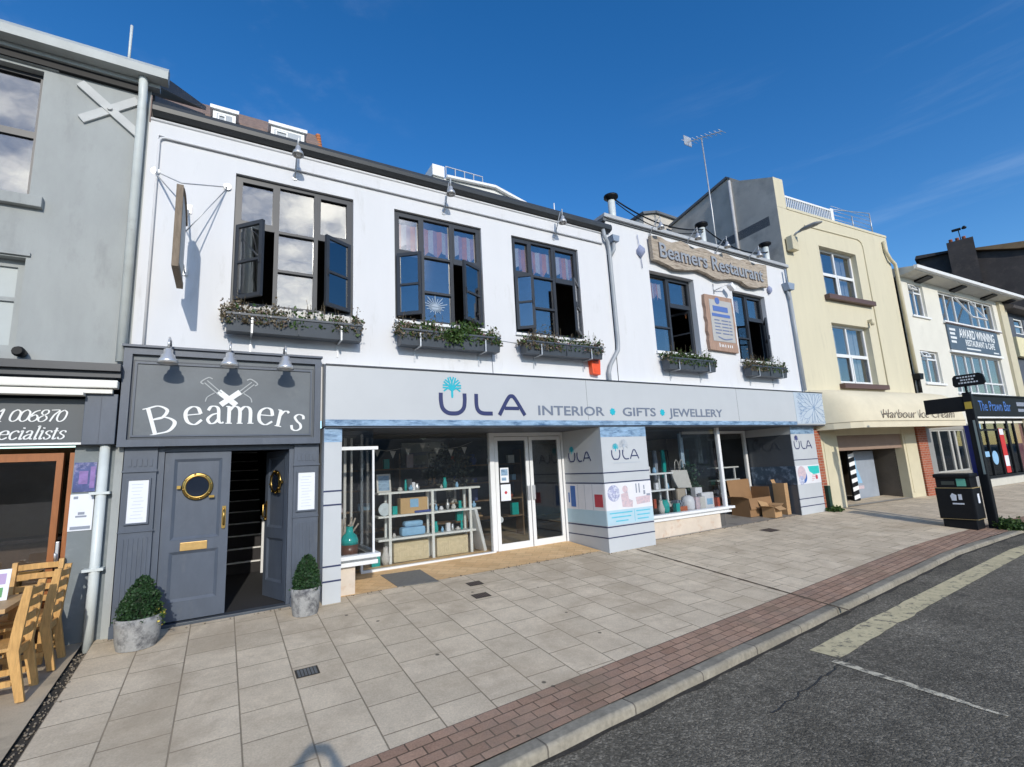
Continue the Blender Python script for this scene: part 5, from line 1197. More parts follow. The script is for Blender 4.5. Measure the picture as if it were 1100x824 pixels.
mb = MB(); mb.tube([(7.7, 1.45, 1.9), (10.0, 1.45, 1.9)], .015, 6); mb.tube([(7.7, 1.45, .5), (7.7, 1.45, 1.9)], .015, 6); mb.tube([(10.0, 1.45, .5), (10.0, 1.45, 1.9)], .015, 6); part('rail', mb, m_black, t)
for k, x in enumerate((7.95, 8.3, 8.7, 9.1, 9.5, 9.8)):
    mb = MB(); mb.prism([(x - .05, 1.92), (x + .05, 1.92), (x + .07, 1.6), (x + .05, 1.15 + .1 * (k % 3)), (x - .01, 1.22), (x - .06, 1.12 + .1 * (k % 2)), (x - .04, 1.55)], 1.42, 1.48, 'y'); part('scarf', mb, [m_bluefab, m_fabric, m_pp, mat('navy_stock', (.04, .06, .18), .6, .1), m_print, m_teal][k], t)
mb = MB()
for _ in range(700):
    a = rnd.uniform(0, 1); mb.leaf((10.0 + rnd.gauss(0, .12), .85 + rnd.gauss(0, .08), .55 + a * .95), .08)
single('window_plant', mb, leaf_mat('dark_window_leaves', (.015, .05, .03), (.04, .10, .06)), 'tall dark green plant at the right end of the right shop window', 'plant')
mb = MB(); mb.box(9.86, 9.92, .9, .96, .5, 2.3); mb.box(9.94, 10.0, .92, .98, .5, 2.2); single('display_post', mb, mat('pale_blue_post', (.30, .40, .50), .6, .1), 'pale blue upright post inside the right shop window', 'post')
t = thing('porch_shelf', 'white two tier shelf behind the glass of the inner right porch', 'shelf', (12.4, 1.5, .2))
mb = MB()
for z in (1.345, .995): mb.box(11.80, 12.80, 1.42, 1.70, z, z + .035)
for x in (12.05, 12.62): mb.box(x, x + .04, 1.44, 1.48, 1.03, 1.345); mb.box(x, x + .04, 1.44, 1.48, .6, .995)
part('shelves', mb, m_alu, t)
bx('white_tub', 12.02, 12.36, 1.36, 1.60, .16, .66, m_pw, 'white square tub on the floor under the porch shelf', 'tub', .02)
mb = MB(); mb.lathe([(.14, 0), (.16, .08), (.1, .16)], (12.55, 1.5, .66), 12); single('cloth_heap', mb, mat('plum_cloth', (.22, .04, .06), .9, .3, 9), 'dark red heap of cloth beneath the porch shelf', 'cloth')
bx('low_white_box', 11.75, 12.5, 1.27, 1.355, .16, .24, m_pw, 'low white board at the foot of the porch window', 'board')

# cardboard boxes left out in the right porch
def carton(name, label, x0, x1, y0, y1, z0, z1, m, flaps, rz=0.0):
    cx, cy = (x0 + x1) / 2, (y0 + y1) / 2; w, d, h = (x1 - x0) / 2, (y1 - y0) / 2, z1 - z0
    t = thing('cardboard_box', label, 'box', (cx, cy, z0), rz, 'cardboard boxes in the right porch')
    mb = MB(); th = .008
    mb.box(-w, w, -d, -d + th, 0, h); mb.box(-w, w, d - th, d, 0, h); mb.box(-w, -w + th, -d + th, d - th, 0, h); mb.box(w - th, w, -d + th, d - th, 0, h); mb.box(-w + th, w - th, -d + th, d - th, 0, th)
    part('carton', mb, m, t, local=True)
    for side, ang, l in flaps:
        mb = MB()
        if side in 'fb':
            s = -1 if side == 'f' else 1
            mb.M = Matrix.Translation((0, s * d, h)) @ Matrix.Rotation(R(ang) * -s, 4, 'X'); mb.box(-w, w, -.003, .003, 0.001, l)
        else:
            s = -1 if side == 'l' else 1
            mb.M = Matrix.Translation((s * w, 0, h)) @ Matrix.Rotation(R(ang) * s, 4, 'Y'); mb.box(-.003, .003, -d, d, 0.001, l)
        part('flap', mb, m, t, local=True)
carton('b', 'large open cardboard box with its lid standing up, on the right porch floor', 11.62, 12.55, .42, .95, .12, .58, m_card2, (('b', 6, .46), ('f', 172, .28), ('l', 74, .20), ('r', -4, .25)))
carton('b', 'small open cardboard box in front of the larger ones in the porch', 11.98, 12.34, .02, .34, .095, .36, m_card, (('f', 120, .15), ('b', 30, .18), ('l', 80, .16), ('r', 70, .16)), .1)
carton('b', 'tall narrow flattened cardboard box standing on end against the porch side wall', 12.74, 12.90, .12, .44, .10, .90, m_card, (('b', 20, .1),))

# ================================================================== white building (right half)
wc = thing('white_building', 'white rendered restaurant building with wooden name board and three flue pipes on its parapet', 'building', (10.6, 0, 0))
WC = [(8.40, 9.93, 4.12, 6.05), (11.43, 12.86, 4.12, 6.0)]
mb = wall_grid(MB(), 7.16, 14.16, 2.5, 7.02, WC, 0.0, .24); mb.face([(7.16, 0, 6.2), (7.16, 0, 7.02), (7.16, 5, 7.02), (7.16, 5, 6.2)]); part('wall', mb, m_white, wc)
mb = MB(); mb.box(7.08, 14.18, -.09, .30, 7.06, 7.15, .012); part('coping', mb, mat('grey_coping', (.42, .44, .46), .7, .15, 3), wc)
mb = MB(); mb.box(7.12, 14.16, -.035, .26, 7.02, 7.06); mb.box(7.07, 7.16, -.05, 5, 6.98, 7.06); part('parapet_flashing', mb, m_lead, wc)
mb = MB(); mb.box(7.10, 14.14, .30, 9, 6.6, 6.9); part('roof', mb, m_lead, wc)
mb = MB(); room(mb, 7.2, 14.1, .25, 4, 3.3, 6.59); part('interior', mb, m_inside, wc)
wr = [window_boxed(wc, *WC[0], None, 9.12, 5.32, (4.75,), None, -72, y=.15), window_boxed(wc, *WC[1], None, 12.14, 5.30, (4.75,), None, 36, y=.12)]
for w_, a, b in ((wr[0], 8.47, 9.05), (wr[1], 11.5, 12.05)): valance(w_, a, b, 5.46, 5.9, 8, .14)
mb = MB(); mb.box(8.36, 9.97, -.05, .0, 4.05, 4.115); mb.box(11.39, 12.90, -.05, 0, 4.05, 4.115); part('sill', mb, m_trim, wc, split=0.06)
for x, l in ((7.72, 0), (10.95, 0), (13.82, 0)):
    mb = MB(); mb.lathe([(.085, 0), (.085, .84)], (x, .32, 7.0), 16); fl = part('flue', mb, m_pvc, wc)
    mb = MB(); mb.lathe([(.10, .80), (.10, .84), (.17, .87), (.17, .92), (.05, .95)], (x, .32, 7.0), 16); part('cowl', mb, m_black, fl)
mb = MB(); mb.lathe([(.075, 0), (.075, 1.2)], (9.6, 1.6, 6.9), 12); fl = part('flue', mb, mat('old_flue', (.33, .35, .36), .6, .2), wc); mb = MB(); mb.lathe([(.1, 1.2), (.1, 1.3), (.02, 1.32)], (9.6, 1.6, 6.9), 12); part('cowl', mb, m_black, fl)
mb = MB()
def sag(a, b, s, n=10): return [tuple(Vector(a).lerp(Vector(b), i / n) - Vector((0, 0, s * 4 * (i / n) * (1 - i / n)))) for i in range(n + 1)]
mb.tube(sag((7.80, .25, 7.80), (10.9, .25, 7.72), .24), .018, 6); mb.tube(sag((11.0, .25, 7.76), (13.8, .25, 7.62), .26), .018, 6); mb.tube(sag((7.8, .25, 7.74), (10.9, .25, 7.66), .33), .012, 6)
single('cable', mb, m_black, 'slack black cable strung between the flue pipes along the parapet', 'cable')
mb = MB(); mb.tube([(14.0, -.08, 6.42), (14.03, -.08, 5.0), (14.06, -.08, 3.38)], .045, 12); mb.tube([(13.88, -.08, 6.52), (13.95, -.08, 6.2), (14.0, -.08, 6.0)], .03, 8); part('downpipe', mb, m_greypipe, wc)
mb = MB(); mb.prism([(13.78, 6.52), (14.14, 6.52), (14.08, 6.32), (13.86, 6.32)], -.20, -.01, 'y', .01); mb.tube([(13.93, -.1, 6.5), (13.92, -.1, 6.95)], .03, 8); part('hopper', mb, mat('blue_grey_hopper', (.25, .31, .40), .5, .08), wc)
mb = MB(); mb.tube([(4.12, -.008, 3.98), (4.14, -.008, 3.36)], .006, 5); mb.tube([(4.14, -.006, 3.98), (4.40, -.006, 3.985), (4.66, -.006, 3.97)], .005, 5); single('wall_cable', mb, m_print, 'thin grey cable on the white wall between two of the window boxes', 'cable')
# the wooden name board
t = thing('name_board', 'rough edged driftwood board with cut silver letters across the white wall', 'sign', (10.7, 0, 6.1))
q = random.Random(4); top = [(8.42 + 4.52 * i / 26, 6.87 + .035 * math.sin(i * 1.3) + q.uniform(-.025, .025)) for i in range(27)]; bot = [(8.44 + 4.44 * i / 26, 6.21 - .02 * (i / 26) + .06 * math.sin(i * .75 + 1.0) + q.uniform(-.02, .02)) for i in range(27)]
mb = MB(); mb.prism(bot + top[::-1], -.14, -.05, 'y', .0); bd = part('board', mb, m_drift, t)
mb = MB(); mb.box(8.55, 12.8, -.05, -.003, 6.4, 6.46); mb.box(8.55, 12.8, -.05, -.003, 6.68, 6.74); part('batten', mb, m_oldwood, t, split=.1)
mb = MB(); text_mb('Beamers Restaurant', .52, 8.64, 6.375, -.141, mb, .012, width=4.02, bold=.006); part('lettering', mb, mat('pewter_letters', (.34, .36, .385), .4, .15, 9, metal=.15), bd, split=.11)
mb = MB(); text_mb('Beamers Restaurant', .52, 8.62, 6.362, -.1405, mb, .001, width=4.06, bold=.022); part('lettering_outline', mb, mat('burnt_outline', (.07, .055, .05), .9, .1), bd, split=.08)  # dark outline round the silver letters
# the menu plaque between the two windows
t = thing('menu_plaque', 'tall wooden plaque with a blue heading and lines of text between the right windows', 'sign', (10.7, 0, 4.25))
q = random.Random(9); L_ = [(10.16 + q.uniform(-.02, .02), 4.27 + 1.42 * i / 12) for i in range(13)]; R_ = [(11.25 + q.uniform(-.02, .02), 4.25 + 1.45 * i / 12) for i in range(13)]
mb = MB(); mb.prism(R_ + L_[::-1], -.09, -.003, 'y'); bd = part('board', mb, mat('reddish_board', (.36, .24, .18), .8, .25, 4, .3, 30, stretch=(6, 3, 1)), t)
mb = MB(); mb.box(10.31, 11.17, -.098, -.0905, 4.50, 5.58); part('panel', mb, mat('grey_text_panel', (.42, .42, .41), .7, .12, 5), t)
mb = MB(); mb.lathe([(.09, -.006), (.09, 0)], (10.62, -.098, 5.56), 14, 'y'); mb.box(10.42, 11.0, -.104, -.0985, 5.28, 5.42); mb.box(10.36, 11.06, -.104, -.0985, 5.14, 5.22); part('heading', mb, mat('blue_heading', (.09, .16, .42), .5, .1), t)
mb = MB()
for k in range(5):
    for a, b in ((10.42, 10.62 + .05 * (k % 2)), (10.70, 10.95), (10.98, 11.08)): ribbon(mb, [(a, 5.05 - k * .085), (b, 5.05 - k * .085)], .028, .028, y=-.0985, sm=False)
ribbon(mb, [(10.5, 4.62), (10.75, 4.56), (11.05, 4.60)], .03, .03, y=-.0985); part('small_print', mb, mat('ink_lines', (.15, .19, .32), .6), t)
mb = MB()
for k, xx in enumerate((10.52, 10.6, 10.66, 10.74, 10.84, 10.92, 11.0)): mb.box(xx, xx + .03, -.093, -.0905, 4.36, 4.46 if k == 0 else 4.43)
part('carved_foot', mb, m_letter, t, split=.02)
t = thing('picture_light', 'small white spotlight on a bracket above the wooden menu plaque', 'lamp', (10.9, 0, 5.85))
mb = MB(); mb.tube([(10.66, -.02, 5.78), (10.66, -.02, 6.05)], .01, 6); mb.tube([(10.66, -.03, 5.86), (10.9, -.2, 5.98), (11.06, -.22, 5.99)], .012, 6); part('bracket', mb, m_steel, t)
mb = MB(); mb.M = Matrix.Translation((11.1, -.22, 5.96)) @ Matrix.Rotation(R(40), 4, 'Y'); mb.box(-.09, .09, -.07, .07, -.06, .06, .015); part('lamp_head', mb, m_trim, t)
mb = MB(); mb.tube([(8.10, -.03, 6.86), (8.13, -.04, 6.55), (8.17, -.03, 6.05)], .008, 6); mb.lathe([(.002, -.16), (.10, -.04), (.10, .04), (.002, .16)], (8.14, -.05, 6.45), 10); single('hanging_buoy', mb, mat('faded_blue', (.30, .34, .50), .7, .2), 'faded blue float hanging on a rope left of the driftwood board', 'float')
mb = MB(); mb.tube([(13.06, -.03, 6.86), (13.07, -.03, 6.1)], .008, 6); mb.lathe([(.002, -.13), (.07, -.04), (.07, .04), (.002, .13)], (13.08, -.05, 6.22), 10); single('hanging_buoy', mb, mat('faded_blue', (.30, .34, .50), .7, .2), 'faded blue float hanging on a rope at the right end of the driftwood board', 'float')

# ================================================================== cream house
ch = thing('cream_house', 'tall cream rendered house with two white sash windows, roof terrace railing and cream awning', 'building', (14.2, 0, 0), R(-4))
WD = [(1.80, 3.81, 6.45, 8.10), (1.80, 3.83, 3.65, 5.57)]
mb = wall_grid(MB(), 0.0, 5.95, 2.1, 9.06, WD, 0, .26); mb.face([(5.95, 0, 2.1), (5.95, 8, 2.1), (5.95, 8, 9.06), (5.95, 0, 9.06)]); mb.box(.455, 5.95, -.02, .22, 9.061, 9.14)
part('wall', mb, m_cream, ch, local=True)
mb = MB(); mb.box(.002, .45, -.004, .6, 9.07, 10.05); mb.box(.002, .45, -.003, .01, 2.1, 9.06); part('end_pier', mb, m_cream, ch, local=True)
mb = MB(); mb.prism([(.001, 6.3), (.001, 10.04), (1.46, 10.74), (1.52, 10.88), (4.2, 10.45), (4.2, 6.3)], .0, .40, 'x'); part('party_wall', mb, m_sidegrey, ch, local=True)
mb = MB(); mb.tube([(-.05, 1.46, 6.9), (-.05, 1.46, 10.75)], .05, 8); part('vent_pipe', mb, mat('pale_pipe', (.5, .5, .5), .6), ch, local=True)
mb = MB(); mb.prism([(1.44, 10.76), (1.40, 10.84), (1.55, 10.97), (4.3, 10.54), (4.3, 10.45), (1.52, 10.89)], -.06, .46, 'x'); part('verge', mb, m_lead, ch, local=True)
mb = MB(); mb.box(.0, 5.9, .3, 8, 8.6, 8.9); part('roof', mb, m_lead, ch, local=True)
mb = MB(); room(mb, .1, 5.85, .27, 4, 2.4, 8.6); part('interior', mb, m_insidewarm, ch, local=True)
for a, b, c, d in WD:
    mb = MB(); mid = (c + d) / 2; cx = a + (b - a) * .44
    frame_bars(mb, a, b - .0, c, d, .17, .25, .07, [(a + b) / 2], [mid], .06); w_ = part('window', mb, m_alu, ch, local=True)
    for x0, x1 in ((a + .07, (a + b) / 2 - .03), ((a + b) / 2 + .03, b - .07)):
        mb = MB(); frame_bars(mb, x0, x1, c + .07, mid - .03, .15, .17, .05); part('lower_sash', mb, m_alu, w_, local=True)
    mb = MB(); mb.box(a + .07, b - .07, .20, .208, c + .07, d - .07); part('pane', mb, g_up, w_, local=True)
    mb = MB()
    for i in range(9):
        if 3 <= i <= 5: continue
        x = a + .1 + i * (b - a - .2) / 9; mb.box(x, x + .2, .36 + .02 * (i % 2), .37 + .02 * (i % 2), c + .1, d - .1)
    part('curtain', mb, m_fabric, w_, local=True)
mb = MB(); mb.box(1.67, 4.2, -.16, .1, 6.30, 6.445); mb.box(1.70, 4.1, -.16, .1, 3.50, 3.645); part('sill', mb, m_brown, ch, local=True, split=0.1)
mb = MB(); mb.tube([(1.2, -.012, 8.66), (4.05, -.012, 8.69), (4.25, -.012, 8.62), (4.33, -.012, 8.45), (4.33, -.012, 3.6)], .022, 8); part('moulding', mb, m_cream, ch, local=True)
mb = MB(); mb.tube([(5.62, -.06, 8.85), (5.62, -.07, 8.5), (5.75, -.1, 8.2), (6.0, -.1, 8.05), (6.03, -.1, 7.9), (6.06, -.1, 4.05)], .055, 10); part('downpipe', mb, m_creamtrim, ch, local=True)
mb = MB(); mb.prism([(5.93, 4.1), (6.22, 4.1), (6.16, 3.9), (6.0, 3.9)], -.22, -.0, 'y'); mb.tube([(6.08, -.1, 3.9), (6.08, -.1, 3.45)], .06, 8); part('hopper', mb, m_black, ch, local=True)
mb = MB()
for i in range(26): x = .48 + i * .093; mb.box(x, x + .028, .06, .09, 9.14, 9.52)
mb.box(.45, 2.92, .05, .10, 9.52, 9.58); mb.box(2.86, 3.02, .04, .12, 9.14, 9.62); part('balustrade', mb, m_trim, ch, local=True)
mb = MB()
for x in (3.1, 4.2, 5.36): mb.tube([(x, .1, 9.1), (x, .1, 9.95 if x > 5 else 9.62)], .02, 6)
for z in (9.3, 9.45, 9.6, 9.75): mb.tube([(3.02, .1, z), (5.36, .1, z + .04)], .008, 5)
mb.tube([(2.95, .1, 9.62), (5.36, .1, 9.95)], .014, 5); part('wire_fence', mb, m_steel, ch, local=True)
mb = MB(); mb.box(-.02, .02, -.02, .02, -.5, .5)
mb.bm.clear(); mb.tube([(0, 0, 0), (0, 0, .2)], .02, 6)
for _ in range(60): mb.leaf((rnd.gauss(.3, .35), rnd.gauss(0, .2), rnd.uniform(.15, .45)), .22)
mb.bm.transform(Matrix.Translation((15.9, 1.2, 9.3))); single('roof_plant', mb, mat('dark_roof_plant', (.02, .022, .025), .9), 'dark bushy clump standing on the cream house roof terrace', 'plant')
mb = MB(); mb.box(3.80, 3.90, -.14, 0, 5.74, 5.82); mb.lathe([(.05, 0), (.06, .1), (.02, .16)], (3.84, -.12, 5.62), 10); part('security_lamp', mb, m_creamtrim, ch, local=True)
# awning
aw = MB(); prof = [(-.01, 3.42), (-.35, 3.38), (-.66, 3.27), (-.88, 3.08), (-1.0, 2.84), (-1.06, 2.42), (-1.06, 2.25)]
def awn(u, k, dz=0):  # k: how far the section has come out
    return [(u, v * k, 3.42 + (z - 3.42) * (1 if i > 2 else 1) + dz) for i, (v, z) in enumerate(prof)]
secs = [awn(.16, .05), awn(.26, .45), awn(.42, .78), awn(.66, .97), awn(.9, 1.0)] + [awn(.9 + 5.35 * i / 8, 1.0) for i in range(1, 8)] + [awn(6.25, 1.0)]
vv = [[aw.v(*p) for p in s] for s in secs]
for i in range(len(vv) - 1):
    for j in range(len(prof) - 1):
        f = aw.bm.faces.new((vv[i][j], vv[i + 1][j], vv[i + 1][j + 1], vv[i][j + 1])); f.smooth = j < 5
aw.face([(6.25, v, z) for v, z in prof] + [(6.25, -.01, 2.25)])
m_awn = mat('cream_canvas', (.68, .61, .45), .8, .09, 2, .1, 60, c2=(.62, .53, .38), c2thr=(.58, .8), c2scale=2)
awo = part('awning', aw, m_awn, ch, local=True)
mb = MB(); mb.tube([s[5] for s in [[(p[0], p[1] - .006, p[2]) for p in q] for q in secs]], .008, 5); part('awning_seam', mb, mat('seam_brown', (.30, .25, .17), .8), awo, local=True)
mb = MB(); mb.M = Matrix.Translation((1.55, -1.055, 2.50)) @ Matrix.Rotation(R(7), 4, 'X'); text_mb('Harbour Ice Cream', .36, 0, 0, -.002, mb, .002, width=4.0, bold=-.004); part('awning_lettering', mb, mat('faded_brown_letters', (.13, .10, .08), .8, .1), awo, local=True, split=.08)
# ground floor
mb = MB(); mb.box(.30, 1.10, -.02, .3, -.2, 2.2); mb.box(.42, .98, -.035, -.02, .1, 2.0); mb.box(4.60, 5.42, -.01, .3, -.2, 2.25); mb.box(4.72, 5.30, -.022, -.01, .25, 2.1); part('shop_pilaster', mb, m_creamtrim, ch, local=True, split=0.2)
mb = MB(); mb.box(.0, .28, -.05, .3, -.2, 2.3); mb.box(5.45, 6.02, -.06, .3, -.2, 2.3); part('brick_pier', mb, m_redbrick, ch, local=True, split=0.2)
mb = MB(); mb.box(1.10, 4.60, .05, .25, 1.66, 2.4)
for k in range(8): mb.box(1.10, 4.60, .042, .05, 1.68 + k * .07, 1.735 + k * .07)
part('roller_shutter', mb, mat('brown_shutter', (.30, .21, .16), .6, .08), ch, local=True)
mb = MB(); room(mb, 1.10, 4.60, .25, 3.5, .1, 2.2); part('shop_interior', mb, m_insidewarm, ch, local=True)
mb = MB(); mb.face([(1.1, -.05, .10), (4.6, -.05, .10), (4.6, 3.4, .12), (1.1, 3.4, .12)]); part('shop_floor', mb, mat('pale_shop_floor', (.38, .35, .30), .6, .1), ch, local=True)
CHM = wmat(ch)
def hs_(name, build, m, label, cat):
    mb = MB(); mb.M = CHM; build(mb); return single(name, mb, m, label, cat)
hs_('cabinet', lambda b: [b.box(1.3, 2.35, .7, 1.2, .11, 1.6)] + [b.box(1.32, 2.33, .68, .70, .15 + k * .28, .40 + k * .28) for k in range(5)], mat('slate_cabinet', (.16, .17, .18), .5, .1), 'grey slatted cabinet in the open front of the cream house', 'cabinet')
t = thing('striped_post', 'black and white striped board post inside the open front of the cream house', 'post', tuple(CHM @ Vector((2.6, .55, .11))), R(-4))
mb = MB(); mb.box(-.15, .15, -.03, .03, 0, 1.52); part('board', mb, m_black, t, local=True)
mb = MB()
for k in range(6): mb.prism([(-.15, .05 + k * .25), (.15, .10 + k * .25), (.15, .22 + k * .25), (-.15, .17 + k * .25)], -.034, -.0305, 'y')
part('stripe', mb, m_trim, t, local=True, split=.02)
t = thing('display_board', 'pale board with a blue figure shape and a pink flash in the cream house shop', 'board', tuple(CHM @ Vector((3.6, .8, .11))), R(-4))
mb = MB(); mb.box(-.65, .75, 0, .04, 0, 1.5); part('board', mb, mat('blue_grey_board', (.30, .34, .40), .5, .1), t, local=True)
mb = MB(); mb.box(-.5, -.3, -.006, 0, .75, 1.3); mb.prism([(-.45, .5), (-.1, .5), (-.28, .95)], -.008, -.002, 'y'); part('figure', mb, m_bluefab, t, local=True); mb = MB(); mb.box(-.45, -.05, -.007, 0, .32, .42); part('flash', mb, m_pp, t, local=True)
bx('utility_box', 14.30, 14.42, -.16, -.06, .10, .74, mat('dark_green_paint', (.015, .045, .03), .5, .1), 'narrow dark green box standing at the corner of the silver end pillar', 'box', .01)
# street lamp fixed to the cream house
t = thing('wall_street_lamp', 'grey street lamp head on a cream box fixed high on the cream house', 'street lamp', (14.45, -.1, 7.65))
mb = MB(); mb.box(14.30, 14.62, -.24, -.05, 7.62, 8.06, .02); part('control_box', mb, m_creamtrim, t); mb = MB(); mb.tube([(14.46, -.2, 8.05), (14.47, -.3, 8.12), (14.50, -.45, 8.15)], .035, 8); part('arm', mb, m_steel, t)
mb = MB(); mb.tube([(14.49, -.40, 8.14), (14.51, -.55, 8.17), (14.56, -.80, 8.20), (14.585, -.98, 8.19)], [.05, .095, .10, .04], 12); mb.bm.transform(Matrix.Translation((0, 0, 8.17)) @ Matrix.Diagonal((1, 1, .6, 1)) @ Matrix.Translation((0, 0, -8.17))); part('lamp_head', mb, mat('grey_lamp_casting', (.22, .23, .24), .4, .1), t)
t = thing('tv_aerial', 'thin television aerial on a tall mast behind the parapet', 'aerial', (13.5, 1.7, 9.0))
mb = MB(); mb.tube([(13.5, 1.7, 6.8), (13.5, 1.7, 9.6), (13.46, 1.72, 12.25)], .022, 8); part('mast', mb, m_steel, t)
mb = MB(); mb.tube([(13.5, 2.3, 12.5), (13.45, .95, 12.0)], .014, 6)
for k in range(9):
    f = k / 8; c = Vector((13.5, 2.3, 12.5)).lerp(Vector((13.45, .95, 12.0)), f); l = .20 if k > 1 else .3; mb.tube([c - Vector((l, 0, .0)), c + Vector((l, 0, .0))], .007, 5)
mb.box(13.3, 13.68, 2.28, 2.30, 12.35, 12.7); part('antenna', mb, m_steel, t)
rb = thing('rear_house', 'plain grey rendered gable standing behind the restaurant roof', 'building', (14.4, 6, 0)); mb = MB(); mb.prism([(13.25, 0), (13.25, 10.75), (13.9, 10.95), (16.0, 10.9), (16, 0)], 4.4, 8, 'y'); part('wall', mb, m_sidegrey, rb)
mb = MB(); mb.prism([(13.2, 10.75), (13.9, 10.96), (16.0, 10.91), (16.0, 11.0), (13.9, 11.05), (13.15, 10.83)], 4.3, 8, 'y'); part('roof', mb, m_lead, rb)

# ================================================================== white three storey house with the long sign
wh = thing('white_house', 'white rendered three storey house with deep eaves, band windows and long slate sign', 'building', (21.2, -.49, 0), R(-2.5))
WE = [(-.22, .88, 6.29, 7.5), (-.24, 1.08, 3.84, 5.0), (2.08, 7.0, 6.3, 7.48), (2.12, 6.62, 3.54, 5.07)]
mb = wall_grid(MB(), -1.0, 8.1, 2.4, 7.66, WE, 0, .2); part('wall', mb, mat('off_white_render', (.70, .68, .60), .75, .06, 1.4, .1, 80, c2=(.58, .57, .50), c2thr=(.6, .85), c2scale=1.5), wh, local=True)
mb = MB(); mb.box(7.42, 8.1, -.10, -.003, .2, 7.64); part('end_pilaster', mb, m_creamtrim, wh, local=True)
mb = MB(); mb.prism([(0, 7.66), (-.5, 7.72), (-.5, 7.86), (2.5, 8.5), (6, 8.5), (6, 7.66)], -.75, 8.6, 'x'); part('roof', mb, mat('pale_soffit', (.55, .54, .49), .7, .08), wh, local=True)
mb = MB(); mb.prism([(-.50, 7.74), (-.60, 7.76), (-.62, 7.86), (-.50, 7.88)], -.8, 8.65, 'x'); part('gutter', mb, m_trim, wh, local=True)
mb = MB()
for u in (.55, 3.3, 6.1, 8.0): mb.prism([(-.002, 7.58), (-.42, 7.66), (-.42, 7.70), (-.002, 7.655)], u - .22, u + .22, 'x')
part('eaves_bracket', mb, m_black, wh, local=True, split=0.2)
mb = MB(); room(mb, -.9, 8, .21, 4, 2.6, 7.6); part('interior', mb, m_inside, wh, local=True)
def multi(a, b, c, d, xs, zs, op=()):
    mb = MB(); frame_bars(mb, a, b, c, d, .08, .16, .06, xs, zs, .06); w_ = part('window', mb, m_alu, wh, local=True)
    p = MB(); p.box(a + .06, b - .06, .11, .118, c + .06, d - .06); part('pane', p, g_up, w_, local=True)
    for (x0, x1, z0, z1) in op:
        q = MB(); q.M = Matrix.Translation((0, .07, z1)) @ Matrix.Rotation(R(-24), 4, 'X') @ Matrix.Translation((0, 0, -z1)); frame_bars(q, x0, x1, z0, z1, -.05, 0, .05); part('open_vent', q, m_alu, w_, local=True)
    return w_
multi(-.22, .88, 6.29, 7.5, [.33], [7.2], [(-.16, .30, 7.2, 7.46)]); multi(-.24, 1.08, 3.84, 5.0, [.4], [4.72], [(-.18, .37, 4.72, 4.96)])
multi(2.08, 7.0, 6.3, 7.48, [2.75, 3.5, 4.9, 5.55, 6.25], [], [(3.53, 4.87, 6.36, 7.42)]); multi(2.12, 6.62, 3.54, 5.07, [2.7, 3.5, 4.1, 4.9, 5.5], [4.0])
mb = MB(); mb.box(2.0, 7.1, -.08, .05, 6.2, 6.29); mb.box(2.05, 6.75, -.08, .05, 5.08, 5.16); mb.box(-.3, 1.0, -.06, .05, 6.22, 6.285); mb.box(-.3, 1.2, -.06, .05, 3.77, 3.835); mb.box(2.05, 6.75, -.06, .05, 3.47, 3.535); part('sill', mb, m_trim, wh, local=True, split=0.1)
mb = MB(); mb.box(2.0, 7.1, -.09, -.081, 6.19, 6.23); part('sill_edge', mb, m_brown, wh, local=True)
mb = MB(); mb.box(2.12, 6.62, -.05, -.003, 5.20, 6.16); sn = part('long_sign', mb, mat('slate_sign', (.085, .12, .16), .5, .1, 3), wh, local=True)
mb = MB(); text_mb('AWARD WINNING', .50, 3.05, 5.72, -.052, mb, .003, width=3.2, bold=.012); text_mb('RESTAURANT & CAFE', .34, 3.45, 5.42, -.052, mb, .003, width=2.65, bold=.008)
ribbon(mb, [(3.45, 5.30), (4.7, 5.30)], .06, .06, y=-.0512, sm=False); ribbon(mb, [(5.9, 5.27), (6.4, 5.27)], .05, .05, y=-.0512, sm=False)
for k in range(4): ribbon(mb, [(2.25, 5.98 - k * .16), (2.75 - .08 * (k % 2), 5.98 - k * .16)], .09, .09, y=-.0512, sm=False)
part('sign_lettering', mb, m_letter, sn, local=True, split=.15)
mb = MB(); mb.box(2.55, 8.1, -.20, .1, 2.64, 3.42); mb.box(2.5, 8.15, -.26, .1, 3.42, 3.47); fs = part('shop_fascia', mb, m_black, wh, local=True)
mb = MB(); mb.box(2.55, 8.1, -.205, .1, 2.58, 2.635); part('fascia_rail', mb, m_trim, wh, local=True)
mb = MB(); text_mb('The Prawn Bar', .55, 2.95, 2.86, -.202, mb, .003, width=2.9); part('fascia_lettering', mb, mat('blue_letters', (.07, .18, .50), .5, .1), fs, local=True)
mb = MB(); ribbon(mb, [(6.5, 3.15), (7.8, 3.15)], .16, .16, y=-.2012, sm=False); ribbon(mb, [(6.55, 2.9), (7.7, 2.9)], .12, .12, y=-.2012, sm=False); part('fascia_print', mb, m_print, fs, local=True)
mb = MB(); frame_bars(mb, 2.7, 5.75, .36, 2.58, -.02, .06, .09, [3.75, 4.7], [2.15], .07); frame_bars(mb, 5.75, 8.0, .36, 2.58, -.02, .06, .09, [6.4], [], .08); part('shop_frame', mb, m_black, wh, local=True)
mb = MB(); mb.box(2.79, 5.66, .015, .022, .45, 2.49); mb.box(5.84, 7.91, .015, .022, .45, 2.49); part('shop_pane', mb, g_shop, wh, local=True, split=0.05)
mb = MB(); mb.box(2.5, 8.1, -.16, .1, .1, .355); part('shop_plinth', mb, mat('pale_stone_step', (.55, .53, .46), .7, .1), wh, local=True)
mb = MB(); room(mb, 1.95, 8.05, .08, 3.5, .2, 2.6); part('shop_interior', mb, m_inside, wh, local=True)
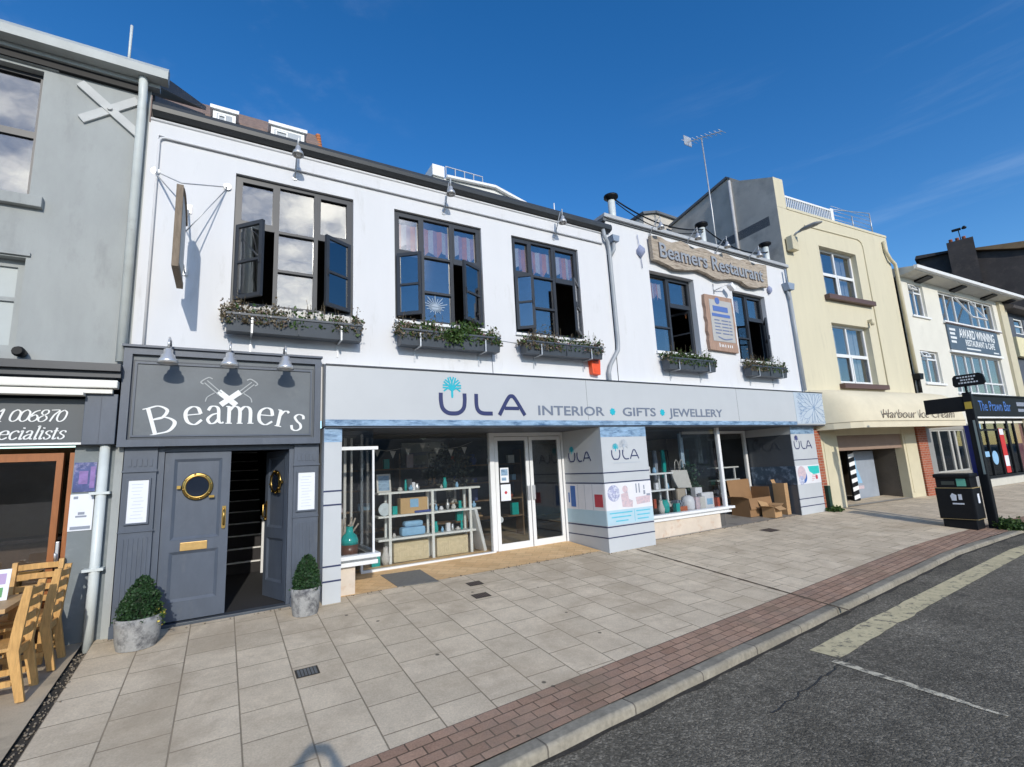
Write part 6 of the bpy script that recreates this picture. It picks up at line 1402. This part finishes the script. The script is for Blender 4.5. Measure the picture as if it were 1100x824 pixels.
mb = MB(); mb.box(4.78, 5.18, -.035, -.021, .5, 2.2); mb.mi = 1; mb.box(4.80, 5.16, -.04, -.036, 1.95, 2.18); mb.box(4.80, 5.16, -.04, -.036, .75, 1.15); part('red_poster', mb, [mat('poster_red', (.55, .03, .03), .5, .1), m_paper], wh, local=True)
mb = MB(); mb.box(6.5, 7.9, .06, .07, .45, 2.4); part('pink_door_panel', mb, mat('dusty_pink', (.26, .09, .09), .6, .2, 3), wh, local=True)
mb = MB(); mb.lathe([(.26, -.012), (.26, 0)], (4.05, -.005, 1.1), 16, 'y'); mb.box(3.2, 3.6, -.012, 0, 1.15, 1.35); mb.box(3.0, 3.4, .01, .014, 2.2, 2.45); part('window_vinyl', mb, m_bluefab, wh, local=True, split=.05)
mb = MB(); mb.box(-.95, -.55, .0, .2, -.1, 2.4); mb.box(1.95, 2.5, .0, .2, -.1, 2.4); part('ground_pier', mb, mat('dim_grey_pier', (.25, .25, .24), .7, .1), wh, local=True, split=0.2)
mb = MB(); frame_bars(mb, -.5, .1, .75, 2.2, .05, .1, .05); frame_bars(mb, .1, 1.95, .75, 2.2, .05, .1, .05, [.9, 1.3], [], .12); part('ground_window', mb, mat('pale_grey_frame', (.42, .41, .37), .5, .1), wh, local=True)
mb = MB(); mb.box(-.45, 1.9, .07, .077, .8, 2.15); part('ground_pane', mb, g_shop, wh, local=True)
mb = MB(); mb.box(-.55, 1.95, .02, .2, -.1, .75); mb.box(-.55, 1.95, .02, .2, 2.2, 2.45); part('ground_panel', mb, mat('cream_grey_panel', (.30, .28, .24), .7, .1), wh, local=True, split=.1)
mb = MB(); room(mb, -.55, 1.95, .2, 3, .1, 2.4); part('ground_interior', mb, m_inside, wh, local=True)

sh = thing('slate_house', 'dark slate grey house with cream sign at the right edge', 'building', (30, -.9, 0), R(-2.5))
mb = wall_grid(MB(), -.68, 8, -.2, 7.4, [(.45, 1.5, 6.42, 7.15)], .1, .15); mb.face([(-.68, .1, -.2), (-.68, .1, 7.4), (-.68, 6, 7.4), (-.68, 6, -.2)]); part('wall', mb, mat('dark_slate_render', (.085, .10, .125), .8, .12), sh, local=True)
mb = MB(); frame_bars(mb, .45, 1.5, 6.42, 7.15, .14, .2, .06, [], [6.8]); w_ = part('window', mb, m_trim, sh, local=True); mb = MB(); mb.box(.5, 1.45, .17, .178, 6.47, 7.1); part('pane', mb, g_up, w_, local=True); mb = MB(); mb.box(.51, 1.44, .24, .25, 6.48, 6.9); part('blind', mb, m_fabric, w_, local=True)
mb = MB(); room(mb, -.6, 7.9, .26, 3, 5.5, 7.35); part('interior', mb, m_inside, sh, local=True)
mb = MB(); mb.box(-.45, 6, -.12, .09, 5.28, 6.15, .01); mb.mi = 1; mb.box(.4, 1.4, -.125, -.121, 5.6, 5.9); part('cream_sign', mb, [mat('cream_sign', (.72, .66, .42), .6, .06), m_fabric], sh, local=True)
mb = MB(); mb.prism([(-.35, 7.36), (-.4, 7.46), (3.5, 9.6), (9, 9.6), (9, 7.36)], -.9, 8.3, 'x'); part('roof', mb, m_slate, sh, local=True)
mb = MB(); frame_bars(mb, .3, 3.5, .2, 2.5, .0, .09, .12, [1.8]); part('shop_frame', mb, m_black, sh, local=True)
# large dark roofed house behind
dh = thing('dark_roofed_house', 'dark roofed house with a tall chimney stack rising behind the white house', 'building', (44.4, 4.4, 0), R(-75))
m_dk = mat('dark_pebbledash', (.045, .041, .042), .9, .3, .8, .4, 6, c2=(.075, .064, .06), c2thr=(.5, .7), c2scale=1.5)
mb = MB(); mb.prism([(-2.0, 0), (-2.0, 15.25), (-.4, 15.2), (3.0, 14.2), (9, 13.2), (9, 0)], 0, 9, 'y'); part('wall', mb, m_dk, dh, local=True)
mb = MB(); mb.prism([(1.0, 14.86), (1.05, 15.0), (9, 13.75), (9, 13.25), (3.0, 14.25)], -.3, 9, 'y'); part('roof', mb, mat('dark_tan_roof', (.17, .12, .07), .9, .25, 2), dh, local=True)
mb = MB(); mb.prism([(-2.2, 15.25), (-2.1, 15.5), (-.35, 15.3), (-.35, 15.15)], -.3, 9, 'y'); part('ridge', mb, m_dk, dh, local=True)
mb = MB(); mb.box(-.35, 1.05, -.6, .9, 12.5, 15.75); cs = part('chimney', mb, m_dk, dh, local=True)
for x in (-.1, .25, .6):
    mb = MB(); mb.lathe([(.13, 15.75), (.10, 16.1), (.12, 16.13)], (x, .1, 0), 10); part('chimney_pot', mb, mat('terracotta_pot', (.28, .09, .05), .8), cs, local=True)
mb = MB(); mb.tube([(.45, .2, 15.75), (.4, .2, 16.75)], .03, 6); mb.box(.05, .55, .1, .3, 16.7, 16.85, .03); mb.lathe([(.12, -.08), (.15, 0), (.06, .12)], (.72, .15, 16.78), 10); part('camera_mast', mb, m_black, dh, local=True)

# ================================================================== houses up the hill behind
dm = thing('dormer_house', 'house on the hill with a brown mansard roof and two white dormer windows', 'building', (1, 12, 0))
mb = MB(); mb.box(-3.2, 3.0, 12.3, 20, -1, 13.6); part('wall', mb, mat('hill_house_render', (.55, .53, .50), .8, .1), dm)
mb = MB(); mb.prism([(12.2, 13.6), (12.55, 15.7), (13.2, 16.55), (18, 16.7), (20, 13.6)], -3.2, 3.05, 'x'); part('roof', mb, m_brownroof, dm)
mb = MB(); mb.box(2.98, 3.10, 12.25, 19.9, 13.4, 15.4); part('end_wall', mb, m_brownroof, dm)
mb = MB()
for i in range(7): mb.lathe([(.1, 0), (.11, .12)], (3.05, 12.35 + .13 * i, 15.1 + .22 * i), 6)
part('ridge_tiles', mb, mat('orange_ridge_tile', (.45, .16, .06), .8), dm)
for x0, x1 in ((-.85, -.1), (1.13, 2.36)):
    mb = MB(); mb.box(x0, x1, 12.05, 13.2, 14.4, 15.62); mb.box(x0 - .1, x1 + .1, 11.95, 13.2, 15.62, 15.76); d_ = part('dormer', mb, m_trim, dm)
    mb = MB(); mb.box(x0 + .12, x1 - .12, 12.035, 12.049, 14.85, 15.5); part('dormer_pane', mb, mat('sky_lit_pane', (.38, .42, .46), .15, .1), d_); mb = MB()
    frame_bars(mb, x0 + .16, x0 + .16 + (x1 - x0) * .36, 14.9, 15.44, 11.99, 12.034, .05); part('dormer_casement', mb, m_trim, d_)
tr_ = thing('terrace_house', 'white house on the hill with a glass balustrade on its roof terrace', 'building', (10.5, 12, 0))
mb = MB(); mb.prism([(7.95, 0), (7.95, 15.35), (8.6, 15.3), (10.7, 15.38), (11.2, 15.45), (13.3, 14.85), (13.3, 0)], 12, 18, 'y'); part('wall', mb, mat('hill_white', (.72, .72, .70), .8, .05), tr_)
mb = MB(); mb.prism([(8.6, 15.31), (11.2, 15.46), (13.5, 14.86), (13.5, 14.98), (11.2, 15.58), (8.6, 15.42)], 11.8, 18, 'y'); part('parapet', mb, m_trim, tr_)
mb = MB(); mb.box(7.9, 8.5, 11.9, 13.2, 15.3, 15.85); part('stair_head', mb, m_trim, tr_)
mb = MB(); mb.box(8.6, 10.6, 12.0, 12.02, 15.45, 15.95); part('balustrade_glass', mb, g_shop, tr_)
mb = MB()
for i in range(5): mb.box(8.6 + i * .49, 8.63 + i * .49, 11.98, 12.04, 15.42, 15.97)
mb.box(8.6, 10.6, 11.985, 12.035, 15.951, 15.98); part('balustrade_rail', mb, m_steel, tr_)
mb = MB(); mb.box(11.4, 12.0, 12.6, 13.2, 15.2, 15.85); cs = part('chimney', mb, mat('grey_stack', (.40, .37, .34), .8, .1), tr_); mb = MB(); mb.lathe([(.12, 15.85), (.1, 16.1)], (11.55, 12.9, 0), 8); mb.lathe([(.12, 15.85), (.1, 16.1)], (11.85, 12.9, 0), 8); part('chimney_pot', mb, mat('terracotta_pot', (.28, .09, .05), .8), cs, split=.02)
ls = thing('far_house', 'low pale roof with a thin mast just showing above the dark gutter', 'building', (15.4, 12, 0)); mb = MB(); mb.box(14.6, 16.3, 12, 16, 0, 14.95); part('wall', mb, mat('hill_white', (.7, .7, .7)), ls); mb = MB(); mb.box(14.5, 16.4, 11.9, 16, 14.951, 15.08); part('roof', mb, m_trim, ls); mb = MB(); mb.tube([(15.05, 12.2, 15.08), (15.05, 12.2, 15.75)], .03, 6); part('mast', mb, m_trim, ls)

# ================================================================== street furniture
t = thing('litter_bin', 'black hooded litter bin with a green sticker and gold line, by the kerb', 'litter bin', (14.22, -2.95, zp(14.2, -2.95)))
zb = -.15; mb = MB(); mb.box(14.03, 14.45, -3.24, -2.66, zb, .05, .01); part('base', mb, m_black, t)
mb = MB(); mb.box(14.0, 14.48, -3.28, -2.62, .052, .74, .03); bd = part('body', mb, m_black, t)
mb = MB(); mb.box(14.0, 14.48, -3.28, -2.62, .95, 1.04, .03); mb.box(14.04, 14.08, -3.25, -2.65, .741, .95); mb.box(14.40, 14.44, -3.25, -2.65, .741, .95); mb.box(14.08, 14.40, -3.25, -3.21, .741, .95); mb.box(14.08, 14.40, -2.69, -2.65, .741, .95); part('hood', mb, m_black, t)
mb = MB(); mb.box(13.995, 14.485, -3.285, -2.615, .725, .738); mb.box(13.997, 14.483, -3.283, -2.617, .06, .068); part('gold_line', mb, mat('gold_line', (.40, .30, .14), .4, .1), t, split=.05)
mb = MB(); mb.box(14.034, 14.039, -3.18, -3.02, .77, .93); mb.mi = 1; mb.box(14.034, 14.039, -2.98, -2.75, .80, .88); mb.mi = 2; mb.prism([(-2.98, .46), (-2.90, .46), (-2.88, .56), (-2.92, .62), (-2.99, .58)], 13.993, 13.999, 'x'); mb.box(13.994, 13.999, -3.08, -3.02, .48, .60); mb.box(13.994, 13.999, -3.10, -2.9, .38, .41); mb.box(14.2, 14.3, -3.286, -3.2805, .40, .60)
part('sticker', mb, [mat('mint_sticker', (.16, .50, .36), .5, .1), mat('dim_slot_print', (.06, .07, .06), .5), m_paper], t, split=.06)
t = thing('fingerpost', 'black fingerpost with a thick board pointing at the shops and a small lettered board above', 'signpost', (14.62, -3.33, zp(14.6, -3.3)))
mb = MB(); mb.box(14.55, 14.70, -3.42, -3.26, -.3, 2.80, .02); part('post', mb, m_black, t)
mb = MB(); mb.box(14.56, 14.68, -3.255, -2.53, 2.42, 2.76, .006); part('board', mb, m_black, t); mb = MB(); mb.box(14.56, 14.68, -3.40, -3.26, 2.801, 2.84); part('cap', mb, m_black, t)
mb = MB(); mb.prism([(-3.16, 2.98), (-3.66, 2.98), (-3.70, 3.04), (-3.68, 3.20), (-3.62, 3.25), (-3.18, 3.25), (-3.14, 3.20), (-3.13, 3.03)], 14.58, 14.66, 'x', .008); mb.tube([(14.62, -3.34, 2.8), (14.62, -3.34, 3.0)], .025, 8); bd2 = part('upper_board', mb, m_black, t)
mb = MB(); mb.M = Matrix.Translation((14.579, -3.22, 0)) @ Matrix.Rotation(R(-90), 4, 'Z')
for k, (a, b) in enumerate(((.0, .34), (.06, .30), (.02, .37))):
    x = a
    while x < b - .03:
        l = rnd.uniform(.02, .05); ribbon(mb, [(x, 3.19 - k * .065), (x + l, 3.19 - k * .065)], .032, .032, y=0, sm=False, th=.002); x += l + .015
part('lettering', mb, m_letter, bd2)
mb = MB(); mb.box(14.545, 14.549, -3.40, -3.36, 1.0, 2.2); mb.mi = 1; mb.box(14.54, 14.549, -3.40, -3.28, 2.46, 2.62); part('post_plate', mb, [mat('post_pale_text', (.25, .30, .28), .5), mat('yellow_plate', (.55, .38, .05), .5)], t)
mb = MB(); mb.box(14.70, 14.74, -3.25, -3.14, .95, 2.1); part('blue_panel', mb, mat('deep_blue_panel', (.02, .03, .22), .5), t)
def weeds(cx, cy, r, h, n, label):
    mb = MB()
    for _ in range(n):
        a = rnd.uniform(0, 2 * PI); q = r * math.sqrt(rnd.random()); x, y = cx + q * math.cos(a), cy + q * math.sin(a) * .7
        z = zp(x, y) + .003; d = Vector((rnd.gauss(0, .5), rnd.gauss(0, .5), 1)).normalized(); l = h * rnd.uniform(.4, 1.1) * (1 - .5 * q / r)
        mb.tube([(x, y, z), tuple(Vector((x, y, z)) + d * l)], [.004, .001], 3, False)
        for k in range(3): mb.leaf(Vector((x, y, z)) + d * l * rnd.uniform(.3, 1), .06)
    single('weeds', mb, m_leaf, label, 'weed')
weeds(14.85, -3.52, .36, .30, 330, 'green tuft of weeds growing behind the litter bin at the kerb')
weeds(14.35, -.20, .25, .16, 130, 'low weeds growing at the foot of the silver end pillar')

def planter(x, y, r, h, tilt, label, flowers):
    z0 = zp(x, y) - .005; t = thing('bush_planter', label, 'planter', (x, y, z0), 0, 'clipped bushes either side of the restaurant doors')
    mb = MB(); mb.lathe([(r * .86, 0), (r * .95, h * .3), (r, h * .75), (r * 1.04, h), (r * .92, h), (r * .90, h - .05)], (x, y, z0), 32, cap=False); mb.lathe([(.001, h - .05), (r * .9, h - .05)], (x, y, z0), 32, cap=False); mb.lathe([(.001, .0), (r * .86, .0)], (x, y, z0), 32, cap=False); pt = part('pot', mb, m_pot, t)
    mb = MB(); hb = .40
    for _ in range(6200):
        u = rnd.random() ** .8; a = rnd.uniform(0, 2 * PI); lump = 1 + .16 * noise.noise(Vector((math.cos(a) * 2, math.sin(a) * 2, u * 5 + x * 3)))
        rr_ = (r * .96 * (1 - u) ** .62 * (1 + .35 * u)) * lump * (1 - .25 * rnd.random() ** 3)
        if noise.noise(Vector((math.cos(a) * 3, math.sin(a) * 3, u * 9 + x))) > .33: continue
        if rnd.random() < .05: rr_ *= 1.14
        mb.leaf((x + rr_ * math.cos(a) + .02 * u, y + rr_ * math.sin(a), z0 + h - .03 + hb * u * lump), rnd.uniform(.016, .036))
    part('bush', mb, m_bush, t)
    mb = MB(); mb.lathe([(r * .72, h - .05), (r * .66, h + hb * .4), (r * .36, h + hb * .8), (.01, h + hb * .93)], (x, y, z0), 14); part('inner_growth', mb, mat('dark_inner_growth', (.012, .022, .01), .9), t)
    if flowers:
        mb = MB(); leafy(mb, x + r * .55, x + r * 1.1, y - r * .5, y + r * .2, z0 + h - .02, .16, 70, .025); part('blossoms', mb, m_yellow, t)
        mb = MB(); leafy(mb, x + r * .5, x + r * 1.1, y - r * .5, y + r * .2, z0 + h - .03, .12, 120, .03); part('foliage', mb, m_leaf, t)
    return t
planter(-.73, -.47, .215, .32, 0, 'clipped cone bush with small yellow flowers in the wider stone pot left of the doors', True)
planter(1.00, -.44, .175, .33, 0, 'clipped cone bush in the narrower dark mottled stone pot right of the doors', False)

# wooden chairs and table at the far left
def make_chair(label):
    t = thing('wooden_chair', label, 'chair', (0, 0, 0), 0, 'pine chairs outside the chip shop')
    m = m_wood     # local: the sitter faces -x, back at x = 0
    for s in (-1, 1):
        mb = MB(); y = s * .19
        mb.prism([(.06, 0), (.12, 0), (.05, .42), (.075, .70), (.10, .96), (.045, .96), (.0, .70), (-.03, .42)], y - .022, y + .022, 'y', .004); part('back_leg', mb, m, t, local=True)
        mb = MB(); mb.box(-.46, -.41, y - .024, y + .024, 0, .43, .004); part('front_leg', mb, m, t, local=True)
        mb = MB(); mb.box(-.41, .02, y - .014, y + .014, .14, .19); part('side_rail', mb, m, t, local=True)
    mb = MB(); mb.box(-.49, -.01, -.215, .215, .43, .46, .006); part('seat', mb, m, t, local=True)
    mb = MB(); mb.box(-.455, -.42, -.166, .166, .34, .42); mb.box(.0, .03, -.166, .166, .36, .425); part('seat_rail', mb, m, t, local=True, split=.05)
    for z, x in ((.56, .02), (.68, .028), (.80, .045), (.90, .06)):
        mb = MB(); n = 8
        P = [(-.168 + .336 * i / n, .035 * (1 - (2 * i / n - 1) ** 2)) for i in range(n + 1)]
        mb.prism([(x + c, y) for y, c in P] + [(x + c + .018, y) for y, c in P[::-1]], z - .03, z + .03, 'z'); part('back_slat', mb, m, t, local=True)
    return t
c0 = make_chair('pine ladder back chair nearest the road, its side leg in full sun')
c0.location = (-1.52, -1.19, zp(-1.5, -1.19)); c0.rotation_euler = (0, 0, 0)
copy_thing(c0, (-1.46, -.56, zp(-1.45, -.56)), 0, 'pine ladder back chair between the sunlit chair and the drainpipe')
copy_thing(c0, (-1.70, -.12, zp(-1.7, -.15)), R(90), 'pine chair with its back to the shop window by the brown door frame')
copy_thing(c0, (-2.28, -.12, zp(-2.3, -.15)), R(90), 'pine chair against the shop window at the very left edge')
t = thing('cafe_table', 'pine cafe table with thick plank top among the wooden chairs', 'table', (-2.1, -.85, zp(-2.1, -.85)))
zt = zp(-2.1, -.85); mb = MB()
for i in range(6): mb.box(-2.65 + i * .17, -2.483 + i * .17, -1.22, -.42, zt + .70, zt + .74, .004)
part('table_top', mb, mat('sanded_pine', (.50, .32, .15), .5, .2, 5, stretch=(1, 5, 1)), t)
for x in (-2.55, -1.75):
    for y in (-1.15, -.49): mb = MB(); mb.box(x - .035, x + .035, y - .035, y + .035, zp(x, y), zt + .70); part('leg', mb, m_wood, t)
mb = MB(); mb.box(-2.5, -1.8, -1.16, -1.13, zt + .6, zt + .699); mb.box(-2.5, -1.8, -.51, -.48, zt + .6, zt + .699); part('apron', mb, m_wood, t, split=.1)
t = thing('table_menu', 'white printed card standing on the pine cafe table', 'menu card', (-1.86, -.72, zt + .741))
mb = MB(); mb.M = Matrix.Translation((-1.86, -.72, zt + .742)) @ Matrix.Rotation(R(-12), 4, 'X'); mb.box(-.13, .10, 0, .006, 0, .29); part('card', mb, m_paper, t)
mb = MB(); mb.M = Matrix.Translation((-1.86, -.72, zt + .742)) @ Matrix.Rotation(R(-12), 4, 'X'); mb.box(-.03, .06, -.002, 0, .03, .12); mb.mi = 1; mb.box(.0, .07, -.002, 0, .15, .25); mb.box(-.1, -.04, -.002, 0, .08, .2); part('print', mb, [mat('green_print', (.1, .3, .12), .6), mat('lilac_print', (.4, .3, .5), .6)], t)

# ================================================================== the photographer, standing in the road behind the camera
C0 = Vector((0, -7.6, 1.7)); fw = cf.normalized(); rt = cr.normalized(); up = cu.normalized()
pc = C0 - fw * .020
ph = thing('phone', 'dark phone held up sideways in both hands', 'phone', tuple(pc - up * .04))
mb = MB(); mb.M = Matrix.Translation(pc) @ Matrix((( rt.x, fw.x, up.x, 0), (rt.y, fw.y, up.y, 0), (rt.z, fw.z, up.z, 0), (0, 0, 0, 1))); mb.box(-.015, .145, -.008, .0, -.06, .018, .003); part('body', mb, m_black, ph)
hand_l, hand_r = pc + rt * -.035 - up * .04 - fw * .03, pc + rt * .165 - up * .04 - fw * .03
bx_, by_ = -.16, -8.02; gz = zr(bx_, by_)
f2 = Vector((fw.x, fw.y, 0)).normalized(); r2 = Vector((f2.y, -f2.x, 0))
B0 = Vector((bx_, by_, gz))
def Pp(r, f, z): return B0 + r2 * r + f2 * f + Vector((0, 0, z))
V, E_, RAD = [], [], []
def addv(p, r, par=None):
    V.append(tuple(p)); RAD.append(r)
    if par is not None: E_.append((par, len(V) - 1))
    return len(V) - 1
pel = addv(Pp(0, 0, .95), .15); wst = addv(Pp(0, .0, 1.10), .135, pel); chs = addv(Pp(0, -.01, 1.32), .155, wst); nkb = addv(Pp(0, -.01, 1.46), .075, chs); nk = addv(Pp(0, .0, 1.53), .058, nkb)
hd = addv(Pp(0, .02, 1.60), .085, nk); hd2 = addv(Pp(0, .02, 1.68), .10, hd); hd3 = addv(Pp(0, .0, 1.74), .07, hd2)
for s, hand in ((-1, hand_l), (1, hand_r)):
    hp = addv(Pp(s * .10, 0, .88), .10, pel); kn = addv(Pp(s * .12, .02, .48), .062, hp); an = addv(Pp(s * .13, -.02, .09), .042, kn); toe = addv(Pp(s * .16, .14, .045), .038, an)
    shd = addv(Pp(s * .19, .0, 1.42), .068, chs); mid = (Pp(s * .19, .0, 1.42) + hand) / 2; elb = addv(mid + r2 * s * .25 - Vector((0, 0, .01)) - f2 * .03, .062, shd)
    wr = addv(hand - up * .06 + rt * s * .02, .036, elb); pm = addv(hand, .042, wr)
    for k in range(4):
        l = (.07, .08, .075, .06)[k]; o = up * (.030 - .020 * k)
        a = addv(hand + o + fw * .012 - rt * s * .004, .0095, pm); b = addv(hand + o + fw * .022 - rt * s * l * .35, .009, a); addv(hand + o + fw * .016 - rt * s * l * .75, .008, b)
    a = addv(hand - up * .012 - fw * .012 - rt * s * .012, .011, pm); addv(hand + up * .004 - fw * .006 - rt * s * .055, .009, a)
me = bpy.data.meshes.new('person'); me.from_pydata(V, E_, []); tmp = bpy.data.objects.new('person', me); col.objects.link(tmp)
sk = tmp.modifiers.new('skin', 'SKIN'); sk.use_smooth_shade = True
for i, r in enumerate(RAD): me.skin_vertices[0].data[i].radius = (r, r)
for v in me.skin_vertices[0].data: v.use_root = False
me.skin_vertices[0].data[0].use_root = True
sb = tmp.modifiers.new('sub', 'SUBSURF'); sb.levels = 1; sb.render_levels = 1
bpy.context.view_layer.update()
body = bpy.data.meshes.new_from_object(tmp.evaluated_get(bpy.context.evaluated_depsgraph_get())); bpy.data.objects.remove(tmp)
bmt = bmesh.new(); bmt.from_mesh(body); bmt.transform(Matrix.Translation(-B0))
for f in bmt.faces:
    z = f.calc_center_median().z; rr_ = (f.calc_center_median().xy).length
    f.material_index = 3 if z < .10 else 1 if z < .98 else (2 if z < 1.46 or (z < 1.75 and rr_ > .14 and z < 1.60) else 0)
bmt.to_mesh(body); bmt.free()
for m in (mat('skin', (.50, .30, .22), .5, .05), mat('navy_trousers', (.03, .035, .06), .9, .1), mat('grey_jumper', (.16, .17, .19), .9, .1), m_black): body.materials.append(m)
pr = bpy.data.objects.new('person', body); col.objects.link(pr); pr.location = B0
pr['label'] = 'person in grey jumper and navy trousers holding a phone up with both hands'; pr['category'] = 'person'
def hp_(r, f, z): return tuple(r2 * r + f2 * f + Vector((0, 0, z)))
mb = MB()
mb.lathe([(.10, 1.66), (.115, 1.70), (.10, 1.77), (.05, 1.815), (.002, 1.825)], hp_(0, -.005, 0), 18); part('hair', mb, mat('brown_hair', (.05, .03, .02), .8, .2), pr, local=True)
mb = MB()
for s in (-1, 1): mb.lathe([(.002, -.008), (.012, 0), (.002, .008)], hp_(s * .035, .112, 1.66), 8)
part('eye', mb, m_black, pr, local=True, split=.02)
mb = MB(); mb.prism([(-.012, 1.60), (.012, 1.60), (.0, 1.655)], .10, .14, 'y'); mb.bm.transform(Matrix.Rotation(math.atan2(-f2.x, f2.y), 4, 'Z')); part('nose', mb, MATS['skin'], pr, local=True)
mb = MB(); mb.box(-.025, .025, .098, .112, 1.565, 1.575); mb.bm.transform(Matrix.Rotation(math.atan2(-f2.x, f2.y), 4, 'Z')); part('mouth', mb, m_pp, pr, local=True)
mb = MB()
for s in (-1, 1): mb.lathe([(.002, -.03), (.016, -.01), (.018, .015), (.002, .03)], hp_(s * .10, .0, 1.645), 8)
part('ear', mb, MATS['skin'], pr, local=True, split=.05)
